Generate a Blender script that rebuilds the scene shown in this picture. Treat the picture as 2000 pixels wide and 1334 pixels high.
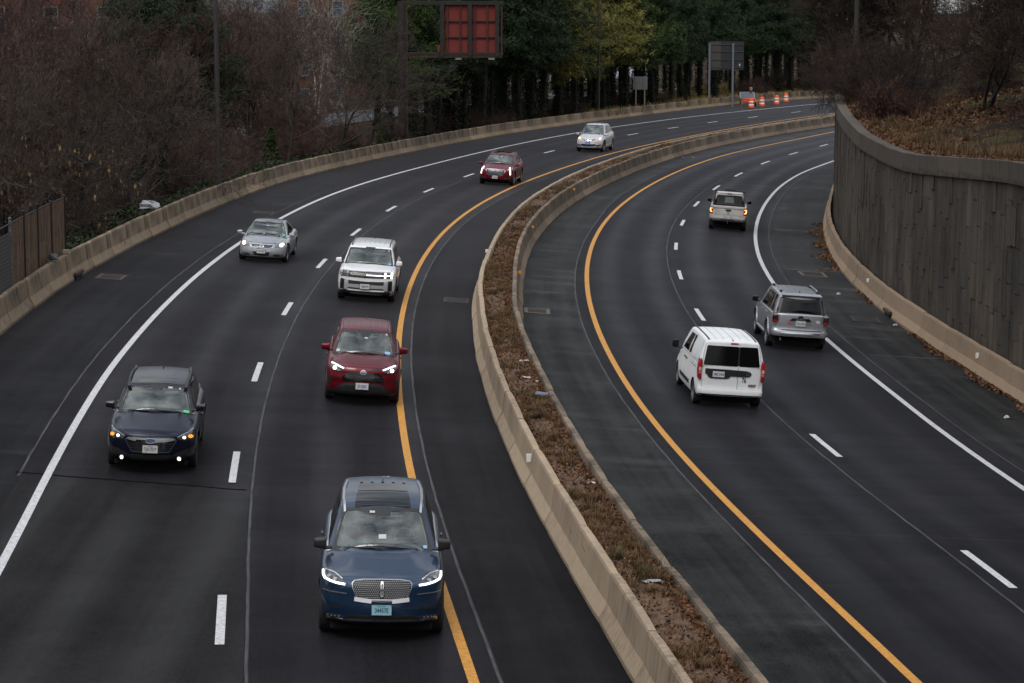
import bpy, bmesh, math, random
import numpy as np
from mathutils import Vector, Matrix, geometry
from mathutils.bvhtree import BVHTree
R = math.radians
for o in list(bpy.data.objects): bpy.data.objects.remove(o)
SC = bpy.context.scene
COL = SC.collection
# ---------------------------------------------------------------- camera
cam_d = bpy.data.cameras.new("camera"); cam = bpy.data.objects.new("camera", cam_d); COL.objects.link(cam)
cam.location = (0, 0, 10.084); cam.rotation_euler = (R(90 - 7.991), 0, 0)
cam_d.sensor_width = 36; cam_d.lens = 85.94; cam_d.clip_start = 0.5; cam_d.clip_end = 3000
SC.camera = cam
# ---------------------------------------------------------------- sky and light (overcast)
W = bpy.data.worlds.new("World"); SC.world = W; W.use_nodes = True
nt = W.node_tree; nt.nodes.clear()
o_ = nt.nodes.new('ShaderNodeOutputWorld'); bg = nt.nodes.new('ShaderNodeBackground')
sky = nt.nodes.new('ShaderNodeTexSky'); sky.sky_type = 'NISHITA'; sky.sun_disc = False
SUN_EL, SUN_AZ = 52, 200
sky.sun_elevation = R(SUN_EL); sky.sun_rotation = R(SUN_AZ); sky.dust_density = 4; sky.air_density = 1.2
tc = nt.nodes.new('ShaderNodeTexCoord'); mp = nt.nodes.new('ShaderNodeMapping'); mp.inputs['Scale'].default_value = (1, 1, 2.6)
n1 = nt.nodes.new('ShaderNodeTexNoise'); n1.inputs['Scale'].default_value = 2.9; n1.inputs['Detail'].default_value = 6; n1.inputs['Roughness'].default_value = .55
cr = nt.nodes.new('ShaderNodeValToRGB')
cr.color_ramp.elements[0].position = .38; cr.color_ramp.elements[0].color = (2.3, 2.6, 3.1, 1)
cr.color_ramp.elements[1].position = .62; cr.color_ramp.elements[1].color = (12.2, 12.2, 12.3, 1)
mx = nt.nodes.new('ShaderNodeMix'); mx.data_type = 'RGBA'; mx.inputs['Factor'].default_value = .82
L_ = nt.links.new
L_(tc.outputs['Generated'], mp.inputs[0]); L_(mp.outputs[0], n1.inputs['Vector']); L_(n1.outputs['Fac'], cr.inputs[0])
L_(sky.outputs[0], mx.inputs['A']); L_(cr.outputs[0], mx.inputs['B']); L_(mx.outputs['Result'], bg.inputs['Color'])
# an overcast sky is about three times brighter overhead than at the horizon
sp_ = nt.nodes.new('ShaderNodeSeparateXYZ'); L_(tc.outputs['Generated'], sp_.inputs[0]); gr_ = nt.nodes.new('ShaderNodeMapRange')
gr_.inputs[1].default_value = 0; gr_.inputs[2].default_value = 1; gr_.inputs[3].default_value = .40; gr_.inputs[4].default_value = 1.85; L_(sp_.outputs[2], gr_.inputs[0])
vm_ = nt.nodes.new('ShaderNodeVectorMath'); vm_.operation = 'SCALE'; L_(mx.outputs['Result'], vm_.inputs[0]); L_(gr_.outputs[0], vm_.inputs['Scale']); L_(vm_.outputs[0], bg.inputs['Color'])
bg.inputs['Strength'].default_value = .105
L_(bg.outputs[0], o_.inputs[0])
sun_d = bpy.data.lights.new("sun", 'SUN'); sun_d.energy = .7; sun_d.angle = R(25); sun_d.color = (1, .97, .93)
sun = bpy.data.objects.new("sun", sun_d); COL.objects.link(sun)
sun.rotation_euler = (R(90 - SUN_EL), 0, R(180 - SUN_AZ))
VS = SC.view_settings
VS.view_transform = 'Standard'; VS.look = 'None'; VS.gamma = 1; VS.use_curve_mapping = False; VS.exposure = 0.20
SC.render.engine = 'CYCLES'

# ---------------------------------------------------------------- material helpers
MATS = {}
def rgb(c): return (c[0], c[1], c[2], 1)
def mat(name, col=(.5, .5, .5), rough=.6, metal=0., coat=0., emit=None, es=0., spec=.5, noise=None, bump=0., bscale=20., alpha=1., coords='Object', trans=0., objrand=0.):
    """noise = (scale, low factor, high factor[, detail]) multiplies the base colour"""
    if name in MATS: return MATS[name]
    m = bpy.data.materials.new(name); MATS[name] = m; m.use_nodes = True
    t = m.node_tree; b = t.nodes['Principled BSDF']
    b.inputs['Base Color'].default_value = rgb(col); b.inputs['Roughness'].default_value = rough
    b.inputs['Metallic'].default_value = metal; b.inputs['Coat Weight'].default_value = coat
    b.inputs['Coat Roughness'].default_value = .03; b.inputs['Specular IOR Level'].default_value = spec
    if alpha < 1: b.inputs['Alpha'].default_value = alpha
    if trans: b.inputs['Transmission Weight'].default_value = trans
    if emit: b.inputs['Emission Color'].default_value = rgb(emit); b.inputs['Emission Strength'].default_value = es
    last = None
    if noise or bump or objrand:
        c = t.nodes.new('ShaderNodeTexCoord')
    if noise:
        n = t.nodes.new('ShaderNodeTexNoise'); n.inputs['Scale'].default_value = noise[0]
        n.inputs['Detail'].default_value = noise[3] if len(noise) > 3 else 6; n.inputs['Roughness'].default_value = .65
        r = t.nodes.new('ShaderNodeMapRange'); r.inputs['From Min'].default_value = .3; r.inputs['From Max'].default_value = .7
        r.inputs['To Min'].default_value = noise[1]; r.inputs['To Max'].default_value = noise[2]
        t.links.new(c.outputs[coords], n.inputs['Vector']); t.links.new(n.outputs['Fac'], r.inputs[0]); last = r.outputs[0]
    if objrand:
        oi = t.nodes.new('ShaderNodeObjectInfo'); r2 = t.nodes.new('ShaderNodeMapRange')
        r2.inputs['To Min'].default_value = 1 - objrand; r2.inputs['To Max'].default_value = 1 + objrand
        t.links.new(oi.outputs['Random'], r2.inputs[0])
        if last:
            mm = t.nodes.new('ShaderNodeMath'); mm.operation = 'MULTIPLY'; t.links.new(last, mm.inputs[0]); t.links.new(r2.outputs[0], mm.inputs[1]); last = mm.outputs[0]
        else: last = r2.outputs[0]
    if last:
        v = t.nodes.new('ShaderNodeVectorMath'); v.operation = 'SCALE'; v.inputs[0].default_value = col
        t.links.new(last, v.inputs['Scale']); t.links.new(v.outputs[0], b.inputs['Base Color'])
    if bump:
        n = t.nodes.new('ShaderNodeTexNoise'); n.inputs['Scale'].default_value = bscale; n.inputs['Detail'].default_value = 5
        bp = t.nodes.new('ShaderNodeBump'); bp.inputs['Strength'].default_value = bump; bp.inputs['Distance'].default_value = .02
        t.links.new(c.outputs[coords], n.inputs['Vector']); t.links.new(n.outputs['Fac'], bp.inputs['Height']); t.links.new(bp.outputs[0], b.inputs['Normal'])
    return m

# ---------------------------------------------------------------- object helpers
def newobj(name, verts, faces, m=None, parent=None, smooth=False, mi=None, uvs=None, tone=None):
    me = bpy.data.meshes.new(name)
    me.from_pydata([tuple(v) for v in verts], [], [tuple(f) for f in faces])
    if m is not None:
        for q in (m if isinstance(m, (list, tuple)) else [m]): me.materials.append(q)
    if mi is not None: me.polygons.foreach_set('material_index', mi)
    if smooth: me.polygons.foreach_set('use_smooth', [True] * len(me.polygons))
    if uvs is not None:                                   # uv per vertex
        ul = me.uv_layers.new(name='UVMap'); li = np.zeros(len(me.loops), dtype=np.int32); me.loops.foreach_get('vertex_index', li)
        ul.data.foreach_set('uv', np.asarray(uvs, dtype=np.float32)[li].ravel())
    if tone is not None:                                  # one value per vertex
        a = me.attributes.new('tone', 'FLOAT', 'POINT'); a.data.foreach_set('value', np.asarray(tone, dtype=np.float32))
    me.update()
    o = bpy.data.objects.new(name, me); COL.objects.link(o)
    if parent: o.parent = parent
    return o
def meta(o, label=None, cat=None, group=None, kind=None):
    if label: o['label'] = label
    if cat: o['category'] = cat
    if group: o['group'] = group
    if kind: o['kind'] = kind
    return o
def thing(name, label, cat, loc=(0, 0, 0), rz=0., group=None):
    o = bpy.data.objects.new(name, None); COL.objects.link(o); o.empty_display_size = .3
    o.location = loc; o.rotation_euler = (0, 0, rz)
    return meta(o, label, cat, group)
def copy_tree(o, parent=None, loc=None, rz=None, sc=None, label=None, group=None):
    c = o.copy(); COL.objects.link(c)
    if parent: c.parent = parent
    if loc is not None: c.location = loc
    if rz is not None: c.rotation_euler = (0, 0, rz)
    if sc is not None: c.scale = (sc, sc, sc) if not isinstance(sc, tuple) else sc
    if label: c['label'] = label
    if group: c['group'] = group
    for ch in list(o.children): copy_tree(ch, c)
    return c
class MB:
    """collects shapes into one mesh"""
    def __init__(s): s.v = []; s.f = []; s.mi = []; s.cur = 0
    def add(s, vs, fs, m=None):
        n = len(s.v); s.v += [tuple(v) for v in vs]; s.f += [tuple(i + n for i in f) for f in fs]; s.mi += [s.cur if m is None else m] * len(fs)
    def box(s, c, d, rz=0, m=None, M=None):
        x, y, z = d[0] / 2, d[1] / 2, d[2] / 2
        vs = [Vector((a * x, b * y, e * z)) for a in (-1, 1) for b in (-1, 1) for e in (-1, 1)]
        if M is None: M = Matrix.Rotation(rz, 3, 'Z')
        vs = [M @ v + Vector(c) for v in vs]
        s.add(vs, [(0, 1, 3, 2), (4, 6, 7, 5), (0, 4, 5, 1), (2, 3, 7, 6), (0, 2, 6, 4), (1, 5, 7, 3)], m)
    def tube(s, p, q, r0, r1=None, n=8, cap=True, m=None):
        r1 = r0 if r1 is None else r1; p = Vector(p); q = Vector(q); d = (q - p).normalized()
        a = d.orthogonal().normalized(); b = d.cross(a)
        vs = []
        for pt, r in ((p, r0), (q, r1)):
            for i in range(n):
                t = 2 * math.pi * i / n; vs.append(pt + a * math.cos(t) * r + b * math.sin(t) * r)
        fs = [(i, (i + 1) % n, n + (i + 1) % n, n + i) for i in range(n)]
        if cap: fs += [tuple(range(n - 1, -1, -1)), tuple(range(n, 2 * n))]
        s.add(vs, fs, m)
    def path(s, pts, r, n=6, m=None):
        for a, b in zip(pts, pts[1:]): s.tube(a, b, r, r, n, True, m)
    def lathe(s, prof, n=24, M=None, m=None, closed=False):
        vs = []; k = len(prof)
        for i in range(n):
            t = 2 * math.pi * i / n
            for (r, z) in prof: vs.append(Vector((r * math.cos(t), r * math.sin(t), z)))
        if M is not None: vs = [M @ v for v in vs]
        fs = []
        for i in range(n):
            for j in range(k if closed else k - 1):
                a = i * k + j; b = i * k + (j + 1) % k; c = ((i + 1) % n) * k + (j + 1) % k; d = ((i + 1) % n) * k + j
                fs.append((a, d, c, b))
        s.add(vs, fs, m)
    def build(s, name, m, parent=None, smooth=False, bevel=0, seg=2, autos=None):
        o = newobj(name, s.v, s.f, m, parent, smooth, s.mi)
        if bevel:
            bm = bmesh.new(); bm.from_mesh(o.data)
            es = [e for e in bm.edges if len(e.link_faces) == 2 and e.calc_face_angle(0) > R(30)]
            bmesh.ops.bevel(bm, geom=es, offset=bevel, segments=seg, affect='EDGES', clamp_overlap=True, profile=.5)
            bm.to_mesh(o.data); bm.free()
        if autos: sharp_by_angle(o.data, autos)
        return o
def sharp_by_angle(me, ang=35):
    me.polygons.foreach_set('use_smooth', [True] * len(me.polygons))
    bm = bmesh.new(); bm.from_mesh(me)
    for e in bm.edges: e.smooth = not (len(e.link_faces) == 2 and e.calc_face_angle(0) > R(ang))
    bm.to_mesh(me); bm.free()
def text_mesh(s, size, ext=.002, align='CENTER', wscale=1., bold=0.):
    cu = bpy.data.curves.new('lettering', 'FONT'); cu.body = s; cu.size = size; cu.extrude = ext; cu.offset = bold
    cu.align_x = align; cu.align_y = 'CENTER'; cu.resolution_u = 3
    o = bpy.data.objects.new('lettering', cu); COL.objects.link(o)
    bpy.context.view_layer.update()
    me = bpy.data.meshes.new_from_object(o.evaluated_get(bpy.context.evaluated_depsgraph_get()))
    vs = [(v.co.x * wscale, v.co.y, v.co.z) for v in me.vertices]; fs = [tuple(p.vertices) for p in me.polygons]
    bpy.data.objects.remove(o); bpy.data.curves.remove(cu); bpy.data.meshes.remove(me)
    return vs, fs
# lines of the motorway, fitted to image pixels, in metres: (y, x) pairs
LINES = {
    'wL': [(41.6, -8.92), (51.6, -9.7), (61.6, -10.28), (71.5, -10.63), (81.5, -10.75), (91.5, -10.61), (101.4, -10.2), (111.4, -9.53), (121.4, -8.58), (131.4, -7.35), (141.3, -5.84), (151.3, -4.06), (161.3, -1.98), (171.2, 0.38), (181.2, 3.03), (191.2, 5.97), (201.1, 9.2), (211.1, 12.72), (221.1, 16.51), (231.0, 20.55), (241.0, 24.82), (251.0, 29.27), (260.9, 33.85)],
    'yL': [(35.2, -0.56), (44.9, -1.62), (54.5, -2.45), (64.1, -3.05), (73.8, -3.42), (83.4, -3.55), (93.0, -3.42), (102.7, -3.02), (112.3, -2.32), (121.9, -1.32), (131.6, -0.01), (141.2, 1.63), (150.8, 3.59), (160.5, 5.85), (170.1, 8.41), (179.8, 11.22), (189.4, 14.24)],
    'sL': [(35.3, -0.16), (44.3, -1.16), (53.4, -1.98), (62.4, -2.59), (71.5, -2.99), (80.5, -3.15), (89.5, -3.08), (98.6, -2.77), (107.6, -2.22), (116.7, -1.43), (125.7, -0.39)],
    'dL': [(37.0, -4.55), (46.5, -5.53), (56.0, -6.27), (65.6, -6.77), (75.1, -7.03), (84.6, -7.05), (94.2, -6.84), (103.7, -6.38), (113.2, -5.67), (122.8, -4.71), (132.3, -3.48), (141.8, -1.99), (151.4, -0.22), (160.9, 1.84), (170.4, 4.18), (180.0, 6.81), (189.5, 9.72), (199.0, 12.9), (208.6, 16.35), (218.1, 20.02), (227.6, 23.89), (237.2, 27.91)],
    'dR': [(42.3, 8.89), (52.2, 7.91), (62.1, 7.07), (72.0, 6.5), (81.9, 6.27), (91.8, 6.37), (101.7, 6.81), (111.6, 7.59), (121.5, 8.71), (131.4, 10.19), (141.2, 12.05), (151.1, 14.32), (161.0, 16.99), (170.9, 19.99), (180.8, 23.16)],
    'mbase': [(35.5, 1.8), (44.7, 0.76), (53.8, -0.12), (63.0, -0.79), (72.2, -1.2), (81.4, -1.35), (89.4, -1.14), (98.9, -0.74), (108.4, -0.08), (117.9, 0.88), (127.3, 2.14), (136.8, 3.72), (146.3, 5.65), (155.8, 7.93), (165.2, 10.56), (174.7, 13.53), (184.2, 16.8), (193.7, 20.28), (203.2, 23.87), (212.6, 27.39)],
    'rbase': [(32.7, 3.77), (42.1, 2.56), (51.5, 1.66), (61.0, 0.99), (70.4, 0.45), (76, 0.33), (81.5, 0.37), (91.2, 0.47), (100.8, 0.9), (110.5, 1.66), (120.1, 2.73), (129.8, 4.13), (139.4, 5.85), (149.0, 7.89), (158.7, 10.24), (168.3, 12.92), (178.0, 15.9), (187.6, 19.19), (197.3, 22.79), (206.9, 26.69)],
    'yR': [(35.9, 6.12), (45.5, 4.85), (55.1, 3.81), (64.6, 3.08), (74.2, 2.69), (83.8, 2.62), (93.4, 2.85), (103.0, 3.37), (112.6, 4.16), (122.2, 5.24), (131.7, 6.63), (141.3, 8.36), (150.9, 10.47), (160.5, 12.98), (170.1, 15.88), (179.7, 19.1), (189.3, 22.49), (198.8, 25.79)],
    'sR': [(35.8, 5.64), (45.6, 4.41), (55.5, 3.38), (65.3, 2.63), (75.1, 2.23), (84.9, 2.18), (94.7, 2.48), (104.5, 3.08), (114.3, 3.96), (124.1, 5.05), (133.9, 6.32)],
    'wR': [(52.8, 11.25), (62.6, 10.75), (72.5, 10.21), (82.3, 9.89), (92.2, 9.93), (102.0, 10.35), (111.8, 11.14), (121.7, 12.25), (131.5, 13.67), (141.4, 15.45), (151.2, 17.77), (161.1, 20.93)],
    'bR': [(65.8, 13.99), (74.6, 13.46), (83.4, 13.11), (92.1, 13.11), (100.9, 13.46), (109.7, 14.15), (118.5, 15.11), (127.2, 16.28), (136.0, 17.68)],
    'bL': [(66.0, -13.93), (75.9, -14.27), (85.8, -14.15), (95.7, -13.76), (105.6, -13.21), (115.6, -12.49), (125.5, -11.59), (135.4, -10.44), (145.3, -8.99), (155.2, -7.21), (165.1, -5.06), (175.0, -2.56), (185.0, 0.26), (194.9, 3.35), (204.8, 6.63), (214.7, 10.04), (224.6, 13.54), (234.5, 17.12), (244.4, 20.86), (254.4, 24.93), (264.3, 29.67), (274.2, 35.59)],
}
# ================================================================ the motorway
def bank(y):                        # the carriageways are banked down to the right, more so in the bend
    f = np.clip((np.asarray(y, float) - 38) / 26, 0, 1); g = np.clip((np.asarray(y, float) - 112) / 56, 0, 1)
    return .0274 + .0426 * f * f * (3 - 2 * f) * (1 - g * g * (3 - 2 * g))
def gz(x, y): return -bank(y) * x
class Line:
    """a smooth plan curve x(y), sampled densely; P(s) gives the point, N(s) its right-hand normal"""
    def __init__(s, pts, y0=-30., y1=330., curv=0.0):
        ys = np.array([p[0] for p in pts], float); xs = np.array([p[1] for p in pts], float)
        Y = np.arange(y0, y1, 1.0); X = np.interp(Y, ys, xs)
        sl0 = (xs[1] - xs[0]) / (ys[1] - ys[0]); sl1 = (xs[-1] - xs[-2]) / (ys[-1] - ys[-2])
        a = Y < ys[0]; X[a] = xs[0] + sl0 * (Y[a] - ys[0])
        a = Y > ys[-1]; d = Y[a] - ys[-1]; X[a] = xs[-1] + sl1 * d + curv * d * d
        k = np.ones(9) / 9; Xp = np.pad(X, 4, mode='reflect', reflect_type='odd'); X = np.convolve(Xp, k, 'valid')
        s.Y = Y; s.X = X; s.prep()
    def prep(s):
        s.S = np.concatenate([[0], np.cumsum(np.hypot(np.diff(s.X), np.diff(s.Y)))])
    def x(s, y): return float(np.interp(y, s.Y, s.X))
    def sy(s, y): return float(np.interp(y, s.Y, s.S))
    def P(s, d, off=0., h=0.):
        x = np.interp(d, s.S, s.X); y = np.interp(d, s.S, s.Y)
        x2 = np.interp(d + .5, s.S, s.X); y2 = np.interp(d + .5, s.S, s.Y); x1 = np.interp(d - .5, s.S, s.X); y1 = np.interp(d - .5, s.S, s.Y)
        t = Vector((x2 - x1, y2 - y1)).normalized(); px = x + t.y * off; py = y - t.x * off
        return Vector((px, py, float(gz(px, py)) + h))
    def ang(s, d):
        a = s.P(d - .6); b = s.P(d + .6); return math.atan2(b.y - a.y, b.x - a.x)
    def shifted(s, off, y0=None):
        l = Line.__new__(Line); pts = [s.P(d, off) for d in s.S]
        l.X = np.array([p.x for p in pts]); l.Y = np.array([p.y for p in pts]); l.prep(); return l
LN = {}
for k, v in LINES.items():
    LN[k] = Line(v, curv={'bL': .0015, 'wL': .0015, 'dL': .0015, 'dR': .001, 'bR': .0028, 'wR': .0022}.get(k, .001))
def merge(a, b, off, ysw):
    m = b.shifted(off); l = Line.__new__(Line); l.Y = a.Y.copy(); xb = np.interp(l.Y, m.Y, m.X)
    w = np.clip((l.Y - ysw + 15) / 15, 0, 1); l.X = a.X * (1 - w) + xb * w; l.prep(); return l
LN['sL'] = merge(LN['sL'], LN['yL'], .62, 126); LN['sR'] = merge(LN['sR'], LN['yR'], -.62, 131)

def node(t, kind, **kw):
    n = t.nodes.new(kind)
    for k, v in kw.items(): setattr(n, k, v)
    return n
def asphalt(name, base, light, rough, streak, lanes=None, polish=0.15, grain=.35, cross=0.):
    """uv: u metres across, v metres along"""
    m = bpy.data.materials.new(name); m.use_nodes = True; t = m.node_tree; b = t.nodes['Principled BSDF']; L = t.links.new
    uv = node(t, 'ShaderNodeUVMap'); ob = node(t, 'ShaderNodeTexCoord')
    def noise(vec, scale, det=4, mapsc=None, rg=.6):
        if mapsc:
            mp = node(t, 'ShaderNodeMapping'); mp.inputs['Scale'].default_value = mapsc; L(vec, mp.inputs[0]); vec = mp.outputs[0]
        n = node(t, 'ShaderNodeTexNoise'); n.inputs['Scale'].default_value = scale; n.inputs['Detail'].default_value = det; n.inputs['Roughness'].default_value = rg
        L(vec, n.inputs['Vector']); return n.outputs['Fac']
    def math_(op, a, c, c2=None):
        n = node(t, 'ShaderNodeMath', operation=op)
        for i, q in enumerate((a, c, c2)):
            if q is None: continue
            if isinstance(q, (int, float)): n.inputs[i].default_value = q
            else: L(q, n.inputs[i])
        return n.outputs[0]
    def rng(v, a, c, d, e, cl=True):
        n = node(t, 'ShaderNodeMapRange'); n.clamp = cl
        for i, q in enumerate((a, c, d, e)): n.inputs[i + 1].default_value = q
        L(v, n.inputs[0]); return n.outputs[0]
    fine = noise(ob.outputs['Object'], 55, 3, None, .8); mid = noise(ob.outputs['Object'], .28, 8, None, .7)
    st = noise(uv.outputs[0], 1., 6, (2.2, .035, 1)); st2 = noise(uv.outputs[0], 1., 4, (9, .12, 1))
    f = math_('ADD', rng(fine, .3, .7, -grain, grain, False), rng(mid, .3, .7, -streak, streak)); f = math_('ADD', f, rng(noise(ob.outputs['Object'], 24, 3, None, .95), .3, .7, -grain * 1.7, grain * 1.7, False))
    f = math_('ADD', f, rng(st, .3, .7, -streak, streak)); f = math_('ADD', f, rng(st2, .3, .7, -streak * .35, streak * .35))
    if cross:
        cs = noise(uv.outputs[0], 1., 7, (.16, .55, 1), .72); f = math_('ADD', f, rng(cs, .50, .72, 0, cross))
    sx = node(t, 'ShaderNodeSeparateXYZ'); L(uv.outputs[0], sx.inputs[0])
    if lanes:                                             # the tyres polish two tracks in every lane
        off, wd = lanes
        u = math_('DIVIDE', math_('SUBTRACT', sx.outputs[0], off), wd); fr = math_('FRACT', u, 0); d = math_('ABSOLUTE', math_('SUBTRACT', fr, .5), 0)
        tr = rng(math_('ABSOLUTE', math_('SUBTRACT', d, .25), 0), .03, .17, 1, 0)
        f = math_('ADD', f, math_('MULTIPLY', tr, .26))
    mixc = node(t, 'ShaderNodeMix', data_type='RGBA'); mixc.inputs['A'].default_value = rgb(base); mixc.inputs['B'].default_value = rgb(light)
    L(rng(f, -.6, .8, 0, 1), mixc.inputs['Factor'])
    if cross:                                             # pale dust swept across the shoulder
        m3 = node(t, 'ShaderNodeMix', data_type='RGBA'); L(mixc.outputs['Result'], m3.inputs['A']); m3.inputs['B'].default_value = (.075, .076, .078, 1)
        L(math_('MULTIPLY', rng(cs, .56, .74, 0, cross), rng(noise(ob.outputs['Object'], .11, 3), .45, .62, 0, 1)), m3.inputs['Factor']); L(m3.outputs['Result'], b.inputs['Base Color'])
    else: L(mixc.outputs['Result'], b.inputs['Base Color'])
    rr = rng(mid, .3, .7, rough + .05, rough - .05)
    if lanes: rr = math_('SUBTRACT', rr, math_('MULTIPLY', tr, polish))
    L(rr, b.inputs['Roughness'])
    bp = node(t, 'ShaderNodeBump'); bp.inputs['Strength'].default_value = .35; bp.inputs['Distance'].default_value = .006
    L(noise(ob.outputs['Object'], 70, 3, None, .8), bp.inputs['Height']); L(bp.outputs[0], b.inputs['Normal'])
    b.inputs['Specular IOR Level'].default_value = .02; b.inputs['Sheen Weight'].default_value = .52; b.inputs['Sheen Roughness'].default_value = .16; b.inputs['Sheen Tint'].default_value = (.80, .86, 1, 1)
    return m
def strip(name, la, oa, lb, ob_, h, m, y0=-28., y1=326., n=1, step=2., uoff=0.):
    """sheet between two lines, cut along rows of equal y"""
    A = la.shifted(oa) if oa else la; B = lb.shifted(ob_) if ob_ else lb
    ys = np.arange(y0, y1 + .01, step); vs = []; uv = []
    for y in ys:
        xa, xb = A.x(y), B.x(y)
        for i in range(n + 1):
            x = xa + (xb - xa) * i / n; vs.append((x, y, gz(x, y) + h)); uv.append((x - xa + uoff, A.sy(y)))
    k = n + 1
    fs = [(j * k + i, j * k + i + 1, (j + 1) * k + i + 1, (j + 1) * k + i) for j in range(len(ys) - 1) for i in range(n)]
    o = newobj(name, vs, fs, m, None, False, None, uv); meta(o, kind='structure'); return o
def band(name, l, off, w, h, m, d0, d1, step=1.0, jit=0.):
    vs = []; uv = []; rnd = random.Random(5)
    n = max(1, int((d1 - d0) / step))
    for i in range(n + 1):
        d = d0 + (d1 - d0) * i / n; j = rnd.uniform(-jit, jit)
        vs += [l.P(d, off - w / 2 + j, h), l.P(d, off + w / 2 + j * .6 + rnd.uniform(-jit, jit) * .5, h)]; uv += [(0, d), (w, d)]
    return vs, [(2 * i, 2 * i + 1, 2 * i + 3, 2 * i + 2) for i in range(n)], uv

A_NEW = asphalt('asphalt_lanes', (.0052, .0048, .0058), (.0215, .0200, .0235), .56, .26, (.0, 3.6))
A_NEWR = asphalt('asphalt_lanes_right', (.0048, .0046, .0057), (.0200, .0195, .0235), .56, .26, (.3, 3.6))
A_SHL = asphalt('asphalt_shoulder', (.0035, .0034, .0042), (.0175, .0170, .0195), .54, .36, cross=.3)
A_SHI = asphalt('asphalt_inner', (.0040, .0038, .0044), (.0180, .0172, .0192), .60, .34, cross=.12)
A_OLD = asphalt('asphalt_old', (.0030, .0036, .0034), (.0300, .0318, .0308), .50, .52, cross=.95, grain=.5)
A_PAT = asphalt('asphalt_patch', (.0046, .0044, .0049), (.0230, .0222, .0230), .54, .3, (.0, 3.6), grain=.55)

strip('road_base', LN['bL'], -1.0, LN['bR'], 1.5, -.012, A_SHL, n=2)
strip('road_shoulder', LN['bL'], -.2, LN['wL'], -.55, 0, A_SHL)
strip('road_lanes', LN['wL'], -.55, LN['sL'], 0, 0, A_NEW)
strip('road_inner_edge', LN['sL'], 0, LN['mbase'], .2, 0, A_SHI)
strip('road_inner_edge_right', LN['rbase'], -.2, LN['sR'], 0, 0, A_OLD)
strip('road_lanes_right', LN['sR'], 0, LN['wR'], .62, 0, A_NEWR)
strip('road_shoulder_right', LN['wR'], .62, LN['bR'], .2, 0, A_OLD)
# the newer patch that begins under the first car
ys_ = list(np.arange(-28, 48, 1.5)) + [48.6]; vs = []; uv = []
for q in ys_:
    xa = LN['wL'].x(q) - .55; xb = LN['dL'].x(q) + .38
    for i in range(4): x = xa + (xb - xa) * i / 3; y_ = q + (.7 * (1 - i / 3) if q > 48 else 0); vs.append((x, y_, gz(x, y_) + .004)); uv.append((x + 10, y_))
o = newobj('road_patch', vs, [(j * 4 + i, j * 4 + i + 1, (j + 1) * 4 + i + 1, (j + 1) * 4 + i) for j in range(len(ys_) - 1) for i in range(3)], A_PAT, None, False, None, uv); meta(o, kind='structure')
# paint
def paint(name, col):
    m = mat(name, col, .62, noise=(14, .50, 1.12, 14)); return m
M_WHITE = paint('line_white', (.60, .60, .61)); M_YEL = paint('line_yellow', (.60, .27, .030))
M_SEAM = mat('seam_dust', (.038, .038, .042), .8, noise=(.9, .25, 1.7, 9)); M_DUST = mat('dust_pale', (.060, .061, .064), .8, noise=(1.2, .3, 1.5, 9)); M_CRACK = mat('seam_dark', (.010, .010, .011), .8)
M_TAR = mat('seam_tar', (.003, .003, .0035), .95, spec=.05)
def mark(name, l, off, w, d0, d1, m, h=.008, jit=0., step=1.):
    vs, fs, uv = band(name, l, off, w, h, m, d0, d1, step, jit); o = newobj(name, vs, fs, m, None, False, None, uv); meta(o, kind='structure'); return o
for k, m in (('wL', M_WHITE), ('yL', M_YEL), ('yR', M_YEL), ('wR', M_WHITE)):
    l = LN[k]; mark('lane_line', l, 0, .165, l.sy(-25), l.sy(300), m)
for k, ys in (('dL', [12.5, 24.8, 37.0, 49.2, 61.3, 74.1, 87.3, 99.7, 111.9, 124.4, 137.3, 149.8, 162.0, 174.2, 186.5, 198.1, 209.5, 221.2, 234.3, 246, 258]),
              ('dR', [18, 30.2, 42.3, 55.8, 67.9, 79.9, 91.9, 103.3, 115.2, 126.4, 137.3, 147.2, 157.5, 167.6, 178.6, 190])):
    l = LN[k]
    for y in ys:
        mark('lane_dash', l, 0, .15, l.sy(y), l.sy(y) + 3.15, M_WHITE, .008, 0, 1.05)
for l, off, y0, y1 in ((LN['sL'], 0, -20, 190), (LN['dL'], .42, -20, 190), (LN['wL'], -.58, 49, 200), (LN['sR'], 0, -20, 170), (LN['dR'], -.38, -20, 170), (LN['wR'], .62, -10, 160)):
    mark('seam', l, off, .045, l.sy(y0), l.sy(y1), M_SEAM, .006, .010, .7); mark('seam', l, off + .03, .010, l.sy(y0), l.sy(y1), M_CRACK, .010, .012, .7)
def cross(y, xa, xb, sl, m, w=.03, nseg=14, jit=.03):
    rnd = random.Random(int(y * 10)); vs = []
    for i in range(nseg + 1):
        x = xa + (xb - xa) * i / nseg; yy = y + sl * (x - xa) + rnd.uniform(-jit, jit); vs += [(x, yy - w / 2, gz(x, yy) + .0065), (x, yy + w / 2, gz(x, yy) + .0065)]
    o = newobj('seam', vs, [(2 * i, 2 * i + 1, 2 * i + 3, 2 * i + 2) for i in range(nseg)], m); meta(o, kind='structure')
cross(49.3, LN['wL'].x(49) - .7, LN['dL'].x(49) + .35, -.16, M_TAR, .10)
for y, m in ((53.8, M_SEAM), (51.2, M_SEAM), (46.6, M_SEAM), (77.2, M_SEAM), (91.5, M_SEAM), (70., M_SEAM), (103, M_SEAM)):
    cross(y, LN['yR'].x(y) + .15, LN['wR'].x(y) - .2, -.015, m, .014, 18, .008)
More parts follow.
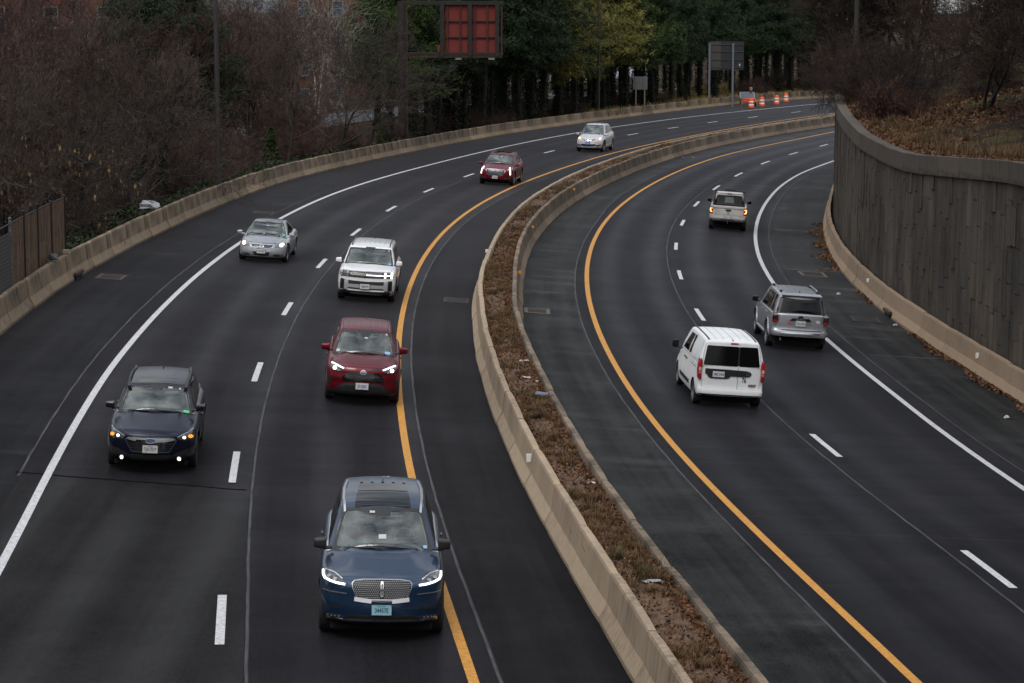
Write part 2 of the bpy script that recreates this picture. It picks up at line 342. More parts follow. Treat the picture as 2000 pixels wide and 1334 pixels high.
for y, w, f0 in ((147.5, .30, .15), (141.5, .42, .1), (136.5, .22, .4), (131, .2, .5), (116.5, .34, .05), (106.5, .2, .25), (98.5, .22, .0), (74.3, .10, .0)):
    xa = LN['wR'].x(y) + .8; xb = LN['bR'].x(y) - .1; cross(y, xa + (xb - xa) * f0, xb, .10, M_DUST, w, 16, .05)
# ---------------------------------------------------------------- concrete barriers
def concrete(name, col, dark, streak=1., rnd=.12, dirt=1., top=0.):
    m = bpy.data.materials.new(name); m.use_nodes = True; t = m.node_tree; b = t.nodes['Principled BSDF']; L = t.links.new
    ob = node(t, 'ShaderNodeTexCoord')
    def noise(scale, sc3, det=5, rg=.65):
        mp = node(t, 'ShaderNodeMapping'); mp.inputs['Scale'].default_value = sc3; L(ob.outputs['Object'], mp.inputs[0])
        n = node(t, 'ShaderNodeTexNoise'); n.inputs['Scale'].default_value = scale; n.inputs['Detail'].default_value = det; n.inputs['Roughness'].default_value = rg
        L(mp.outputs[0], n.inputs['Vector']); return n.outputs['Fac']
    def rng(v, a, c, d, e):
        n = node(t, 'ShaderNodeMapRange')
        for i, q in enumerate((a, c, d, e)): n.inputs[i + 1].default_value = q
        L(v, n.inputs[0]); return n.outputs[0]
    def mul(a, c, op='MULTIPLY'):
        n = node(t, 'ShaderNodeMath', operation=op)
        for i, q in enumerate((a, c)):
            if isinstance(q, (int, float)): n.inputs[i].default_value = q
            else: L(q, n.inputs[i])
        return n.outputs[0]
    big = noise(.45, (1, 1, 1), 4); ver = noise(1., (7, 7, .35), 6); fine = noise(38, (1, 1, 1), 3, .8)
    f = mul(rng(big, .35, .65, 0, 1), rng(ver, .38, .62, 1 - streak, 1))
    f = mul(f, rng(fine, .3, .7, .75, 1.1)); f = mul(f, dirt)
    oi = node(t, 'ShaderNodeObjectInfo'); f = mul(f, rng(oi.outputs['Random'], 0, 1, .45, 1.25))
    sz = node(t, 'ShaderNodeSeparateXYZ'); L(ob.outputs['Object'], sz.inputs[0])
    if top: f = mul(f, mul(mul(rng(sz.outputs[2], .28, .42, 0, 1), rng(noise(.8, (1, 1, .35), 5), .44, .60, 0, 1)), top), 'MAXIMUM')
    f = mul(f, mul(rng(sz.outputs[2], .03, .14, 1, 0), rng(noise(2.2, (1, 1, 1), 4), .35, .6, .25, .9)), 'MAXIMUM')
    mixc = node(t, 'ShaderNodeMix', data_type='RGBA'); mixc.inputs['A'].default_value = rgb(col); mixc.inputs['B'].default_value = rgb(dark)
    L(f, mixc.inputs['Factor'])
    v = node(t, 'ShaderNodeVectorMath', operation='SCALE'); L(mixc.outputs['Result'], v.inputs[0])
    L(mul(rng(oi.outputs['Random'], 0, 1, 1 + rnd, 1 - rnd), rng(fine, .25, .75, .88, 1.1)), v.inputs['Scale']); L(v.outputs[0], b.inputs['Base Color'])
    b.inputs['Roughness'].default_value = .85; b.inputs['Specular IOR Level'].default_value = .3
    bp = node(t, 'ShaderNodeBump'); bp.inputs['Strength'].default_value = .5; bp.inputs['Distance'].default_value = .01; L(fine, bp.inputs['Height']); L(bp.outputs[0], b.inputs['Normal'])
    return m
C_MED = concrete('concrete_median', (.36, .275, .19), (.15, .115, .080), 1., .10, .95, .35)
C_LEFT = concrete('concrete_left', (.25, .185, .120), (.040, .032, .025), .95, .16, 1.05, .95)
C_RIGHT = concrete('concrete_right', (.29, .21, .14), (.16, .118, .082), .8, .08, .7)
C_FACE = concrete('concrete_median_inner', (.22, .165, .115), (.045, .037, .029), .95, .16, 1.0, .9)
PROF = [(0, -.03), (0, .085), (.135, .33), (.195, .80), (.215, .845), (.345, .845), (.36, .80), (.40, .33), (.46, .085), (.46, -.03)]
def barrier_run(l, side, y0, y1, m, label, name='concrete_barrier', seg=3.68, phase=0., jit=.018, h=1.0, gaps=()):
    """side +1: traffic face on the line, body to its right"""
    rnd = random.Random(int(y0) + len(label)); p0 = l.P(l.sy(y0))
    root = thing(name, label, 'barrier', p0)
    d = l.sy(y0) + phase; d1 = l.sy(y1)
    while d < d1:
        a = l.P(d + .02); b = l.P(d + seg - .02); t = (b - a); t.z = 0; t.normalize(); nr = Vector((t.y, -t.x, 0)) * side
        ja, jb = rnd.uniform(-jit, jit), rnd.uniform(-jit, jit); hz = rnd.uniform(-.010, .010)
        vs = []; K = len(PROF); rows = 7
        for i in range(rows):
            f = i / (rows - 1); c = a.lerp(b, f) + nr * (ja + (jb - ja) * f)
            e = .012 if i in (0, rows - 1) else 0
            for j, (u, z) in enumerate(PROF):
                uu = u + (e if j < 5 else -e); zz = z * h + (0 if z < 0 else hz) - (e if z > .8 else 0)
                q = c + nr * uu; vs.append((q.x - p0.x, q.y - p0.y, gz(q.x, q.y) + zz - p0.z))
        fs = [(i * K + j, i * K + j + 1, (i + 1) * K + j + 1, (i + 1) * K + j) for i in range(rows - 1) for j in range(K - 1)]
        fs += [tuple(range(K - 1, -1, -1)), tuple((rows - 1) * K + j for j in range(K))]
        if side < 0: fs = [tuple(reversed(f)) for f in fs]
        # local origin at the segment so that its stains differ
        o = newobj('barrier_segment', [(v[0] - vs[0][0], v[1] - vs[0][1], v[2] - vs[0][2]) for v in vs], fs, m, root); o.location = vs[0]
        d += seg
    return root
# runs
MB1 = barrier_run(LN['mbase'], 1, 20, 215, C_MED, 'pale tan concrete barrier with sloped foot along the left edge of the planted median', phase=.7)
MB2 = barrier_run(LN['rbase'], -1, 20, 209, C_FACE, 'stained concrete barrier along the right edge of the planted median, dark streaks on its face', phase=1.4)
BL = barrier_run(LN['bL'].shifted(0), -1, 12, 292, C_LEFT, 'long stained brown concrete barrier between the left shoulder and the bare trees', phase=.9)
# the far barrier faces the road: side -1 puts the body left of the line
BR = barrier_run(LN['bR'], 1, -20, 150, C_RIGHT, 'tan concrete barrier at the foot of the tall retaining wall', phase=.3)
# reflectors and marks on the barriers
M_ORF = mat('reflector_orange', (.75, .27, .02), .4); M_WRF = mat('reflector_white', (.8, .8, .78), .35); M_STEEL = mat('steel_dull', (.28, .29, .30), .5, .6)
def reflector(l, y, off, h, m, label, w=.11, hh=.10):
    d = l.sy(y); p = l.P(d, off, h); r = thing('barrier_reflector', label, 'reflector', p, l.ang(d) - math.pi / 2)
    b = MB(); b.box((0, 0, 0), (w, .025, hh)); b.build('reflector_plate', m, r, bevel=.004)
    b = MB(); b.box((0, .035, -.0), (w * .35, .045, hh * .6)); b.build('bracket', M_STEEL, r)
reflector(LN['rbase'], 84.4, -.135, .68, M_ORF, 'orange reflector plate on the median barrier nearest the yellow line bend')
reflector(LN['rbase'], 101.9, -.135, .68, M_ORF, 'orange reflector plate on the median barrier beside the sharpest dirt bend')
reflector(LN['rbase'], 124.0, -.135, .68, M_ORF, 'orange reflector plate on the far part of the median barrier')
reflector(LN['mbase'], 50.2, .155, .60, M_WRF, 'white reflector plate on the near face of the median barrier', .17, .17)
reflector(LN['mbase'], 90.7, .145, .70, M_WRF, 'white reflector plate on the median barrier above the drain inlet', .12, .12)
reflector(LN['bR'], 71.6, .155, .58, M_WRF, 'white reflector plate on the barrier below the retaining wall', .14, .16)
reflector(LN['bR'], 90.6, .155, .60, M_WRF, 'small white reflector plate on the barrier where the wall begins to curve', .12, .14)

# ---------------------------------------------------------------- median soil
def soil(y, f): return .69 + .035 * np.sin(y * .83 + f) + .03 * np.sin(y * .31 + 2) + .04 * (1 - np.abs(2 * f - 1))
rnd = random.Random(3)
ys = np.arange(18, 212, .28); NX = 7; vs = []
for y in ys:
    xa = LN['mbase'].x(y) + .36; xb = LN['rbase'].x(y) - .36
    for i in range(NX):
        f = i / (NX - 1); x = xa + (xb - xa) * f
        vs.append((x, y, gz(x, y) + soil(y, f) + rnd.uniform(-.022, .022)))
fs = [(j * NX + i, j * NX + i + 1, (j + 1) * NX + i + 1, (j + 1) * NX + i) for j in range(len(ys) - 1) for i in range(NX - 1)]
M_SOIL = mat('soil', (.080, .046, .026), .95, noise=(5.0, .35, 1.9, 10), bump=.8, bscale=12)
o = newobj('planting_soil', vs, fs, M_SOIL, None, True); meta(o, kind='structure')

# ---------------------------------------------------------------- retaining wall
WH = ([20, 60, 70.3, 76.4, 82, 86, 93, 98, 101, 110, 118, 125, 160], [6.9, 6.7, 6.48, 6.15, 5.85, 5.71, 5.77, 5.82, 5.98, 6.25, 6.6, 6.6, 6.2])
def wallh(y): return float(np.interp(y, *WH))
WF = LN['bR'].shifted(.52)
p0 = WF.P(WF.sy(70))
wall = thing('retaining_wall', 'tall weathered concrete block retaining wall curving along the right shoulder', 'wall', p0)
def wall_mat(name, base, dark, warm):
    m = bpy.data.materials.new(name); m.use_nodes = True; t = m.node_tree; b = t.nodes['Principled BSDF']; L = t.links.new
    ob = node(t, 'ShaderNodeTexCoord'); at = node(t, 'ShaderNodeAttribute', attribute_name='tone')
    def noise(scale, sc3, det=5, rg=.65):
        mp = node(t, 'ShaderNodeMapping'); mp.inputs['Scale'].default_value = sc3; L(ob.outputs['Object'], mp.inputs[0])
        n = node(t, 'ShaderNodeTexNoise'); n.inputs['Scale'].default_value = scale; n.inputs['Detail'].default_value = det; n.inputs['Roughness'].default_value = rg
        L(mp.outputs[0], n.inputs['Vector']); return n.outputs['Fac']
    def rng(v, a, c, d, e):
        n = node(t, 'ShaderNodeMapRange')
        for i, q in enumerate((a, c, d, e)): n.inputs[i + 1].default_value = q
        L(v, n.inputs[0]); return n.outputs[0]
    m1 = node(t, 'ShaderNodeMix', data_type='RGBA'); m1.inputs['A'].default_value = rgb(base); m1.inputs['B'].default_value = rgb(warm)
    L(at.outputs['Fac'], m1.inputs['Factor'])
    m2 = node(t, 'ShaderNodeMix', data_type='RGBA'); m2.inputs['B'].default_value = rgb(dark); L(m1.outputs['Result'], m2.inputs['A'])
    L(rng(noise(1, (5, 5, .22), 6), .45, .68, 0, .85), m2.inputs['Factor'])
    v = node(t, 'ShaderNodeVectorMath', operation='SCALE'); L(m2.outputs['Result'], v.inputs[0]); vq = node(t, 'ShaderNodeMath', operation='MULTIPLY'); L(rng(noise(26, (1, 1, .7), 4, .8), .3, .7, .6, 1.4), vq.inputs[0]); L(rng(noise(.35, (1, 1, .6), 5, .7), .35, .65, .6, 1.45), vq.inputs[1]); L(vq.outputs[0], v.inputs['Scale'])
    L(v.outputs[0], b.inputs['Base Color']); b.inputs['Roughness'].default_value = .9; b.inputs['Specular IOR Level'].default_value = .25
    bp = node(t, 'ShaderNodeBump'); bp.inputs['Strength'].default_value = .7; bp.inputs['Distance'].default_value = .02; L(noise(20, (1, 1, 1), 5, .8), bp.inputs['Height']); L(bp.outputs[0], b.inputs['Normal'])
    return m
M_BLK = wall_mat('wall_block', (.058, .050, .042), (.023, .020, .017), (.088, .070, .054))
M_JNT = mat('wall_joint', (.02, .018, .016), .95)
vs = []; fs = []; tone = []; bk = []; bf = []
d = WF.sy(-26); dE = WF.sy(150); cw = .46; col = 0
while d < dE:
    a = WF.P(d); b_ = WF.P(d + cw); nr = Vector((b_.y - a.y, -(b_.x - a.x), 0)).normalized(); H_ = wallh(a.y)
    z = -.05; k = 0
    dpt = rnd.uniform(0, .004)
    while z < H_ - .45:
        hh = rnd.choice((1.3, 1.5, 1.9, 1.1)) if not (k == 0 and col % 2) else .75
        z1 = min(z + hh, H_ - .42); i = .0008; hj = .02 if rnd.random() < .55 else .003; dp = -dpt - rnd.uniform(0, .006) - (.035 if rnd.random() < .10 else 0)
        A = a + (b_ - a) * (i / cw); B = b_ - (b_ - a) * (i / cw)
        n0 = len(vs); tn = min(1, max(0, rnd.gauss(.38, .34)))
        for q, dd, zz in ((A, .05, z + hj), (B, .05, z + hj), (B, .05, z1 - .002), (A, .05, z1 - .002), (A, dp - .012, z + hj * 1.4), (B, dp - .012, z + hj * 1.4), (B, dp, z1 - .002), (A, dp, z1 - .002)):
            w = q + nr * dd; vs.append((w.x - p0.x, w.y - p0.y, gz(w.x, w.y) + zz - p0.z)); tone.append(tn)
        fs += [tuple(n0 + j for j in f) for f in ((4, 5, 6, 7), (0, 1, 5, 4), (2, 3, 7, 6), (1, 2, 6, 5), (3, 0, 4, 7))]
        z = z1; k += 1
    n0 = len(bk)
    for q, zz in ((a, -.1), (b_, -.1), (b_, wallh(b_.y) - .3), (a, H_ - .3)):
        w = q + nr * .02; bk.append((w.x - p0.x, w.y - p0.y, gz(w.x, w.y) + zz - p0.z))
    bf.append((n0, n0 + 1, n0 + 2, n0 + 3)); d += cw; col += 1
newobj('block_facing', vs, fs, M_BLK, wall, tone=tone)
newobj('wall_backing', bk, bf, M_JNT, wall)
M_COP = concrete('concrete_coping', (.088, .072, .056), (.028, .022, .017), .9, .14, .9)
d = WF.sy(-26); k = 0
while d < dE:
    a = WF.P(d + .01); b_ = WF.P(d + 2.99); nr = Vector((b_.y - a.y, -(b_.x - a.x), 0)).normalized(); pts = []
    for q in (a, b_):
        H_ = wallh(q.y)
        for (u, z) in ((-.10, -.64), (-.10, -.02), (-.08, 0), (.34, 0), (.36, -.02), (.36, -.64)):
            w = q + nr * u; pts.append((w.x - p0.x, w.y - p0.y, gz(w.x, w.y) + H_ + z - p0.z))
    f = [(i, (i + 1) % 6, 6 + (i + 1) % 6, 6 + i) for i in range(6)] + [(5, 4, 3, 2, 1, 0), (6, 7, 8, 9, 10, 11)]
    o = newobj('coping_block', [(v[0] - pts[0][0], v[1] - pts[0][1], v[2] - pts[0][2]) for v in pts], f, M_COP, wall); o.location = pts[0]; d += 3.0

# ---------------------------------------------------------------- terrain
def terrain(name, l, offs, y0, y1, step, m, amp=.12, side=1, seed=1):
    r = random.Random(seed); ds = np.arange(l.sy(y0), l.sy(y1), step); vs = []; K = len(offs)
    ph = [r.uniform(0, 6) for _ in range(4)]
    for d in ds:
        for (o, z) in offs:
            p = l.P(d, o * side); zz = z(p, d) if callable(z) else z
            a = amp * min(1, abs(o) / 3)
            zz += a * (math.sin(p.x * .23 + ph[0]) + math.sin(p.y * .19 + ph[1]) + .6 * math.sin(p.x * .7 + p.y * .5 + ph[2])) + r.uniform(-a, a) * .4
            vs.append((p.x, p.y, zz))
    fs = [(j * K + i, j * K + i + 1, (j + 1) * K + i + 1, (j + 1) * K + i) for j in range(len(ds) - 1) for i in range(K - 1)]
    if side < 0: fs = [tuple(reversed(f)) for f in fs]
    o = newobj(name, vs, fs, m, None, True); meta(o, kind='structure'); return o
def ground_mat():
    m = bpy.data.materials.new('forest_floor'); m.use_nodes = True; t = m.node_tree; b = t.nodes['Principled BSDF']; L = t.links.new
    ob = node(t, 'ShaderNodeTexCoord')
    def noise(s, det=6):
        n = node(t, 'ShaderNodeTexNoise'); n.inputs['Scale'].default_value = s; n.inputs['Detail'].default_value = det; n.inputs['Roughness'].default_value = .7; L(ob.outputs['Object'], n.inputs['Vector']); return n.outputs['Fac']
    r = node(t, 'ShaderNodeValToRGB'); e = r.color_ramp.elements; e[0].position = .35; e[0].color = (.009, .007, .0055, 1); e[1].position = .62; e[1].color = (.055, .034, .019, 1)
    x = e.new(.5); x.color = (.024, .016, .010, 1); L(noise(1.6, 10), r.inputs[0])
    g = node(t, 'ShaderNodeMix', data_type='RGBA'); g.inputs['B'].default_value = (.048, .046, .016, 1); L(r.outputs[0], g.inputs['A'])
    q = node(t, 'ShaderNodeMapRange'); q.inputs[1].default_value = .5; q.inputs[2].default_value = .68; L(noise(.12, 4), q.inputs[0]); L(q.outputs[0], g.inputs['Factor'])
    L(g.outputs['Result'], b.inputs['Base Color']); b.inputs['Roughness'].default_value = 1; b.inputs['Specular IOR Level'].default_value = .1
    return m
M_FLOOR = ground_mat()
lb = lambda h: (lambda p, d: gz(p.x, p.y) + h)
terrain('ground_bank', LN['bL'].shifted(-.42), [(0, lb(.35)), (.6, lb(.42)), (2, lb(.25)), (5, lambda p, d: min(.2, gz(p.x, p.y) - .3)), (9, lambda p, d: min(-.6, gz(p.x, p.y) - 1) + max(0, min(.7, (p.y - 150) * .01))), (18, lambda p, d: min(-1.0, gz(p.x, p.y) - 1.6) + min(1.2, max(0, (p.y - 150) * .012))), (40, lambda p, d: min(-1.0, gz(p.x, p.y) - 1.6) + min(1.2, max(0, (p.y - 150) * .012))), (90, lambda p, d: min(-1.6, -1.4 - max(0, p.x) * .03)), (200, -3.6), (420, -4.7)], -25, 325, 2.0, M_FLOOR, side=-1)
lw = lambda h: (lambda p, d: gz(p.x, p.y) + wallh(p.y) + h)
terrain('embankment', WF.shifted(.36), [(-.04, lambda p, d: gz(p.x, p.y)), (0, lw(-.10)), (.8, lw(-.02)), (2.5, lw(.25)), (6, lw(1.2)), (12, lw(2.9)), (25, lw(4.6)), (60, lw(6)), (130, lw(7))], -26, 156, 1.6, M_FLOOR, side=1, seed=5)
g = newobj('ground', [(-1500, -300, -4.8), (1500, -300, -4.8), (1500, 2400, -4.8), (-1500, 2400, -4.8)], [(0, 1, 2, 3)], M_FLOOR); meta(g, kind='structure')
# ================================================================ vegetation
def segs_mesh(name, S, m, parent=None, n=3, extra=None):
    """S: rows p0(3) p1(3) r0 r1 -> tapered prisms"""
    S = np.asarray(S, float); p0 = S[:, 0:3]; p1 = S[:, 3:6]; d = p1 - p0; d /= np.linalg.norm(d, axis=1, keepdims=True) + 1e-9
    ref = np.where(np.abs(d[:, 2:3]) > .9, np.array([[1., 0, 0]]), np.array([[0, 0, 1.]])); a = np.cross(d, ref); a /= np.linalg.norm(a, axis=1, keepdims=True); b = np.cross(d, a)
    N = len(S); V = np.zeros((N, 2 * n, 3))
    for i in range(n):
        c, s = math.cos(2 * math.pi * i / n), math.sin(2 * math.pi * i / n)
        V[:, i] = p0 + (a * c + b * s) * S[:, 6:7]; V[:, n + i] = p1 + (a * c + b * s) * S[:, 7:8]
    F = []
    base = (np.arange(N) * 2 * n)[:, None]
    for i in range(n):
        j = (i + 1) % n; F.append(base + np.array([[i, j, n + j, n + i]]))
    F = np.concatenate(F); return mesh_np(name, V.reshape(-1, 3), F, m, parent, n > 3)
def mesh_np(name, V, F, m, parent=None, smooth=False):
    me = bpy.data.meshes.new(name); k = F.shape[1]
    me.vertices.add(len(V)); me.vertices.foreach_set('co', V.astype(np.float32).ravel())
    me.loops.add(F.size); me.loops.foreach_set('vertex_index', F.astype(np.int32).ravel())
    me.polygons.add(len(F)); me.polygons.foreach_set('loop_start', np.arange(0, F.size, k, dtype=np.int32)); me.polygons.foreach_set('loop_total', np.full(len(F), k, dtype=np.int32))
    if smooth: me.polygons.foreach_set('use_smooth', np.ones(len(F), dtype=bool))
    me.materials.append(m); me.update(calc_edges=True); me.validate()
    o = bpy.data.objects.new(name, me); COL.objects.link(o)
    if parent: o.parent = parent
    return o
def cards(C, size, rs, aspect=1., up=None, tri=False):
    """random leaf faces at centres C"""
    N = len(C); d = rs.normal(size=(N, 3)); d /= np.linalg.norm(d, axis=1, keepdims=True)
    if up is not None: d = d * (1 - up[1]) + np.array(up[0]) * up[1]; d /= np.linalg.norm(d, axis=1, keepdims=True)
    e = rs.normal(size=(N, 3)); e = np.cross(d, e); e /= np.linalg.norm(e, axis=1, keepdims=True)
    s = (size * rs.uniform(.6, 1.4, N))[:, None]; a = d * s * aspect / 2; b = e * s / 2
    if tri:
        V = np.stack([C - b - a, C + b - a, C + a], 1).reshape(-1, 3); F = np.arange(3 * N).reshape(N, 3)
    else:
        V = np.stack([C - a, C - b * .9, C + a, C + b * .9], 1).reshape(-1, 3); F = np.arange(4 * N).reshape(N, 4)
    return V, F
def leafmat(name, c0, c1, rough=.7, sc=1.2, trl=.15):
    m = bpy.data.materials.new(name); m.use_nodes = True; t = m.node_tree; b = t.nodes['Principled BSDF']; L = t.links.new
    ob = node(t, 'ShaderNodeTexCoord'); n = node(t, 'ShaderNodeTexNoise'); n.inputs['Scale'].default_value = sc; n.inputs['Detail'].default_value = 8; L(ob.outputs['Object'], n.inputs['Vector'])
    r = node(t, 'ShaderNodeMapRange'); r.inputs[1].default_value = .36; r.inputs[2].default_value = .64; L(n.outputs['Fac'], r.inputs[0])
    mm = node(t, 'ShaderNodeMix', data_type='RGBA'); mm.inputs['A'].default_value = rgb(c0); mm.inputs['B'].default_value = rgb(c1); L(r.outputs[0], mm.inputs['Factor'])
    oi = node(t, 'ShaderNodeObjectInfo'); r2 = node(t, 'ShaderNodeMapRange'); r2.inputs[3].default_value = .75; r2.inputs[4].default_value = 1.3; L(oi.outputs['Random'], r2.inputs[0])
    v = node(t, 'ShaderNodeVectorMath', operation='SCALE'); L(mm.outputs['Result'], v.inputs[0]); L(r2.outputs[0], v.inputs['Scale'])
    L(v.outputs[0], b.inputs['Base Color']); b.inputs['Roughness'].default_value = rough; b.inputs['Specular IOR Level'].default_value = .25
    return m
M_TWIG = leafmat('twigs_red_brown', (.012, .0072, .0060), (.105, .060, .048)); M_TWIG2 = leafmat('twigs_grey_brown', (.011, .0085, .0070), (.088, .066, .050))
M_TWIG3 = leafmat('twigs_brown_shaded', (.007, .005, .0042), (.058, .036, .028))  # brown twigs darkened in colour to stand for shade on the embankment
M_BARK = leafmat('bark_dark', (.008, .0065, .0055), (.026, .021, .017)); M_PALE = leafmat('bark_pale', (.11, .10, .085), (.36, .33, .28), sc=2.5)
M_PINE = leafmat('needles_dark', (.008, .017, .008), (.028, .050, .016)); M_PINEY = leafmat('needles_yellow', (.046, .056, .013), (.235, .210, .055), sc=.5)
M_PINEG = leafmat('needles_green', (.014, .030, .008), (.052, .080, .017), sc=.6)
M_IVY = leafmat('ivy_leaves', (.006, .012, .005), (.018, .030, .010)); M_TAN = leafmat('dead_leaves', (.10, .055, .028), (.26, .155, .08), sc=9.)
M_LITTER = leafmat('leaf_litter_mat', (.058, .027, .014), (.19, .098, .048), sc=6.); M_DRY = leafmat('dry_grass_mat', (.060, .036, .018), (.18, .108, .050), sc=2.)
M_GRN = leafmat('weeds_green_mat', (.028, .036, .012), (.080, .085, .028), sc=2.)
M_REDB = leafmat('berries_red_brown', (.030, .012, .008), (.085, .034, .020), sc=4.)
def unit(v): return v / (np.linalg.norm(v) + 1e-9)
def grow(rs, S, T, p, d, ln, r, lv, P):
    """recursive branching; S gets the segments, T the twig tips"""
    nseg = P['nseg'][lv]; sl = ln / nseg; pts = [(p, r)]
    for i in range(nseg):
        d = unit(d + rs.normal(size=3) * P['wob'][lv] + np.array([0, 0, P['up'][lv]])); q = p + d * sl
        r2 = max(r * P['tap'][lv], P['rmin']); S.append((*p, *q, r, r2)); p, r = q, r2; pts.append((p, r, d))
        if lv < P['lv']:
            k = P['kids'][lv]; k = int(k) + (rs.random() < k - int(k))
            if i >= P['skip'][lv]:
                for _ in range(k):
                    a = rs.uniform(*P['ang'][lv]); ax = unit(np.cross(d, rs.normal(size=3))); nd = unit(d * math.cos(a) + ax * math.sin(a))
                    f = rs.uniform(0, 1); grow(rs, S, T, p - d * sl * f, nd, ln * rs.uniform(*P['len'][lv]), r * P['rr'][lv], lv + 1, P)
    if lv == P['lv']: T.append(p)
    elif lv < P['lv']:
        for _ in range(2):
            a = rs.uniform(.2, .6); ax = unit(np.cross(d, rs.normal(size=3))); grow(rs, S, T, p, unit(d * math.cos(a) + ax * math.sin(a)), ln * .5, r * .8, lv + 1, P)
P_TREE = dict(lv=4, nseg=[5, 5, 4, 3, 2], wob=[.10, .18, .22, .25, .3], up=[.05, .05, .04, .03, 0], tap=[.82, .80, .75, .7, .6], kids=[1.5, 1.4, 1.4, 1.1, 0], skip=[2, 1, 0, 0, 0],
              ang=[(.5, 1.0), (.5, 1.0), (.4, 1.0), (.4, 1.0), (.4, 1.)], len=[(.5, .75), (.45, .7), (.45, .65), (.4, .6)], rr=[.62, .62, .6, .65], rmin=.0095)
P_SHRUB = dict(lv=3, nseg=[5, 4, 3, 2], wob=[.20, .26, .3, .35], up=[-.02, .0, .02, .0], tap=[.80, .75, .7, .6], kids=[1.4, 1.5, 1.3, 0], skip=[0, 0, 0, 0],
               ang=[(.3, 1.1), (.4, 1.2), (.4, 1.2), (.4, 1.)], len=[(.4, .7), (.4, .65), (.4, .6)], rr=[.6, .65, .7], rmin=.0095)
def proto_bare(name, seed, H, rad, mb, mt, P=P_TREE, stems=1, lean=.0, spread=.5, leaves=0, ivy=0, ml=None):
    rs = np.random.default_rng(seed); r = thing(name, '', ''); S = []; T = []
    for i in range(stems):
        a = rs.uniform(0, 6.28); tilt = rs.uniform(.1, spread) if stems > 1 else lean
        d = np.array([math.cos(a) * math.sin(tilt), math.sin(a) * math.sin(tilt), math.cos(tilt)])
        grow(rs, S, T, np.array([math.cos(a), math.sin(a), 0]) * (.25 if stems > 1 else 0) - np.array([0, 0, .3]), d, H * rs.uniform(.75, 1.) * .8, rad, 0, P)
    S = np.array(S); thick = S[:, 6] > rad * .34
    segs_mesh('trunk', S[thick], mb, r, 6); segs_mesh('branches', S[~thick], mt, r, 3)
    T = np.array(T)
    if leaves:
        C = T[rs.integers(0, len(T), leaves)] + rs.normal(size=(leaves, 3)) * .12 - np.array([0, 0, .12]); V, F = cards(C, .11, rs, 1.9, ((0, 0, -1), .75)); mesh_np('leaves', V, F, ml or M_TAN, r)
    if ivy:
        k = S[thick]; k = k[k[:, 2] < H * .55]; i = rs.integers(0, len(k), ivy); f = rs.random(ivy)[:, None]
        C = k[i, 0:3] * (1 - f) + k[i, 3:6] * f + rs.normal(size=(ivy, 3)) * (k[i, 6:7] * .9 + .06); V, F = cards(C, .13, rs); mesh_np('ivy', V, F, M_IVY, r)
    return r
def proto_pine(name, seed, H, base, rad, mn, mt, spread=3.2, dens=1., ivy=0, droop=.0):
    rs = np.random.default_rng(seed); r = thing(name, '', ''); S = []; C = []; z = -.3; x = np.zeros(3)
    k = 9; px = np.zeros(3) - np.array([0, 0, .3])
    for i in range(k):
        q = np.array([px[0] + rs.normal() * .07, px[1] + rs.normal() * .07, H * (i + 1) / k]); S.append((*px, *q, rad * (1 - .85 * i / k), rad * (1 - .85 * (i + 1) / k))); px = q
    B = []; nb = int((H - base) * 9 * dens)
    for i in range(nb):
        f = i / nb; z = base + (H - base) * f + rs.normal() * .2; a = rs.uniform(0, 6.28); L = spread * (1 - f ** 1.6) * rs.uniform(.5, 1.15) + .5
        if f < .18: L *= .5 + f * 2.8
        e = rs.uniform(-.12, .35) + .3 * f; d = np.array([math.cos(a), math.sin(a), e]); p = np.array([0, 0, z]); n = 4
        for j in range(n):
            q = p + unit(d) * L / n; B.append((*p, *q, .045 * (1 - j / n) + .012, .045 * (1 - (j + 1) / n) + .01)); d = d + np.array([rs.normal() * .15, rs.normal() * .15, -.03 - droop + rs.normal() * .1])
            if j >= 1:
                m = int(7 * dens) if j < 3 else int(11 * dens)
                for _ in range(m):
                    w = rs.uniform(0, 1); o = rs.normal(size=3) * np.array([.42, .42, .16]); C.append(p * (1 - w) + q * w + o)
            p = q
    # bare dead twigs on the lower trunk
    for i in range(26):
        z = rs.uniform(.8, base + .5); a = rs.uniform(0, 6.28); L = rs.uniform(.4, 1.6); p = np.array([0, 0, z]); q = p + np.array([math.cos(a), math.sin(a), rs.uniform(-.4, .3)]) * L; B.append((*p, *q, .018, .006))
    segs_mesh('trunk', S, mt, r, 8); segs_mesh('branches', B, M_BARK, r, 3)
    C = np.array(C); N = len(C); V = []; F = []
    # every clump is a spray of narrow needles bundles
    rep = 11; CC = np.repeat(C, rep, 0) + rs.normal(size=(N * rep, 3)) * .12; V, F = cards(CC, .050, rs, 6.5, ((0, 0, 1), .22), tri=True); mesh_np('foliage', V, F, mn, r)
    if ivy:
        a = rs.uniform(0, 6.28, ivy); z = rs.power(.8, ivy) * (base + 2.5); rr = rad * (1.0) + np.abs(rs.normal(size=ivy)) * .10
        V, F = cards(np.stack([np.cos(a) * rr, np.sin(a) * rr, z], 1), .14, rs); mesh_np('ivy', V, F, M_IVY, r)
    return r
PR = {}
for i in range(3): PR['shrub%d' % i] = proto_bare('bare_bush', 10 + i, 4.4, .035, M_TWIG2, M_TWIG, P_SHRUB, 13, spread=.85)
for i in range(3): PR['stree%d' % i] = proto_bare('bare_tree', 20 + i, 7.5, .11, M_BARK, M_TWIG, P_TREE, 3, spread=.55, leaves=(0, 0, 260)[i])
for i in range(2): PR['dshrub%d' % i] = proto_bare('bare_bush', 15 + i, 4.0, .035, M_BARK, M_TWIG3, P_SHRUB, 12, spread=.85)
for i in range(2): PR['dtree%d' % i] = proto_bare('bare_tree', 26 + i, 7.5, .12, M_BARK, M_TWIG3, P_TREE, 3, spread=.55, leaves=(60, 0)[i])
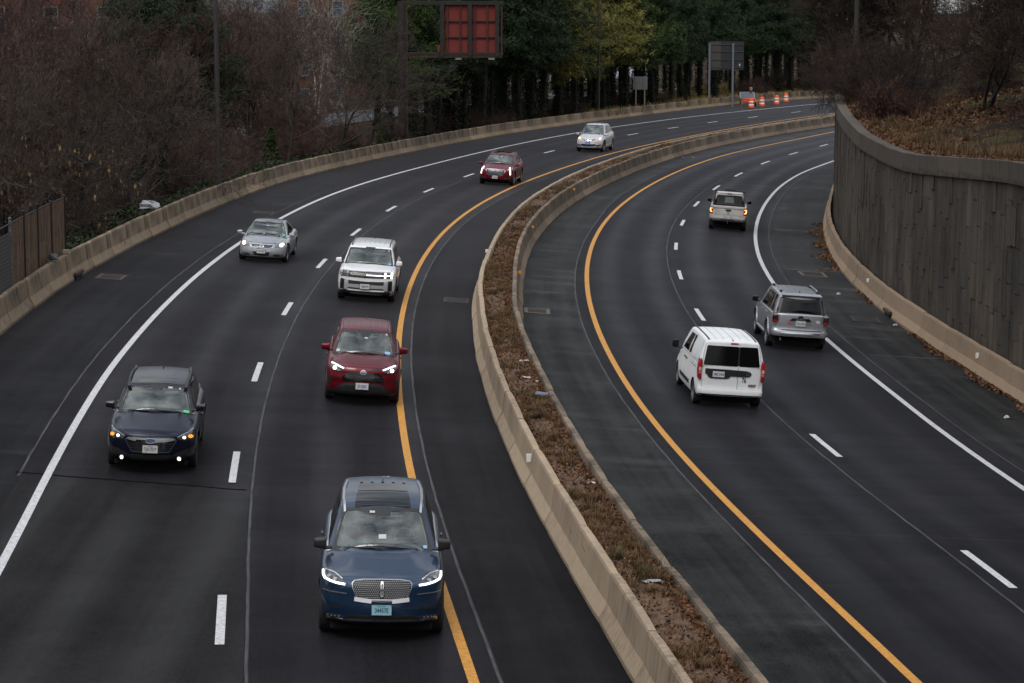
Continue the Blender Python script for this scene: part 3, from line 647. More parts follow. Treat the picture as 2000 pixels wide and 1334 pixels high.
for i in range(2): PR['tree%d' % i] = proto_bare('bare_tree', 30 + i, 12., .20, M_BARK, M_TWIG2, P_TREE, 1, lean=.06)
PR['pale'] = proto_bare('pale_bark_tree', 41, 14., .19, M_PALE, M_PALE, dict(P_TREE, lv=3, kids=[1.1, 1.1, 1.0, 0], rmin=.012), 2, spread=.45)
PR['ivytree'] = proto_bare('ivy_covered_tree', 45, 8., .17, M_BARK, M_TWIG2, P_TREE, 2, spread=.5, ivy=2600)
PR['tan'] = proto_bare('leafy_bare_tree', 47, 7., .09, M_BARK, M_TWIG2, P_TREE, 2, spread=.7, leaves=500)
PR['pineD'] = proto_pine('pine_tree', 50, 12.4, 5.8, .24, M_PINE, M_BARK, 3.4, 1., 900)
PR['pineE'] = proto_pine('pine_tree', 51, 12.2, 5.2, .22, M_PINE, M_BARK, 3.0, 1.1, 1500)
PR['pineG'] = proto_pine('green_pine_tree', 52, 13.5, 5.0, .25, M_PINEG, M_BARK, 4.0, 1.1, 1200, .02)
PR['pineY'] = proto_pine('yellow_green_pine_tree', 53, 13.5, 5.0, .27, M_PINEY, M_BARK, 4.2, 1.1, 1300, .02)
def cone_bush(seed, H, r0):
    rs = np.random.default_rng(seed); r = thing('conical_evergreen', '', ''); N = 5200; f = rs.random(N) ** .75; a = rs.uniform(0, 6.28, N)
    rr = r0 * (1 - f) ** .8 * np.sqrt(rs.random(N)) * rs.uniform(.85, 1.15, N) + .03; V, F = cards(np.stack([np.cos(a) * rr, np.sin(a) * rr, f * H], 1), .10, rs, 2.0, ((0, 0, 1), .5)); mesh_np('foliage', V, F, M_PINEG, r)
    segs_mesh('trunk', [(0, 0, -.2, 0, 0, H * .8, .07, .02)], M_BARK, r, 6); return r
PR['cone'] = cone_bush(60, 3.2, .75)
def redbush(seed):
    r = proto_bare('red_leaved_bush', seed, 2.6, .03, M_TWIG, M_TWIG, P_SHRUB, 12, spread=1.25, leaves=2600, ml=M_REDB); return r
PR['red'] = redbush(61)
used = set()
def plant(key, x, y, z, rz, sc, label, cat, group):
    src = PR[key]
    if key not in used:
        used.add(key); o = src; o.location = (x, y, z); o.rotation_euler = (0, 0, rz); o.scale = (sc, sc, sc); meta(o, label, cat, group)
    else: o = copy_tree(src, None, (x, y, z), rz, sc, label, group); o['category'] = cat
    if not group and 'group' in o: del o['group']
    return o
rv = random.Random(11)
def leftz(x, y):
    o = LN['bL'].x(y) - x                       # metres outside the left barrier
    g = float(gz(x, y))
    if o < 2: return g + .3
    return float(np.interp(o, [2, 5, 9, 18, 40], [g + .25, min(.2, g - .3), min(-.6, g - 1), min(-1., g - 1.6), -1.4]))
BEAR = lambda u: (u - 1000.) / 4774.7       # image pixel column u as the tangent of its bearing off the view axis
# --- thicket behind the left barrier
SECT = [(85.7, 'beside the brown board fence'), (119, 'between the board fence and the first lamp post'), (140, 'just past the first lamp post'), (163, 'in front of the red sign gantry'), (400, 'past the red sign gantry')]
def sect(y): return next(s for a, s in SECT if y < a)
for y in np.arange(58, 168, 4.4):
    for off in (3.0, 7.5):
        yy = y + rv.uniform(-1, 1); x = LN['bL'].x(yy) - off - rv.uniform(-.6, 2.4); s = sect(yy)
        if yy < 92: x -= 4.2 if off < 4 else 1.5
        if 131 < yy < 143 and off < 4: continue
        plant(rv.choice(('shrub0', 'shrub1', 'shrub2', 'shrub0')), x, yy, leftz(x, yy) - .1, rv.uniform(0, 6), rv.uniform(.32, .58) if off < 4 else rv.uniform(.6, 1.), 'bare reddish brown bush in the thicket ' + s, 'bush', 'bare bushes ' + s)
for y in np.arange(66, 176, 6.6):
    for off in (12, 22):
        yy = y + rv.uniform(-2, 2); x = LN['bL'].x(yy) - off - rv.uniform(-2, 3); s = sect(yy)
        if x / yy < -.215: continue
        plant('stree%d' % rv.randrange(3), x, yy, leftz(x, yy) - .1, rv.uniform(0, 6), rv.uniform(.8, 1.2), 'small bare tree with fine reddish twigs ' + s, 'tree', 'small bare trees ' + s)
for i in range(30):
    yy = rv.uniform(120, 250); b = rv.uniform(BEAR(-20), BEAR(790)); x = b * yy
    if LN['bL'].x(yy) - x < 24: continue
    plant('tree%d' % rv.randrange(2), x, yy, -1.8, rv.uniform(0, 6), rv.uniform(.85, 1.15), 'tall bare grey-brown tree at the back of the left woods', 'tree', 'tall bare trees at the back left')
for u, yy, sc in ((500, 168, .95), (560, 176, 1.05), (640, 182, 1.0), (715, 190, .9)):
    pass
for (u, yy, sc, rz, lab) in ((535, 172, .8, .4, 'pale-barked bare tree with forked white trunk beside the lamp post top'), (610, 180, .8, 2.2, 'pale-barked bare tree left of the red-brown sign frame, leaning limbs'), (700, 190, .7, 4.0, 'slim pale-barked bare tree next to the green pine by the sign post'), (390, 165, .6, 1.2, 'pale broken-limbed tree just left of the first lamp post')):
    plant('pale', BEAR(u) * yy, yy, -1.7, rz, sc, lab, 'tree', None)
plant('ivytree', BEAR(170) * 103, 103, -.9, .6, 1.05, 'forked tree wrapped in green ivy in front of the brick building', 'tree', None)
for (u, yy, sc, q) in ((95, 92, .62, 1.), (342, 126, .62, 2.), (560, 140, .75, 5.), (655, 150, .75, .3), (12, 88, .60, 2.2), (720, 160, .7, 3.1)): plant('tree%d' % (int(u) % 2), BEAR(u) * yy, yy, -.9, q, sc, 'dark-stemmed bare tree standing close behind the left barrier', 'tree', 'dark-stemmed trees close to the left barrier')
plant('ivytree', BEAR(262) * 110, 110, -1.0, 2.4, .85, 'leaning ivy-covered tree right of the forked ivy tree', 'tree', None)
plant('tan', BEAR(20) * 92, 92, -1.5, 1., .9, 'thin bare tree with hanging tan leaves behind the board fence', 'tree', None)
plant('tree0', BEAR(5) * 92, 92, -1.6, 2.6, .62, 'dark leaning bare tree at the left edge behind the fence', 'tree', None)
plant('cone', BEAR(530) * 134.5, 134.5, -.35, 0, 1.05, 'small conical evergreen standing behind the left barrier', 'evergreen', None)
plant('cone', BEAR(752) * 163, 163, -.5, 1, .95, 'narrow dark evergreen left of the red sign post foot', 'evergreen', None)
for (u, yy, sc) in ((300, 150, 1.1), (350, 158, 1.2), (395, 149, 1.0), (250, 165, 1.1)):
    plant('pineD', BEAR(u) * yy, yy, -2.2, u, sc * .9, 'dark evergreen in front of the brick building behind the first lamp post', 'tree', 'dark evergreens by the brick building')
for (u, yy) in ((762, 186), (740, 200)):
    plant('pineG', BEAR(u) * yy, yy, -1.2, u, .95, 'green pine just left of the red sign gantry', 'tree', 'green pines by the gantry')
for i in range(46):  # unseen trees, added to darken side reflections and the near road
    side = -1 if i % 2 else 1; yy = rv.uniform(-45, 52); x = (LN['bL'].x(yy) - rv.uniform(5, 26)) if side < 0 else (WF.x(max(yy, -24)) + rv.uniform(3, 22))
    if side < 0 and x > -.215 * yy - 3 and yy > 40: continue
    if side > 0 and yy > 44: continue
    plant(rv.choice(('pineD', 'pineE', 'tree0', 'stree1')), x, yy, -1.2 if side < 0 else 5.5, rv.uniform(0, 6), rv.uniform(.95, 1.3), 'unseen tree beside the road, added to darken the near road', 'tree', 'added trees outside the view')
# --- pine stand on the outside of the bend
def barry(b):                                # distance at which a bearing crosses the left barrier
    for y in np.arange(100, 320, .5):
        if LN['bL'].x(y) > b * y: return 320 if False else y
    return 320
def bcross(b):
    l = LN['bL']; best = 300
    for y in np.arange(300, 100, -.5):
        if l.x(y) < b * y: best = y + .5; break
    return best
PU = []
for row, (d0, n) in enumerate(((9.5, 30), (15, 28), (26, 30), (42, 30), (62, 30), (90, 26))):
    for i in range(n):
        u = 790 + (1670 - 790) * (i + .5 + rv.uniform(-.35, .35)) / n; b = BEAR(u); y = bcross(b) + d0 + rv.uniform(-3, 4)
        if row < 2 and 1290 < u < 1480 and rv.random() < .75: continue
        key = 'pineY' if (1035 < u < 1215 and row < 3 and rv.random() < .62) else ('pineG' if (1190 < u < 1310 and row < 4 and rv.random() < .7) or (u < 830 and rv.random() < .4) else rv.choice(('pineD', 'pineE')))
        y += 7 if (u < 1000 and row == 0) else 0; PU.append((key, u, y, b, row))
for (key, u, y, b, row) in PU:
    sec = 'behind the red sign gantry' if u < 985 else ('between the gantry and the second lamp post' if u < 1175 else ('between the second lamp post and the grey road sign' if u < 1380 else 'behind the orange barrels'))
    lab = {'pineY': 'pine with yellow-green crown ', 'pineG': 'bright green pine '}.get(key, 'tall dark pine with ivy-clad trunk ') + sec
    plant(key, b * y, y, -1.1 + min(1, row * .1), rv.uniform(0, 6), rv.uniform(.85, 1.15), lab, 'tree', {'pineY': 'yellow-green pines ', 'pineG': 'green pines '}.get(key, 'dark pines ') + sec)
for i in range(34):                          # undergrowth below the pines
    u = rv.uniform(800, 1640); b = BEAR(u); y = bcross(b) + rv.uniform(11, 26); s = 'below the pines by the gantry' if u < 1000 else ('below the pines in the middle of the bend' if u < 1300 else 'below the pines behind the barrels')
    if 1290 < u < 1450: continue
    plant('shrub%d' % rv.randrange(3), b * y, y, -.9, rv.uniform(0, 6), rv.uniform(.4, .62), 'low bare bush ' + s, 'bush', 'low bushes ' + s)
# --- trees and bushes on the embankment above the wall
def rz_(x, y):
    o = x - WF.x(y) - .36; h = np.interp(o, [0, .8, 2.5, 6, 12, 25, 60, 130], [-.1, 0, .25, 1.2, 2.9, 4.6, 6, 7]); return float(gz(x, y)) + wallh(y) + h
for i in range(58):
    yy = rv.uniform(66, 150); x = WF.x(yy) + rv.uniform(4.0, 26)
    if x / yy > .235 and rv.random() < .6: continue
    if .116 < x / yy < .172 and yy < 127: continue
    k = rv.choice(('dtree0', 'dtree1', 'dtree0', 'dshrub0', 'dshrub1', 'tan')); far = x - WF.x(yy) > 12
    s = 'high on the embankment' if far else 'on the lower embankment above the wall'
    sc = rv.uniform(.55, .95) if not far else rv.uniform(.8, 1.1)
    kind = 'bush' if 'shrub' in k else 'tree'
    plant(k, x, yy, rz_(x, yy) - .1, rv.uniform(0, 6), sc, ('bare brown bush ' if kind == 'bush' else ('bare tree with hanging tan leaves ' if k == 'tan' else 'bare twiggy tree ')) + s, kind, ('bushes ' if kind == 'bush' else ('tan-leaved trees ' if k == 'tan' else 'bare trees ')) + s)
for i in range(44):
    yy = rv.uniform(86, 165); x = WF.x(min(yy, 150)) + rv.uniform(11, 40)
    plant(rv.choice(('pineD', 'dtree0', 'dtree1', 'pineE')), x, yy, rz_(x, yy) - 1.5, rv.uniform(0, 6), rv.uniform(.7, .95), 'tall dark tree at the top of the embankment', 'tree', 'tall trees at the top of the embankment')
for (yy, off, sc) in ((103.5, 1.9, 1.0), (108, 2.6, 1.15), (114, 2.4, 1.1), (119, 3.4, 1.1)):
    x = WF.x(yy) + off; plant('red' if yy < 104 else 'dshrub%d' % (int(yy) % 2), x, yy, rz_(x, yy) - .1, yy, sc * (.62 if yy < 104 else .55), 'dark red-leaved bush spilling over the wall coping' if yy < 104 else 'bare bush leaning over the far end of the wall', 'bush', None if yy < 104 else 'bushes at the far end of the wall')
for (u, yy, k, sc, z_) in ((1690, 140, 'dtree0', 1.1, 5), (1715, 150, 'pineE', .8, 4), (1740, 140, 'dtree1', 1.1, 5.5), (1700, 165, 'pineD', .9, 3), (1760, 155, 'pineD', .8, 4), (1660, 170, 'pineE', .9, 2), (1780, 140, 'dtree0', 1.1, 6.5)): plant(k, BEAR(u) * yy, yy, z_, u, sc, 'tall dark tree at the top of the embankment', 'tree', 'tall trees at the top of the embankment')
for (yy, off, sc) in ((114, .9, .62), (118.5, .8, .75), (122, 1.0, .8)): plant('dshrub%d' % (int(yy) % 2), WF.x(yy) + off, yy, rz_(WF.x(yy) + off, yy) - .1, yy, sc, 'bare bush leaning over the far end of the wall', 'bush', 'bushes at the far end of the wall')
for k in list(PR):
    if k not in used:
        for ch in list(PR[k].children): bpy.data.objects.remove(ch)
        bpy.data.objects.remove(PR[k])
# ---------------------------------------------------------------- ground cover (stuff)
def stuff(name, V, F, m, label=None): o = mesh_np(name, V, F, m); meta(o, kind='stuff'); return o
rs = np.random.default_rng(4)
N = 9000; y = rs.uniform(26, 205, N) ** 1.0; y = 26 + (y - 26) ** 1.0; xa = np.interp(y, LN['mbase'].Y, LN['mbase'].X) + .38; xb = np.interp(y, LN['rbase'].Y, LN['rbase'].X) - .38; f = rs.random(N)
f = np.where(rs.random(N) < .5, f, np.where(rs.random(N) < .5, f * .12, 1 - f * .12)); x = xa + (xb - xa) * f
N2 = 15000; y2 = 26 + rs.random(N2) * 75; xa2 = np.interp(y2, LN['mbase'].Y, LN['mbase'].X) + .38; xb2 = np.interp(y2, LN['rbase'].Y, LN['rbase'].X) - .38; f2 = rs.random(N2); f2 = np.where(rs.random(N2) < .45, f2, 1 - f2 * .25); x2 = xa2 + (xb2 - xa2) * f2
X = np.concatenate([x, x2]); Y = np.concatenate([y, y2]); FF = np.concatenate([f, f2]); V, F = cards(np.stack([X, Y, -bank(Y) * X + soil(Y, FF) + .01 + rs.random(len(X)) * .05], 1), .055, rs, 1.3); stuff('leaf_litter', V, F, M_LITTER)
def blades(cx, cy, cz, n, h, spread, rs, w=.010):
    a = rs.uniform(0, 6.28, n); r = np.abs(rs.normal(size=n)) * spread * .45; bx = cx + np.cos(a) * r; by = cy + np.sin(a) * r; hh = h * rs.uniform(.5, 1.1, n)
    ox = np.cos(a) * hh * rs.uniform(.1, .9, n); oy = np.sin(a) * hh * rs.uniform(.1, .9, n); ca, sa = np.cos(a + 1.57) * w, np.sin(a + 1.57) * w
    return np.stack([np.stack([bx - ca, by - sa, cz + 0 * a], 1), np.stack([bx + ca, by + sa, cz + 0 * a], 1), np.stack([bx + ox, by + oy, cz + hh], 1)], 1)
for nm, m, n, hr, sd in (('dry_grass', M_DRY, 1500, (.08, .22), 1), ('weeds', M_GRN, 130, (.08, .22), 2)):
    rs = np.random.default_rng(sd); out = []
    for i in range(n):
        y = 26 + 150 * rs.random() ** 1.5
        if math.sin(y * 1.15) + math.sin(y * .47 + 1) + rs.normal() * .5 < -.45: continue
        xa = LN['mbase'].x(y) + .42; xb = LN['rbase'].x(y) - .42; fq = rs.random(); x = xa + (xb - xa) * fq; out.append(blades(x, y, gz(x, y) + soil(y, fq) - .01, 60 if y < 90 else 24, rs.uniform(*hr), rs.uniform(.12, .32), rs, .008 if y < 90 else .015))
    A = np.concatenate(out); stuff(nm, A.reshape(-1, 3), np.arange(len(A) * 3).reshape(-1, 3), m)
# leaves blown against the foot of the right barrier, litter on the embankment
rs = np.random.default_rng(8); P_ = []
l = LN['bR']
for (y0, y1, n, w) in ((64, 80, 1300, .17), (99, 121, 2600, .30), (88, 92, 160, .15), (52, 66, 500, .16)):
    for i in range(n):
        y = rs.uniform(y0, y1); o = abs(rs.normal()) * w * (.5 + .5 * math.sin(y * 1.1)); x = l.x(y) - .02 - o; P_.append((x, y, gz(x, y) + .02 + rs.random() * .06))
V, F = cards(np.array(P_), .085, rs, 1.3, ((1, 0, 0), .2)); stuff('gutter_leaves', V, F, M_LITTER)
P_ = []
for i in range(30000):
    y = rs.uniform(60, 125); o = .1 + 13 * rs.random() ** 1.8; x = WF.x(y) + .36 + o
    if math.sin(x * .9 + y * .35) + math.sin(y * .6) < -.5 and rs.random() < .75: continue
    P_.append((x, y, rz_(x, y) + .03 + rs.random() * .06))
V, F = cards(np.array(P_), .13, rs, 1.3, ((0, 1, .3), .3)); stuff('leaf_carpet', V, F, M_LITTER)
out = []
for i in range(420):
    y = rs.uniform(62, 118); o = .35 + abs(rs.normal()) * 2.0; x = WF.x(y) + .36 + o; out.append(blades(x, y, rz_(x, y), 40, rs.uniform(.2, .5), .3, rs, .014))
A = np.concatenate(out); stuff('dry_tufts', A.reshape(-1, 3), np.arange(len(A) * 3).reshape(-1, 3), M_DRY)
P_ = []
for i in range(16000):
    y = rs.uniform(66, 172); o = .45 + 3.2 * rs.random() ** 1.5; x = LN['bL'].x(y) - o; P_.append((x, y, leftz(x, y) + (.12 if o < 2 else .05) + rs.random() * .18 * (1 + math.sin(y * .4))))
V, F = cards(np.array(P_), .12, rs, 1.2, ((0, -.4, 1), .4)); stuff('ivy_ground_cover', V, F, M_IVY)
out = []
for i in range(1500):
    u = rs.uniform(1150, 1640); b = BEAR(u); y = bcross(b) + 1.2 + 55 * rs.random() ** 1.6; x = b * y; out.append(blades(x, y, -.55 if y - bcross(b) > 5 else gz(x, y) + .35, 22, rs.uniform(.3, .75), .7, rs, .035))
A = np.concatenate(out); M_BANK = leafmat('bank_grass_mat', (.11, .088, .030), (.30, .225, .085), sc=.4); stuff('bank_grass', A.reshape(-1, 3), np.arange(len(A) * 3).reshape(-1, 3), M_BANK)
# ================================================================ vehicles
def ipl(tab, v):
    """smooth interpolation through (key, value) pairs"""
    ks = [p[0] for p in tab]; vs = [p[1] for p in tab]
    if v <= ks[0]: return vs[0]
    if v >= ks[-1]: return vs[-1]
    i = max(j for j in range(len(ks) - 1) if ks[j] <= v); n = len(ks)
    h = ks[i + 1] - ks[i]; t = (v - ks[i]) / h; dl = (vs[i + 1] - vs[i]) / h
    d0 = dl if i == 0 else (vs[i + 1] - vs[i - 1]) / (ks[i + 1] - ks[i - 1]); d1 = dl if i == n - 2 else (vs[i + 2] - vs[i]) / (ks[i + 2] - ks[i])
    if i > 0 and (vs[i] - vs[i - 1]) * dl <= 0: d0 = 0
    if i < n - 2 and (vs[i + 2] - vs[i + 1]) * dl <= 0: d1 = 0
    lim = 3 * abs(dl); d0 = max(-lim, min(lim, d0)); d1 = max(-lim, min(lim, d1))
    return (2 * t**3 - 3 * t**2 + 1) * vs[i] + (t**3 - 2 * t**2 + t) * h * d0 + (-2 * t**3 + 3 * t**2) * vs[i + 1] + (t**3 - t**2) * h * d1
def boxgrid(A, B, C, F, skip=None, topmat=None):
    """surface of a deformed box; A, B, C are the lattice parameters, F maps (a, b, c) to a point"""
    idx = {}; vs = []; fs = []; mi = []
    def vid(i, j, k):
        if (i, j, k) not in idx: idx[(i, j, k)] = len(vs); vs.append(F(A[i], B[j], C[k]))
        return idx[(i, j, k)]
    na, nb, nc = len(A) - 1, len(B) - 1, len(C) - 1
    def quad(q, side, ctr):
        if skip and skip(side, *ctr): return
        fs.append(tuple(vid(*p) for p in q)); mi.append(topmat(side, *ctr) if topmat else 0)
    mid = lambda L, i: (L[i] + L[i + 1]) / 2
    for j in range(nb):
        for k in range(nc):
            quad([(0, j, k), (0, j + 1, k), (0, j + 1, k + 1), (0, j, k + 1)], 'front', (0, mid(B, j), mid(C, k)))
            quad([(na, j, k), (na, j, k + 1), (na, j + 1, k + 1), (na, j + 1, k)], 'rear', (1, mid(B, j), mid(C, k)))
    for i in range(na):
        for k in range(nc):
            quad([(i, 0, k), (i, 0, k + 1), (i + 1, 0, k + 1), (i + 1, 0, k)], 'side', (mid(A, i), -1, mid(C, k)))
            quad([(i, nb, k), (i + 1, nb, k), (i + 1, nb, k + 1), (i, nb, k + 1)], 'side', (mid(A, i), 1, mid(C, k)))
        for j in range(nb):
            quad([(i, j, nc), (i, j + 1, nc), (i + 1, j + 1, nc), (i + 1, j, nc)], 'top', (mid(A, i), mid(B, j), 1))
            quad([(i, j, 0), (i + 1, j, 0), (i + 1, j + 1, 0), (i, j + 1, 0)], 'bottom', (mid(A, i), mid(B, j), 0))
    return vs, fs, mi
def bevel_mesh(vs, fs, mi, width, ang=28, seg=3):
    me = bpy.data.meshes.new('tmp'); me.from_pydata([tuple(v) for v in vs], [], fs); me.polygons.foreach_set('material_index', mi)
    bm = bmesh.new(); bm.from_mesh(me)
    es = [e for e in bm.edges if len(e.link_faces) == 2 and e.calc_face_angle(0) > R(ang)]
    if width: bmesh.ops.bevel(bm, geom=es, offset=width, segments=seg, affect='EDGES', clamp_overlap=True, profile=.5)
    bmesh.ops.recalc_face_normals(bm, faces=bm.faces)
    V = [tuple(v.co) for v in bm.verts]; F = [tuple(v.index for v in f.verts) for f in bm.faces]; M_ = [f.material_index for f in bm.faces]
    bm.free(); bpy.data.meshes.remove(me); return V, F, M_
def linsp(a, b, n): return [a + (b - a) * i / n for i in range(n + 1)]
def roundpoly(P, r=.02, n=4):
    out = []; N = len(P)
    for i in range(N):
        p0, p1, p2 = Vector(P[i - 1]), Vector(P[i]), Vector(P[(i + 1) % N]); a = (p0 - p1); b = (p2 - p1); la, lb_ = a.length, b.length
        d = min(r, la * .45, lb_ * .45); A_ = p1 + a.normalized() * d; B_ = p1 + b.normalized() * d
        for k in range(n + 1):
            t = k / n; q = A_ * (1 - t)**2 + p1 * 2 * t * (1 - t) + B_ * t**2; out.append((q.x, q.y))
    return out
def disc(cx, cy, rx, ry=None, n=16): ry = ry or rx; return [(cx + rx * math.cos(2 * math.pi * i / n), cy + ry * math.sin(2 * math.pi * i / n)) for i in range(n)]
def inpoly(P, x, y):
    c = False; n = len(P)
    for i in range(n):
        x1, y1 = P[i]; x2, y2 = P[i - 1]
        if (y1 > y) != (y2 > y) and x < (x2 - x1) * (y - y1) / (y2 - y1) + x1: c = not c
    return c
# materials
def paint_mat(name, col, metal=.3, rough=.32, coat=.8, dirt=.12):
    m = mat(name, col, rough, metal, coat, noise=(2.2, 1 - dirt, 1 + dirt * .5, 6)); return m
M_BLKP = mat('plastic_black', (.012, .012, .013), .45); M_BLKG = mat('gloss_black', (.006, .006, .007), .12, 0, .6); M_CHR = mat('chrome', (.62, .63, .65), .14, 1.)
M_SILV = mat('satin_silver', (.42, .43, .45), .3, .9); M_RUB = mat('tyre_rubber', (.012, .012, .0125), .8); M_INT = mat('cabin_trim', (.055, .055, .057), .8); M_LIN = mat('cabin_lining', (.42, .42, .40), .9)
M_LENS = mat('lamp_lens', (.30, .31, .33), .08, .3, .6); M_LENSD = mat('lamp_lens_dark', (.03, .032, .036), .1, .2, .8)
M_ON = mat('lamp_white_on', (1, 1, 1), .3, emit=(1., .97, .90), es=3.); M_ONS = mat('lamp_white_soft', (1, 1, 1), .3, emit=(.95, .98, 1.), es=1.8); M_ONW = mat('lamp_warm_on', (1, .9, .7), .3, emit=(1., .70, .36), es=2.0)
M_AMB = mat('lamp_amber_on', (.8, .3, .05), .3, emit=(1., .30, .03), es=.9); M_AMBO = mat('lamp_amber_off', (.65, .20, .03), .25, 0, .5)
M_RED = mat('lamp_red', (.34, .010, .014), .15, 0, .8); M_REDON = mat('lamp_red_on', (1, .1, .05), .3, emit=(1., .09, .03), es=2.2); M_REDC = mat('lamp_red_core', (1, .5, .2), .3, emit=(1., .45, .12), es=2.6)
M_UND = mat('underbody_and_shade', (.005, .005, .005), .95); M_WSH = mat('white_sheet', (.50, .50, .48), .6); M_GRNS = mat('sticker_green', (.10, .55, .22), .6); M_BLUS = mat('sticker_blue', (.25, .45, .75), .6)
M_SEATL = mat('seat_light', (.22, .21, .20), .8); M_RIM = mat('rim_alloy', (.36, .37, .39), .3, .8); M_RIMD = mat('rim_dark', (.05, .05, .055), .35, .5)
def glass_mat(name, tint, refl=1.55, fr=(.30, .34, .33)):
    m = bpy.data.materials.new(name); m.use_nodes = True; t = m.node_tree; t.nodes.clear(); L = t.links.new; o = node(t, 'ShaderNodeOutputMaterial')
    tr = node(t, 'ShaderNodeBsdfTransparent'); tr.inputs[0].default_value = rgb(tint); gl = node(t, 'ShaderNodeBsdfGlossy'); gl.inputs['Roughness'].default_value = .03; gl.inputs['Color'].default_value = (.92, 1., .97, 1)
    f = node(t, 'ShaderNodeFresnel'); f.inputs['IOR'].default_value = 1.65; mm = node(t, 'ShaderNodeMath', operation='MULTIPLY'); mm.inputs[1].default_value = refl; L(f.outputs[0], mm.inputs[0])
    mx_ = node(t, 'ShaderNodeMixShader'); L(mm.outputs[0], mx_.inputs[0]); L(tr.outputs[0], mx_.inputs[1]); L(gl.outputs[0], mx_.inputs[2])
    L(mx_.outputs[0], o.inputs[0]); return m
M_WSC = glass_mat('windscreen_glass', (.66, .74, .70)); M_GLD = mat('glass_privacy', (.0035, .0038, .0042), .07, spec=.28); M_GLS = mat('glass_side', (.006, .008, .008), .05, spec=.40)
# wheels ---------------------------------------------------------
WHEELS = {}
def wheel(parent, x, y, r, w, style, spokes):
    key = (round(r, 3), round(w, 3), style, spokes); side = 1 if x > 0 else -1
    if key in WHEELS:
        c = WHEELS[key].copy(); COL.objects.link(c); c.parent = parent; c.location = (x, y, r); c.rotation_euler = (0, 0, 0 if side > 0 else math.pi)
        for ch in WHEELS[key].children: d = ch.copy(); COL.objects.link(d); d.parent = c
        return c
    MX = Matrix.Rotation(math.pi / 2, 3, 'Y'); h = w / 2; rr = r * .70          # the axle lies along x, outer face at +x
    b = MB(); b.lathe([(rr, -h * .9), (r * .90, -h), (r * .975, -h * .86), (r, -h * .6), (r, h * .6), (r * .975, h * .86), (r * .90, h), (rr, h * .9), (rr * .97, 0)], 36, MX, closed=True)
    o = b.build('wheel', M_RUB, parent, autos=50); o.location = (x, y, r); o.rotation_euler = (0, 0, 0 if side > 0 else math.pi)
    b = MB(); b.lathe([(rr * .985, h * .84), (rr * .90, h * .80), (rr * .86, h * .2), (rr * .86, -h * .7)], 32, MX, 0)
    b.lathe([(.001, h * .60), (rr * .24, h * .58), (rr * .26, h * .3)], 16, MX, 0)
    b.lathe([(.001, h * .12), (rr * .88, h * .12)], 24, MX, 1)
    for k in range(spokes):
        a = 2 * math.pi * k / spokes; M1 = Matrix.Rotation(a, 3, 'X'); wd = rr * (.13 if spokes > 6 else .19)
        q = [(h * .62, -wd * .6, rr * .15), (h * .62, wd * .6, rr * .15), (h * .78, wd, rr * .92), (h * .78, -wd, rr * .92), (h * .40, -wd * .6, rr * .15), (h * .40, wd * .6, rr * .15), (h * .55, wd, rr * .92), (h * .55, -wd, rr * .92)]
        b.add([M1 @ Vector(v) for v in q], [(0, 1, 2, 3), (1, 5, 6, 2), (4, 0, 3, 7), (3, 2, 6, 7)], 0)
    b.build('rim', [M_RIM if style != 'dark' else M_RIMD, M_UND], o, autos=35); WHEELS[key] = o; return o
class TL(list): pass
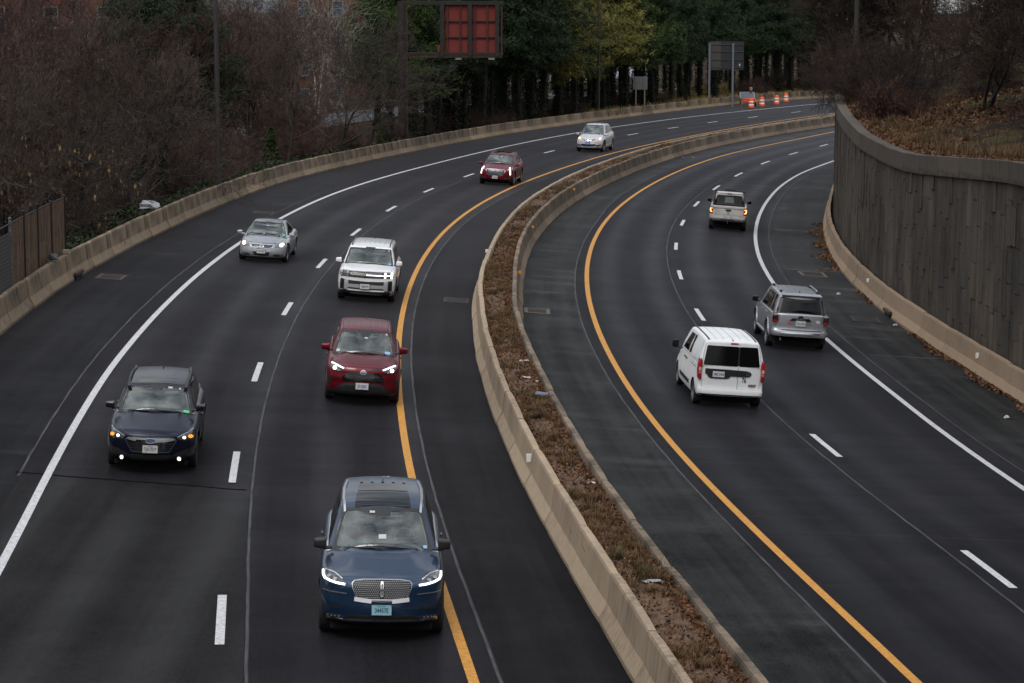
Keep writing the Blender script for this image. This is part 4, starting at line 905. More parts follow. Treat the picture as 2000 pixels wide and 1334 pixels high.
class Car:
    tdir = Vector((0, 1, 0))
    def __init__(s, name, label, cfg):
        s.c = cfg; s.root = thing(name, label, cfg.get('cat', 'car')); s.L, s.W = cfg['L'], cfg['W']; s.paint = cfg['paint']; s.shell()
    # ---- lower body
    def low(s, a, b, c):
        g = s.c; L = s.L; sn = a * L
        zs = ipl(g['belt'], sn); zb = ipl(g['bottom'], sn); z = zb + (zs - zb) * c
        hw = s.W / 2 * ipl(g['plan'], sn) * ipl(g['sec'], c)
        x = b * hw; ab = abs(b)
        if c >= .999: z += ipl(g['crown'], sn) * (1 - ab ** g.get('crownp', 2.6)) + s.hoodline(b, sn)
        zz = (z - zb) / max(.01, zs - zb)
        fo = ipl(g['front'], z) + g['bow'] * ab ** g.get('bowp', 2.6); ro = ipl(g['rear'], z) + g.get('rbow', .12) * ab ** 3
        return (x, -L / 2 + fo + (L - fo - ro) * a, z)
    def hoodline(s, b, sn):
        h = s.c.get('ridge')
        if not h: return 0.
        pos, ht, w, s0, s1 = h
        if sn > s1: return 0.
        f = min(1, max(0, (sn - s0) / .35)); return ht * math.exp(-((abs(b) - pos) / w) ** 2) * f
    # ---- greenhouse
    def gh(s, a, b, c, inset=0.):
        g = s.c['gh']; L = s.L; ab = abs(b)
        cp = c ** g.get('wpow', 1.0)
        yf = g['cowl'] + (g['head'] - g['cowl']) * cp; yf += g.get('wbow', .16) * (ab ** 2) * (1 - .35 * c)
        cr = c ** g.get('rpow', 1.0); yr = g['rbase'] + (g['rhead'] - g['rbase']) * cr; yr -= g.get('rwbow', .08) * ab ** 2
        sn = yf + (yr - yf) * a
        z0 = ipl(s.c['belt'], sn) - .035; z1 = ipl(g['roof'], sn); top = z1 + g.get('crown', .03) * (1 - ab ** 2)
        hw = (g['hb'] + (g['ht'] - g['hb']) * (c ** g.get('tpow', 1.25))) * ipl(g.get('plan', [(0, 1), (9, 1)]), sn)
        z = z0 + (z1 - z0) * c if c < .999 else top
        if a in (0, 1) and c < .999: z = z0 + (z1 + g.get('crown', .03) * (1 - ab ** 2) * c - z0) * c + (ipl(s.c['crown'], sn) * (1 - ab ** 2.6)) * (1 - c)
        if inset:
            hw -= inset; z -= inset * c; sn += inset * (1 - 2 * a) * 1.3
        return (b * hw, -L / 2 + sn, z)
    def shell(s):
        g = s.c; G_ = g['gh']; col = [s.paint, M_UND, M_INT]
        A = linsp(0, 1, 44); B = linsp(-1, 1, 18); C = linsp(0, 1, 12)
        v, f, mi = boxgrid(A, B, C, s.low, None, lambda side, a, b, c: 1 if side == 'bottom' else 0)
        lv, lf, lm = bevel_mesh(v, f, mi, g.get('bev', .045))
        # wheel arches
        yw = [-s.L / 2 + g['fo'], -s.L / 2 + g['fo'] + g['wb']]
        me = bpy.data.meshes.new('body'); me.from_pydata(lv, [], lf); [me.materials.append(q) for q in col]; me.polygons.foreach_set('material_index', lm)
        body = bpy.data.objects.new('body', me); COL.objects.link(body)
        cut = MB(); ra = g['rw'] + g.get('arch', .055); hw = s.W / 2
        for y in yw:
            for sx in (-1, 1):
                x0, x1 = sx * (hw - g.get('well', .34)), sx * (hw + .2); p = Vector((x0, y, g['rw'] + .01)); q = Vector((x1, y, g['rw'] + .01)); cut.tube(p, q, ra, ra * 1.02, 30, True, 0)
        co = newobj('cutter', cut.v, cut.f, M_UND); md = body.modifiers.new('cut', 'BOOLEAN'); md.operation = 'DIFFERENCE'; md.object = co; md.solver = 'EXACT'
        try: md.material_mode = 'TRANSFER'
        except Exception: pass
        bpy.context.view_layer.update(); dg = bpy.context.evaluated_depsgraph_get()
        m2 = bpy.data.meshes.new_from_object(body.evaluated_get(dg)); body.modifiers.clear(); bpy.data.objects.remove(co)
        lowV = [v.co.copy() for v in m2.vertices]; lowF = [tuple(p.vertices) for p in m2.polygons]; names = [q.name if q else '' for q in m2.materials]
        lowM = [1 if (names[p.material_index] == 'underbody_and_shade') else 0 for p in m2.polygons]
        # greenhouse shell with a real windscreen opening
        wb0, wc0, wc1 = G_.get('wsb', .90), G_.get('wsc0', .06), G_.get('wsc1', .92)
        GA = linsp(0, 1, 20); GB = [-1] + linsp(-wb0, wb0, 12) + [1]; GC = [0, wc0] + linsp(wc0, wc1, 8)[1:] + [1]
        opened = g.get('open', True)
        v, f, mi = boxgrid(GA, GB, GC, s.gh, lambda side, a, b, c: side == 'bottom')
        gv, gf, gm = bevel_mesh(v, f, mi, G_.get('bev', .05), 30, 3)
        s.bvh = BVHTree.FromPolygons([Vector(q) for q in lowV] + [Vector(q) for q in gv], lowF + [tuple(i + len(lowV) for i in q) for q in gf])
        if opened:
            P0 = s.gh(0, 0, wc0); P1 = s.gh(0, 0, wc1); keep = []
            zlo, zhi = s.gh(0, 0, wc0)[2], s.gh(0, 0, wc1)[2]
            for q, m_ in zip(gf, gm):
                c_ = sum((Vector(gv[i]) for i in q), Vector()) / len(q); n_ = (Vector(gv[q[1]]) - Vector(gv[q[0]])).cross(Vector(gv[q[2]]) - Vector(gv[q[0]])).normalized()
                fr = (c_.z - P0[2]) / (P1[2] - P0[2]); hwz = s.gh(0, wb0, wc0 + (wc1 - wc0) * min(1, max(0, fr)))[0]
                lim0 = s.gh(0, min(.9, abs(c_.x) / max(.1, hwz) * wb0), wc0)[2]
                if n_.y < -.12 and c_.z > lim0 + .004 and abs(c_.x) < hwz and c_.z < s.gh(0, abs(c_.x) / max(.1, hwz) * wb0, wc1)[2] - .004 and c_.y < -s.L / 2 + G_['head'] + .3: continue
                keep.append((q, m_))
            gf = [k[0] for k in keep]; gm = [k[1] for k in keep]
        n0 = len(lowV)
        bpy.data.objects.remove(body)
        s.body = newobj('body', lowV + gv, lowF + [tuple(i + n0 for i in q) for q in gf], col, s.root, False, lowM + gm); sharp_by_angle(s.body.data, 32)
        # cabin
        if opened:
            v, f, mi = boxgrid(linsp(0, 1, 8), [-1] + linsp(-wb0, wb0, 8) + [1], [0, wc0] + linsp(wc0, wc1, 5)[1:] + [1], lambda a, b, c: s.gh(a, b, c, .035), lambda side, a, b, c: side == 'bottom' or (side == 'front' and abs(b) < wb0 and wc0 < c < wc1))
            newobj('headliner', v, f, M_LIN, s.root, False)
            hb = s.gh(0, .8, .05); cy = -s.L / 2 + G_['cowl']; zb = ipl(g['belt'], G_['cowl'] + .6)
            b = MB()   # floor and dashboard
            yb = -s.L / 2 + G_['rbase'] - .15
            fl = [s.gh(0, -.93, 0.0, .05), s.gh(0, .93, 0.0, .05)]
            b.box((0, cy + .62, zb - .005), (G_['hb'] * 1.84, .42, .11)); b.box((0, (cy + .3 + yb) / 2, zb + .004), (G_['hb'] * 1.82, yb - cy - .5, .03)); b.build('dashboard', M_INT, s.root, bevel=.03)
            for sx in (-1, 1):
                b = MB(); b.box((sx * .37, cy + 1.30, zb + .02), (.46, .14, .28), 0, 0); b.box((sx * .37, cy + 1.36, zb + .27), (.27, .10, .19), 0, 0); b.build('seat', [g.get('seatmat', M_SEATL)], s.root, bevel=.045, seg=3, autos=40)
            for sx in (-1, 0, 1):
                b = MB(); b.box((sx * .38, cy + 2.15, zb + .06), (.36, .12, .16)); b.box((sx * .38, cy + 2.17, zb + .20), (.24, .09, .14)); b.build('rear_headrest', M_INT, s.root, bevel=.035, autos=40)
            b = MB(); Mx = Matrix.Translation((0, 0, 0)).to_3x3(); rt = Matrix.Rotation(R(62), 3, 'X'); n = 24; tv = []; tf = []
            for i in range(n):
                a_ = 2 * math.pi * i / n
                for j in range(6):
                    p_ = 2 * math.pi * j / 6; rr = .168 + .013 * math.cos(p_); q = rt @ Vector((rr * math.cos(a_), rr * math.sin(a_), .016 * math.sin(p_))); tv.append(q + Vector((.37, cy + .90, zb + .05)))
            for i in range(n):
                for j in range(6): tf.append((i * 6 + j, i * 6 + (j + 1) % 6, ((i + 1) % n) * 6 + (j + 1) % 6, ((i + 1) % n) * 6 + j))
            b.add(tv, tf); b.box((.37, cy + .90, zb + .04), (.16, .03, .05)); b.build('steering_wheel', mat('wheel_rim_grey', (.16, .16, .15), .5), s.root, autos=60)
            hd = s.gh(0, 0, .80); b = MB(); b.box((0, hd[1] + .10, hd[2] + .005), (.22, .03, .07)); b.build('rear_view_mirror', M_BLKP, s.root, bevel=.012)
        # wheels
        for y in yw:
            for sx in (1, -1): wheel(s.root, sx * (hw - g.get('ww', .23) / 2 - .02), y, g['rw'], g.get('ww', .23), g.get('rimstyle', 'alloy'), g.get('spokes', 5))
        s.yw = yw
        b = MB(); b.box((0, 0, .27), (s.W * .80, s.L * .86, .26)); b.build('underbody_and_shade', M_UND, s.root, bevel=.05)  # near-black box added to deepen the shade under the car
        # glass
        s.ws = s.ghpatch('windscreen', [(-wb0 - .045, wc0 - .035), (wb0 + .045, wc0 - .035), (wb0 + .055, wc1 + .03), (-wb0 - .055, wc1 + .03)], 0, M_WSC if opened else M_GLS, .006, .05)
        if opened:                                         # black ceramic edge round the glass
            e = G_.get('frit', .02); o_ = [(-wb0 - .045, wc0 - .035), (wb0 + .045, wc0 - .035), (wb0 + .055, wc1 + .03), (-wb0 - .055, wc1 + .03)]; i_ = [(-wb0 + e, wc0 + .035), (wb0 - e, wc0 + .035), (wb0 - e, wc1 - .035), (-wb0 + e, wc1 - .035)]
            oo = roundpoly(o_, .05, 4); ii = roundpoly(i_, .10, 4); n = len(oo); vv = []; ff = []; K = 14
            oo2 = []; ii2 = []
            for k in range(n):
                for j in range(3): t = j / 3; oo2.append((oo[k][0] * (1 - t) + oo[(k + 1) % n][0] * t, oo[k][1] * (1 - t) + oo[(k + 1) % n][1] * t)); ii2.append((ii[k][0] * (1 - t) + ii[(k + 1) % n][0] * t, ii[k][1] * (1 - t) + ii[(k + 1) % n][1] * t))
            for (p, q) in zip(oo2, ii2): vv += [s.off(p[0], p[1], 0, .010), s.off(q[0], q[1], 0, .010)]
            N_ = len(oo2); ff = [(2 * k, 2 * ((k + 1) % N_), 2 * ((k + 1) % N_) + 1, 2 * k + 1) for k in range(N_)]; newobj('glass_border', vv, ff, M_BLKP, s.ws)
    def off(s, b, c, a, d):
        p = Vector(s.gh(a, b, c)); e = 1e-3; u = Vector(s.gh(a, b + e, c)) - p; w = Vector(s.gh(a, b, min(c + e, .998)) if c + e < .999 else s.gh(a, b, c)) - p if c + e < .999 else p - Vector(s.gh(a, b, c - e))
        n = u.cross(w).normalized()
        if (a == 0 and n.y > 0) or (a == 1 and n.y < 0): n = -n
        return tuple(p + n * d)
    def ghpatch(s, name, poly, a, m, d=.006, r=.05, parent=None):
        """glass on the front (a=0) or rear (a=1) face, polygon in (b, c)"""
        P = roundpoly(poly, r, 4); V2, F2 = s.cdt(P, .10); vs = [s.off(x, min(y, .985), a, d) for x, y in V2]
        o = newobj(name, vs, F2, m, parent or s.root, True); s.fixn(o, (0, -1 if a == 0 else 1, .2)); return o
    def ghside(s, name, poly, m, d=.006, r=.03, both=True):
        """glass on the sides, polygon in (a, c)"""
        P = roundpoly(poly, r, 4); V2, F2 = s.cdt(P, .06); out = []
        for sx in ((1, -1) if both else (1,)):
            vs = []
            for (a, c) in V2:
                c = min(c, .985); p = Vector(s.gh(a, sx, c)); e = 1e-3; u = Vector(s.gh(min(a + e, .9999), sx, c)) - Vector(s.gh(a - e, sx, c)); w = Vector(s.gh(a, sx, c)) - Vector(s.gh(a, sx, c - e)); n = u.cross(w).normalized()
                if n.x * sx < 0: n = -n
                vs.append(tuple(p + n * d))
            o = newobj(name, vs, F2, m, s.root, True); s.fixn(o, (sx, 0, 0)); out.append(o)
        return out
    def fixn(s, o, d):
        me = o.data; n = sum((p.normal * p.area for p in me.polygons), Vector())
        if n.dot(Vector(d)) < 0: me.flip_normals()
    def cdt(s, P, sp):
        xs = [p[0] for p in P]; ys = [p[1] for p in P]; V = [Vector(p) for p in P]; n = len(P); E_ = [(i, (i + 1) % n) for i in range(n)]
        x = min(xs) + sp * .5
        while x < max(xs):
            y = min(ys) + sp * .5
            while y < max(ys):
                if inpoly(P, x, y) and min((Vector((x, y)) - q).length for q in V[:n]) > sp * .35: V.append(Vector((x, y)))
                y += sp
            x += sp
        r = geometry.delaunay_2d_cdt(V, E_, [], 1, 1e-6)
        F = [tuple(f) for f in r[2] if inpoly(P, sum(r[0][i].x for i in f) / 3, sum(r[0][i].y for i in f) / 3)]
        return [(v.x, v.y) for v in r[0]], F
    # ---- decals laid on the bodywork by projection
    def hit(s, view, u, v, d):
        if view == 'front': o, di = Vector((u, -6, v)), Vector((0, 1, 0))
        elif view == 'frontT': di = s.tdir; o = Vector((u, -s.L / 2, v)) - di * 4
        elif view == 'rear': o, di = Vector((-u, 6, v)), Vector((0, -1, 0))
        elif view == 'top': o, di = Vector((u, v, 5)), Vector((0, 0, -1))
        elif view == 'sideR': o, di = Vector((4, u, v)), Vector((-1, 0, 0))
        else: o, di = Vector((-4, u, v)), Vector((1, 0, 0))
        h = s.bvh.ray_cast(o, di)
        if h[0] is None: return None
        n = h[1] if h[1].dot(di) < 0 else -h[1]
        return h[0] + (n * .6 - di * .4).normalized() * d
    def place(s, name, V2, F2, view, m, d, parent, skirt=True, rim=None):
        pts = [s.hit(view, u, v, d) for u, v in V2]
        ok = [p for p in pts if p is not None]
        if not ok: return None
        idx = [i for i, p in enumerate(pts) if p is not None]; mp_ = {j: k for k, j in enumerate(idx)}; vs = [tuple(pts[i]) for i in idx]; F = [tuple(mp_[i] for i in f) for f in F2 if all(i in mp_ for i in f)]
        di = {'front': Vector((0, 1, 0)), 'frontT': s.tdir, 'rear': Vector((0, -1, 0)), 'top': Vector((0, 0, -1)), 'sideR': Vector((-1, 0, 0)), 'sideL': Vector((1, 0, 0))}[view]
        if skirt:
            cnt = {}
            for f in F:
                for i in range(len(f)): e = (f[i], f[(i + 1) % len(f)]); cnt[tuple(sorted(e))] = cnt.get(tuple(sorted(e)), []) + [e]
            n0 = len(vs); low_ = {}
            for k, e in cnt.items():
                if len(e) == 1:
                    for q in e[0]:
                        if q not in low_: low_[q] = len(vs); vs.append(tuple(Vector(vs[q]) + di * (d + .012)))
                    F.append((e[0][1], e[0][0], low_[e[0][0]], low_[e[0][1]]))
        o = newobj(name, vs, F, m, parent or s.root, False); s.fixn(o, -di); sharp_by_angle(o.data, 40); return o
    def fill(s, name, poly, m, view='front', d=.006, r=.02, mirror=False, sp=.05, parent=None):
        if isinstance(poly, TL): view = 'frontT'
        out = []; P = roundpoly(poly, r, 3) if r else poly; Q = []
        if sp >= .3 and not view.startswith('side'): sp = .035
        for i, a_ in enumerate(P):
            b_ = P[(i + 1) % len(P)]; k = max(1, int(math.hypot(b_[0] - a_[0], b_[1] - a_[1]) / min(.05, sp))); Q += [(a_[0] + (b_[0] - a_[0]) * j / k, a_[1] + (b_[1] - a_[1]) * j / k) for j in range(k)]
        V2, F2 = s.cdt(Q, sp)
        o = s.place(name, V2, F2, view, m, d, parent if not isinstance(parent, (list, tuple)) else parent[0]); out.append(o)
        if mirror:
            if view.startswith('side'): o2 = s.place(name, V2, F2, 'sideL' if view == 'sideR' else 'sideR', m, d, parent if not isinstance(parent, (list, tuple)) else parent[1])
            else: o2 = s.flip(name, V2, F2, view, m, d, parent if not isinstance(parent, (list, tuple)) else parent[1])
            out.append(o2)
        return out
    def flip(s, name, V2, F2, view, m, d, parent, skirt=True):
        s.tdir.x *= -1; o = s.place(name, [(-x, y) for x, y in V2], [tuple(reversed(f)) for f in F2], view, m, d, parent, skirt); s.tdir.x *= -1; return o
    def corner_lamp(s, name, poly, y0, y1, m, sx, parent=None):
        n = len(poly); vs = [(sx * x, y0, z) for x, z in poly] + [(sx * x, y1, z) for x, z in poly]; b = MB(); b.add(vs, [tuple(range(n)), tuple(range(2 * n - 1, n - 1, -1))] + [(i, n + i, n + (i + 1) % n, (i + 1) % n) for i in range(n)])
        o = b.build(name, m, parent or s.root, bevel=.018, seg=3, autos=50); bm = bmesh.new(); bm.from_mesh(o.data); bmesh.ops.recalc_face_normals(bm, faces=bm.faces); bm.to_mesh(o.data); bm.free(); return o
    def stroke(s, name, path, w, m, view='front', d=.010, closed=False, mirror=False, sp=.04, parent=None):
        if isinstance(path, TL): view = 'frontT'
        pts = [Vector(p) for p in path]; 
        if closed: pts.append(pts[0])
        Q = [pts[0]]
        for a, b in zip(pts, pts[1:]):
            k = max(1, int((b - a).length / sp)); Q += [a.lerp(b, (i + 1) / k) for i in range(k)]
        V2 = []; n = len(Q)
        for i, q in enumerate(Q):
            if closed: t = (Q[(i + 1) % (n - 1)] - Q[(i - 1) % (n - 1)])
            else: t = Q[min(i + 1, n - 1)] - Q[max(i - 1, 0)]
            if t.length < 1e-9: t = Vector((1, 0))
            t.normalize(); nn = Vector((-t.y, t.x)); V2 += [tuple(q + nn * w / 2), tuple(q - nn * w / 2)]
        F2 = [(2 * i, 2 * i + 1, 2 * i + 3, 2 * i + 2) for i in range(n - 1)]; pr = lambda k: parent if not isinstance(parent, (list, tuple)) else parent[k]
        out = [s.place(name, V2, F2, view, m, d, pr(0), skirt=(w > .008))]
        if mirror:
            if view.startswith('side'): out.append(s.place(name, V2, F2, 'sideL' if view == 'sideR' else 'sideR', m, d, pr(1), w > .008))
            else: out.append(s.flip(name, V2, F2, view, m, d, pr(1), w > .008))
        return out
    # ---- fittings
    def seams(s, segs, view='sideR', w=.007):
        b = []
        for sg in segs: s.stroke('panel_gap', sg, w, M_BLKP, view, .0025, mirror=True, sp=.06)
    def plate(s, u, z, txt, view='front', col=(.62, .62, .60), ink=(.03, .03, .10), top=None, bottom=None, w=.305, h=.155, d=.02, frame=M_BLKP, band=None, tilt=0):
        p = s.hit(view, u, z, d + .004); sg = -1 if view == 'front' else 1
        c = bpy.data.objects.new('number_plate', bpy.data.meshes.new('number_plate'))
        b = MB(); b.box((0, 0, 0), (w, .004, h), m=0); b.box((0, .004, 0), (w + .018, .006, h + .018), m=1)
        pc = mat('plate_%02d%02d%02d' % tuple(int(q * 99) for q in col), col, .45)
        mi_ = [pc, frame]
        if band:
            b.box((0, -.0035, h * .5 - .018), (w - .006, .003, .03), m=2); mi_.append(mat('plate_band', band, .45))
        o = b.build('number_plate', mi_, s.root); 
        if frame is not M_BLKP or True: pass
        t = MB(); vs, fs = text_mesh(txt, h * .66, .0008, wscale=.62 if len(txt) > 6 else .70, bold=.0012)
        wd = max(v[0] for v in vs) - min(v[0] for v in vs); k = min(1, w * .90 / wd); cx_ = (max(v[0] for v in vs) + min(v[0] for v in vs)) / 2
        t.add([((v[0] - cx_) * k, -.0045 - v[2], v[1] - .006) for v in vs], fs); t.build('lettering', mat('plate_ink_%02d' % int(ink[2] * 99), ink, .5), o)
        for q, zz, hs in ((top, h * .5 - .018, .024), (bottom, -h * .5 + .014, .018)):
            if q:
                t = MB(); vs, fs = text_mesh(q, hs, .0008); t.add([(v[0], -.0060 - v[2], v[1] + zz) for v in vs], fs); t.build('lettering', mat('plate_small_ink', (.05, .07, .25), .5), o)
        o.location = (p.x, p.y + sg * .0, p.z); o.rotation_euler = (0, 0, 0 if view == 'front' else math.pi); return o
    def mirror(s, y, z, x, m, size=(.24, .16, .17), arm=M_BLKP, lower=None):
        for sx in (-1, 1):
            b = MB(); w, dpt, h = size; w *= .84; cx = sx * (x + w / 2)
            v = [(-w / 2, -dpt * .35, -h * .42), (w / 2, -dpt * .15, -h * .34), (w / 2, -dpt * .10, h * .30), (-w / 2, -dpt * .30, h * .46), (-w / 2, dpt / 2, -h * .5), (w / 2, dpt / 2, -h * .42), (w / 2, dpt / 2, h * .38), (-w / 2, dpt / 2, h * .5)]
            b.add([(cx + sx * q[0], y + q[1], z + q[2]) for q in v], [(0, 1, 2, 3), (5, 4, 7, 6), (1, 5, 6, 2), (4, 0, 3, 7), (3, 2, 6, 7), (4, 5, 1, 0)])
            o = b.build('wing_mirror', m, s.root, bevel=.03, seg=3, autos=50)
            b = MB(); b.box((cx, y + dpt / 2 + .004, z), (w * .82, .006, h * .72)); b.build('mirror_glass', M_GLD, o, bevel=.01)
            b = MB(); b.tube((sx * (x - .09), y + .02, z - h * .35), (sx * (x + .05), y, z - h * .38), .028, .032, 8); b.build('mirror_arm', arm, o)
    def handles(s, pts, m):
        for (y, z) in pts:
            for sx, vw in ((1, 'sideR'), (-1, 'sideL')):
                p = s.hit(vw, y, z, .02)
                if p: b = MB(); b.box((p.x, p.y, p.z), (.03, .19, .03)); b.build('door_handle', m, s.root, bevel=.01)
    def rails(s, m, y0, y1, inx=.10, h=.05, w=.03, blocks=True):
        for sx in (-1, 1):
            pts = []
            for i in range(9):
                y = y0 + (y1 - y0) * i / 8; hw = s.c['gh']['ht'] * ipl(s.c['gh'].get('plan', [(0, 1), (9, 1)]), y + s.L / 2) - inx; p = s.hit('top', sx * hw, y, 0)
                if p: pts.append(Vector((p.x, p.y, p.z + (h if 0 < i < 8 else .005))))
            b = MB()
            for p, q in zip(pts, pts[1:]): b.tube(p, q, w / 2, w / 2, 8)
            b.build('roof_rail', m, s.root, autos=50)
    def antenna(s, y, m, sc=1.):
        p = s.hit('top', 0, y, 0); b = MB(); b.add([(p.x - .025 * sc, p.y - .09 * sc, p.z - .01), (p.x + .025 * sc, p.y - .09 * sc, p.z - .01), (p.x + .03 * sc, p.y + .07 * sc, p.z - .01), (p.x - .03 * sc, p.y + .07 * sc, p.z - .01), (p.x, p.y + .06 * sc, p.z + .065 * sc)], [(0, 1, 4), (1, 2, 4), (2, 3, 4), (3, 0, 4), (3, 2, 1, 0)]); b.build('roof_antenna', m, s.root, bevel=.004)
    def arches(s, m, w=.06, d=.014, cov=200):
        for y in s.yw:
            r = s.c['rw'] + s.c.get('arch', .055) + w / 2; a0 = -.12; pts = [(y + r * math.cos(t), s.c['rw'] + r * math.sin(t)) for t in linsp(a0, math.pi - a0, 22)]
            s.stroke('arch_trim', pts, w, m, 'sideR', d, mirror=True, sp=.2)
    def wipers(s):
        g = s.c['gh']
        for (b0, b1) in ((-.72, -.05), (-.02, .62)):
            p = Vector(s.off(b0, .055, 0, .03)); q = Vector(s.off(b1, .02, 0, .03)); b = MB(); b.tube(p, q, .011, .014, 6); q2 = Vector(s.off(b1 + .06, -.03 + .03, 0, .01)); b.tube(q, q2, .016, .02, 6); b.build('wiper', M_BLKP, s.root)
    def sticker(s, b0, c0, w, h, m, a=0):
        o = s.ghpatch('windscreen_sticker' if a == 0 else 'window_sticker', [(b0 - w, c0 - h), (b0 + w, c0 - h), (b0 + w, c0 + h), (b0 - w, c0 + h)], a, m, .011, .005, s.ws); return o
    def badge(s, view, u, z, poly, m, d=.016, r=0, name='badge', parent=None): return s.fill(name, [(u + p[0], z + p[1]) for p in poly], m, view, d, r, sp=.5, parent=parent)[0]
    def lettering(s, view, u, z, txt, h, m, d=.008, ws=1., name='lettering', bold=0.):
        vs, fs = text_mesh(txt, h, .0, wscale=ws, bold=bold); p = s.hit(view, u, z, d)
        if p is None: return
        M_ = Matrix.Identity(3) if view == 'front' else Matrix.Rotation(math.pi, 3, 'Z')
        pts = []
        for v in vs:
            q = s.hit(view, u + v[0], z + v[1], d); pts.append(tuple(q) if q else tuple(p))
        return newobj(name, pts, fs, m, s.root)
    def park(s, x, y, heading, sc=(1, 1, 1)):
        """stand the car on the banked road; heading = direction of travel"""
        k = float(bank(y)); e = .5; n = Vector((k, (float(bank(y + e)) - float(bank(y - e))) / (2 * e) * x, 1)).normalized(); f = Vector((math.cos(heading), math.sin(heading), 0)); f = (f - n * f.dot(n)).normalized(); yx = -f; xx = yx.cross(n).normalized()
        M_ = Matrix((xx, yx, n)).transposed().to_4x4(); M_.translation = Vector((x, y, float(gz(x, y)) + .009)); s.root.matrix_world = M_ @ Matrix.Diagonal((*sc, 1))
SEC = [(0, .90), (.08, .955), (.30, .985), (.55, 1.0), (.78, .985), (.92, .955), (1, .91)]
M_SKIN = mat('skin', (.36, .20, .14), .6); HAIRS = {'dark': (.02, .014, .010), 'grey': (.25, .24, .23), 'fair': (.22, .14, .07)}
def sitter(car, x, wheel, cloth, hair, label):
    """one seated figure: a skinned skeleton from the hips up, hands on the wheel or in the lap"""
    g = car.c; cy = -car.L / 2 + g['gh']['cowl']; zb = ipl(g['belt'], g['gh']['cowl'] + .6); P0 = Vector((x, cy + 1.20, zb - .42))
    J = [((0, 0, 0), .15), ((0, .02, .18), .135), ((0, .03, .36), .155), ((0, .02, .49), .075), ((0, .0, .56), .052), ((0, -.015, .64), .088), ((0, -.01, .73), .092), ((0, .0, .79), .055)]; E_ = [(i, i + 1) for i in range(7)]
    for sx in (-1, 1):
        n = len(J); hy, hz, hx = (-.30, .42, .15) if wheel else (-.20, .10, .10)
        J += [((sx * .17, .03, .44), .068), ((sx * .24, -.06, .24), .050), ((sx * hx, hy, hz), .034), ((sx * hx * .95, hy - .05, hz + .05), .028)]; E_ += [(2, n), (n, n + 1), (n + 1, n + 2), (n + 2, n + 3)]
    me = bpy.data.meshes.new('person'); me.from_pydata([j[0] for j in J], E_, []); o = bpy.data.objects.new('person', me); COL.objects.link(o)
    sk = o.modifiers.new('skin', 'SKIN'); 
    for i, v in enumerate(me.skin_vertices[0].data): v.radius = (J[i][1] * (1.15 if i in (1, 2) else 1), J[i][1] * (.75 if i in (0, 1, 2) else 1)); v.use_root = i == 0
    o.modifiers.new('sub', 'SUBSURF').levels = 1; bpy.context.view_layer.update(); m2 = bpy.data.meshes.new_from_object(o.evaluated_get(bpy.context.evaluated_depsgraph_get())); bpy.data.objects.remove(o)
    m2.materials.clear(); m2.materials.append(mat('clothes_' + cloth[0], cloth[1], .9)); m2.materials.append(M_SKIN)
    for p in m2.polygons: c = p.center; p.material_index = 1 if (c.z > .525 or (wheel and c.y < -.27)) else 0; p.use_smooth = True
    t = bpy.data.objects.new('person', m2); COL.objects.link(t); meta(t, label, 'person'); t.matrix_world = car.root.matrix_world @ Matrix.Translation(P0)
    bm = bmesh.new(); bmesh.ops.create_uvsphere(bm, u_segments=14, v_segments=10, radius=1)
    for v in bm.verts: v.co = Vector((v.co.x * .098, v.co.y * .112 + .022, v.co.z * .118 + .735)); 
    bmesh.ops.delete(bm, geom=[v for v in bm.verts if v.co.z < .62 or (v.co.y < -.045 and v.co.z < .775)], context='VERTS'); hm = bpy.data.meshes.new('hair'); bm.to_mesh(hm); bm.free(); hm.materials.append(mat('hair_' + hair, HAIRS[hair], .8)); h = bpy.data.objects.new('hair', hm); COL.objects.link(h); h.parent = t
    b = MB(); b.add([(-.014, -.105, .655), (.014, -.105, .655), (0, -.088, .705), (0, -.125, .665)], [(0, 1, 3), (1, 2, 3), (2, 0, 3)]); b.build('nose', M_SKIN, t); 
    for sx in (-1, 1): b = MB(); b.box((sx * .032, -.098, .70), (.024, .012, .012)); b.build('eye', M_BLKP, t)
    return t
class Tr:
    """tracing helper: turns image pixels of a car front, seen from el degrees above, into metres"""
    def __init__(s, uc, v0, S, t, el, yaw=0.): s.a = (uc, v0, S, t, el); Car.tdir = Vector((-math.tan(yaw), 1, -math.tan(R(el)))).normalized()
    def __call__(s, *pts):
        uc, v0, S, t, el = s.a; return TL([((u - uc) / S, (v0 + t * (u - uc) - v) / (S * math.cos(R(el)))) for u, v in pts])
    def disc(s, uv, rx, ry=None, n=16): c = s(uv)[0]; return TL(disc(c[0], c[1], rx, ry, n))
def sym(P):
    """half outline (x >= 0, from the centre round) to a full one"""
    return P + [(-x, z) for x, z in reversed(P) if x > 1e-6]
PT = dict(
    navy=paint_mat('paint_steel_blue', (.010, .034, .080), .55, .30, .5), dark=paint_mat('paint_dark_navy', (.005, .0085, .026), .6, .28, .12), red=paint_mat('paint_dark_red', (.15, .005, .013), .6, .30, .12),
    white=paint_mat('paint_white', (.78, .79, .80), .0, .35), silver=paint_mat('paint_silver', (.36, .38, .41), .45, .35), red2=paint_mat('paint_crimson', (.19, .008, .02), .55, .3, .2), silv2=paint_mat('paint_light_silver', (.58, .59, .61), .25, .35),
    vwhite=paint_mat('paint_van_white', (.70, .72, .73), 0, .5, .08, .10), silv3=paint_mat('paint_silver_metal', (.33, .345, .37), .5, .33), twhite=paint_mat('paint_dusty_white', (.52, .50, .47), 0, .45, .5, .16))

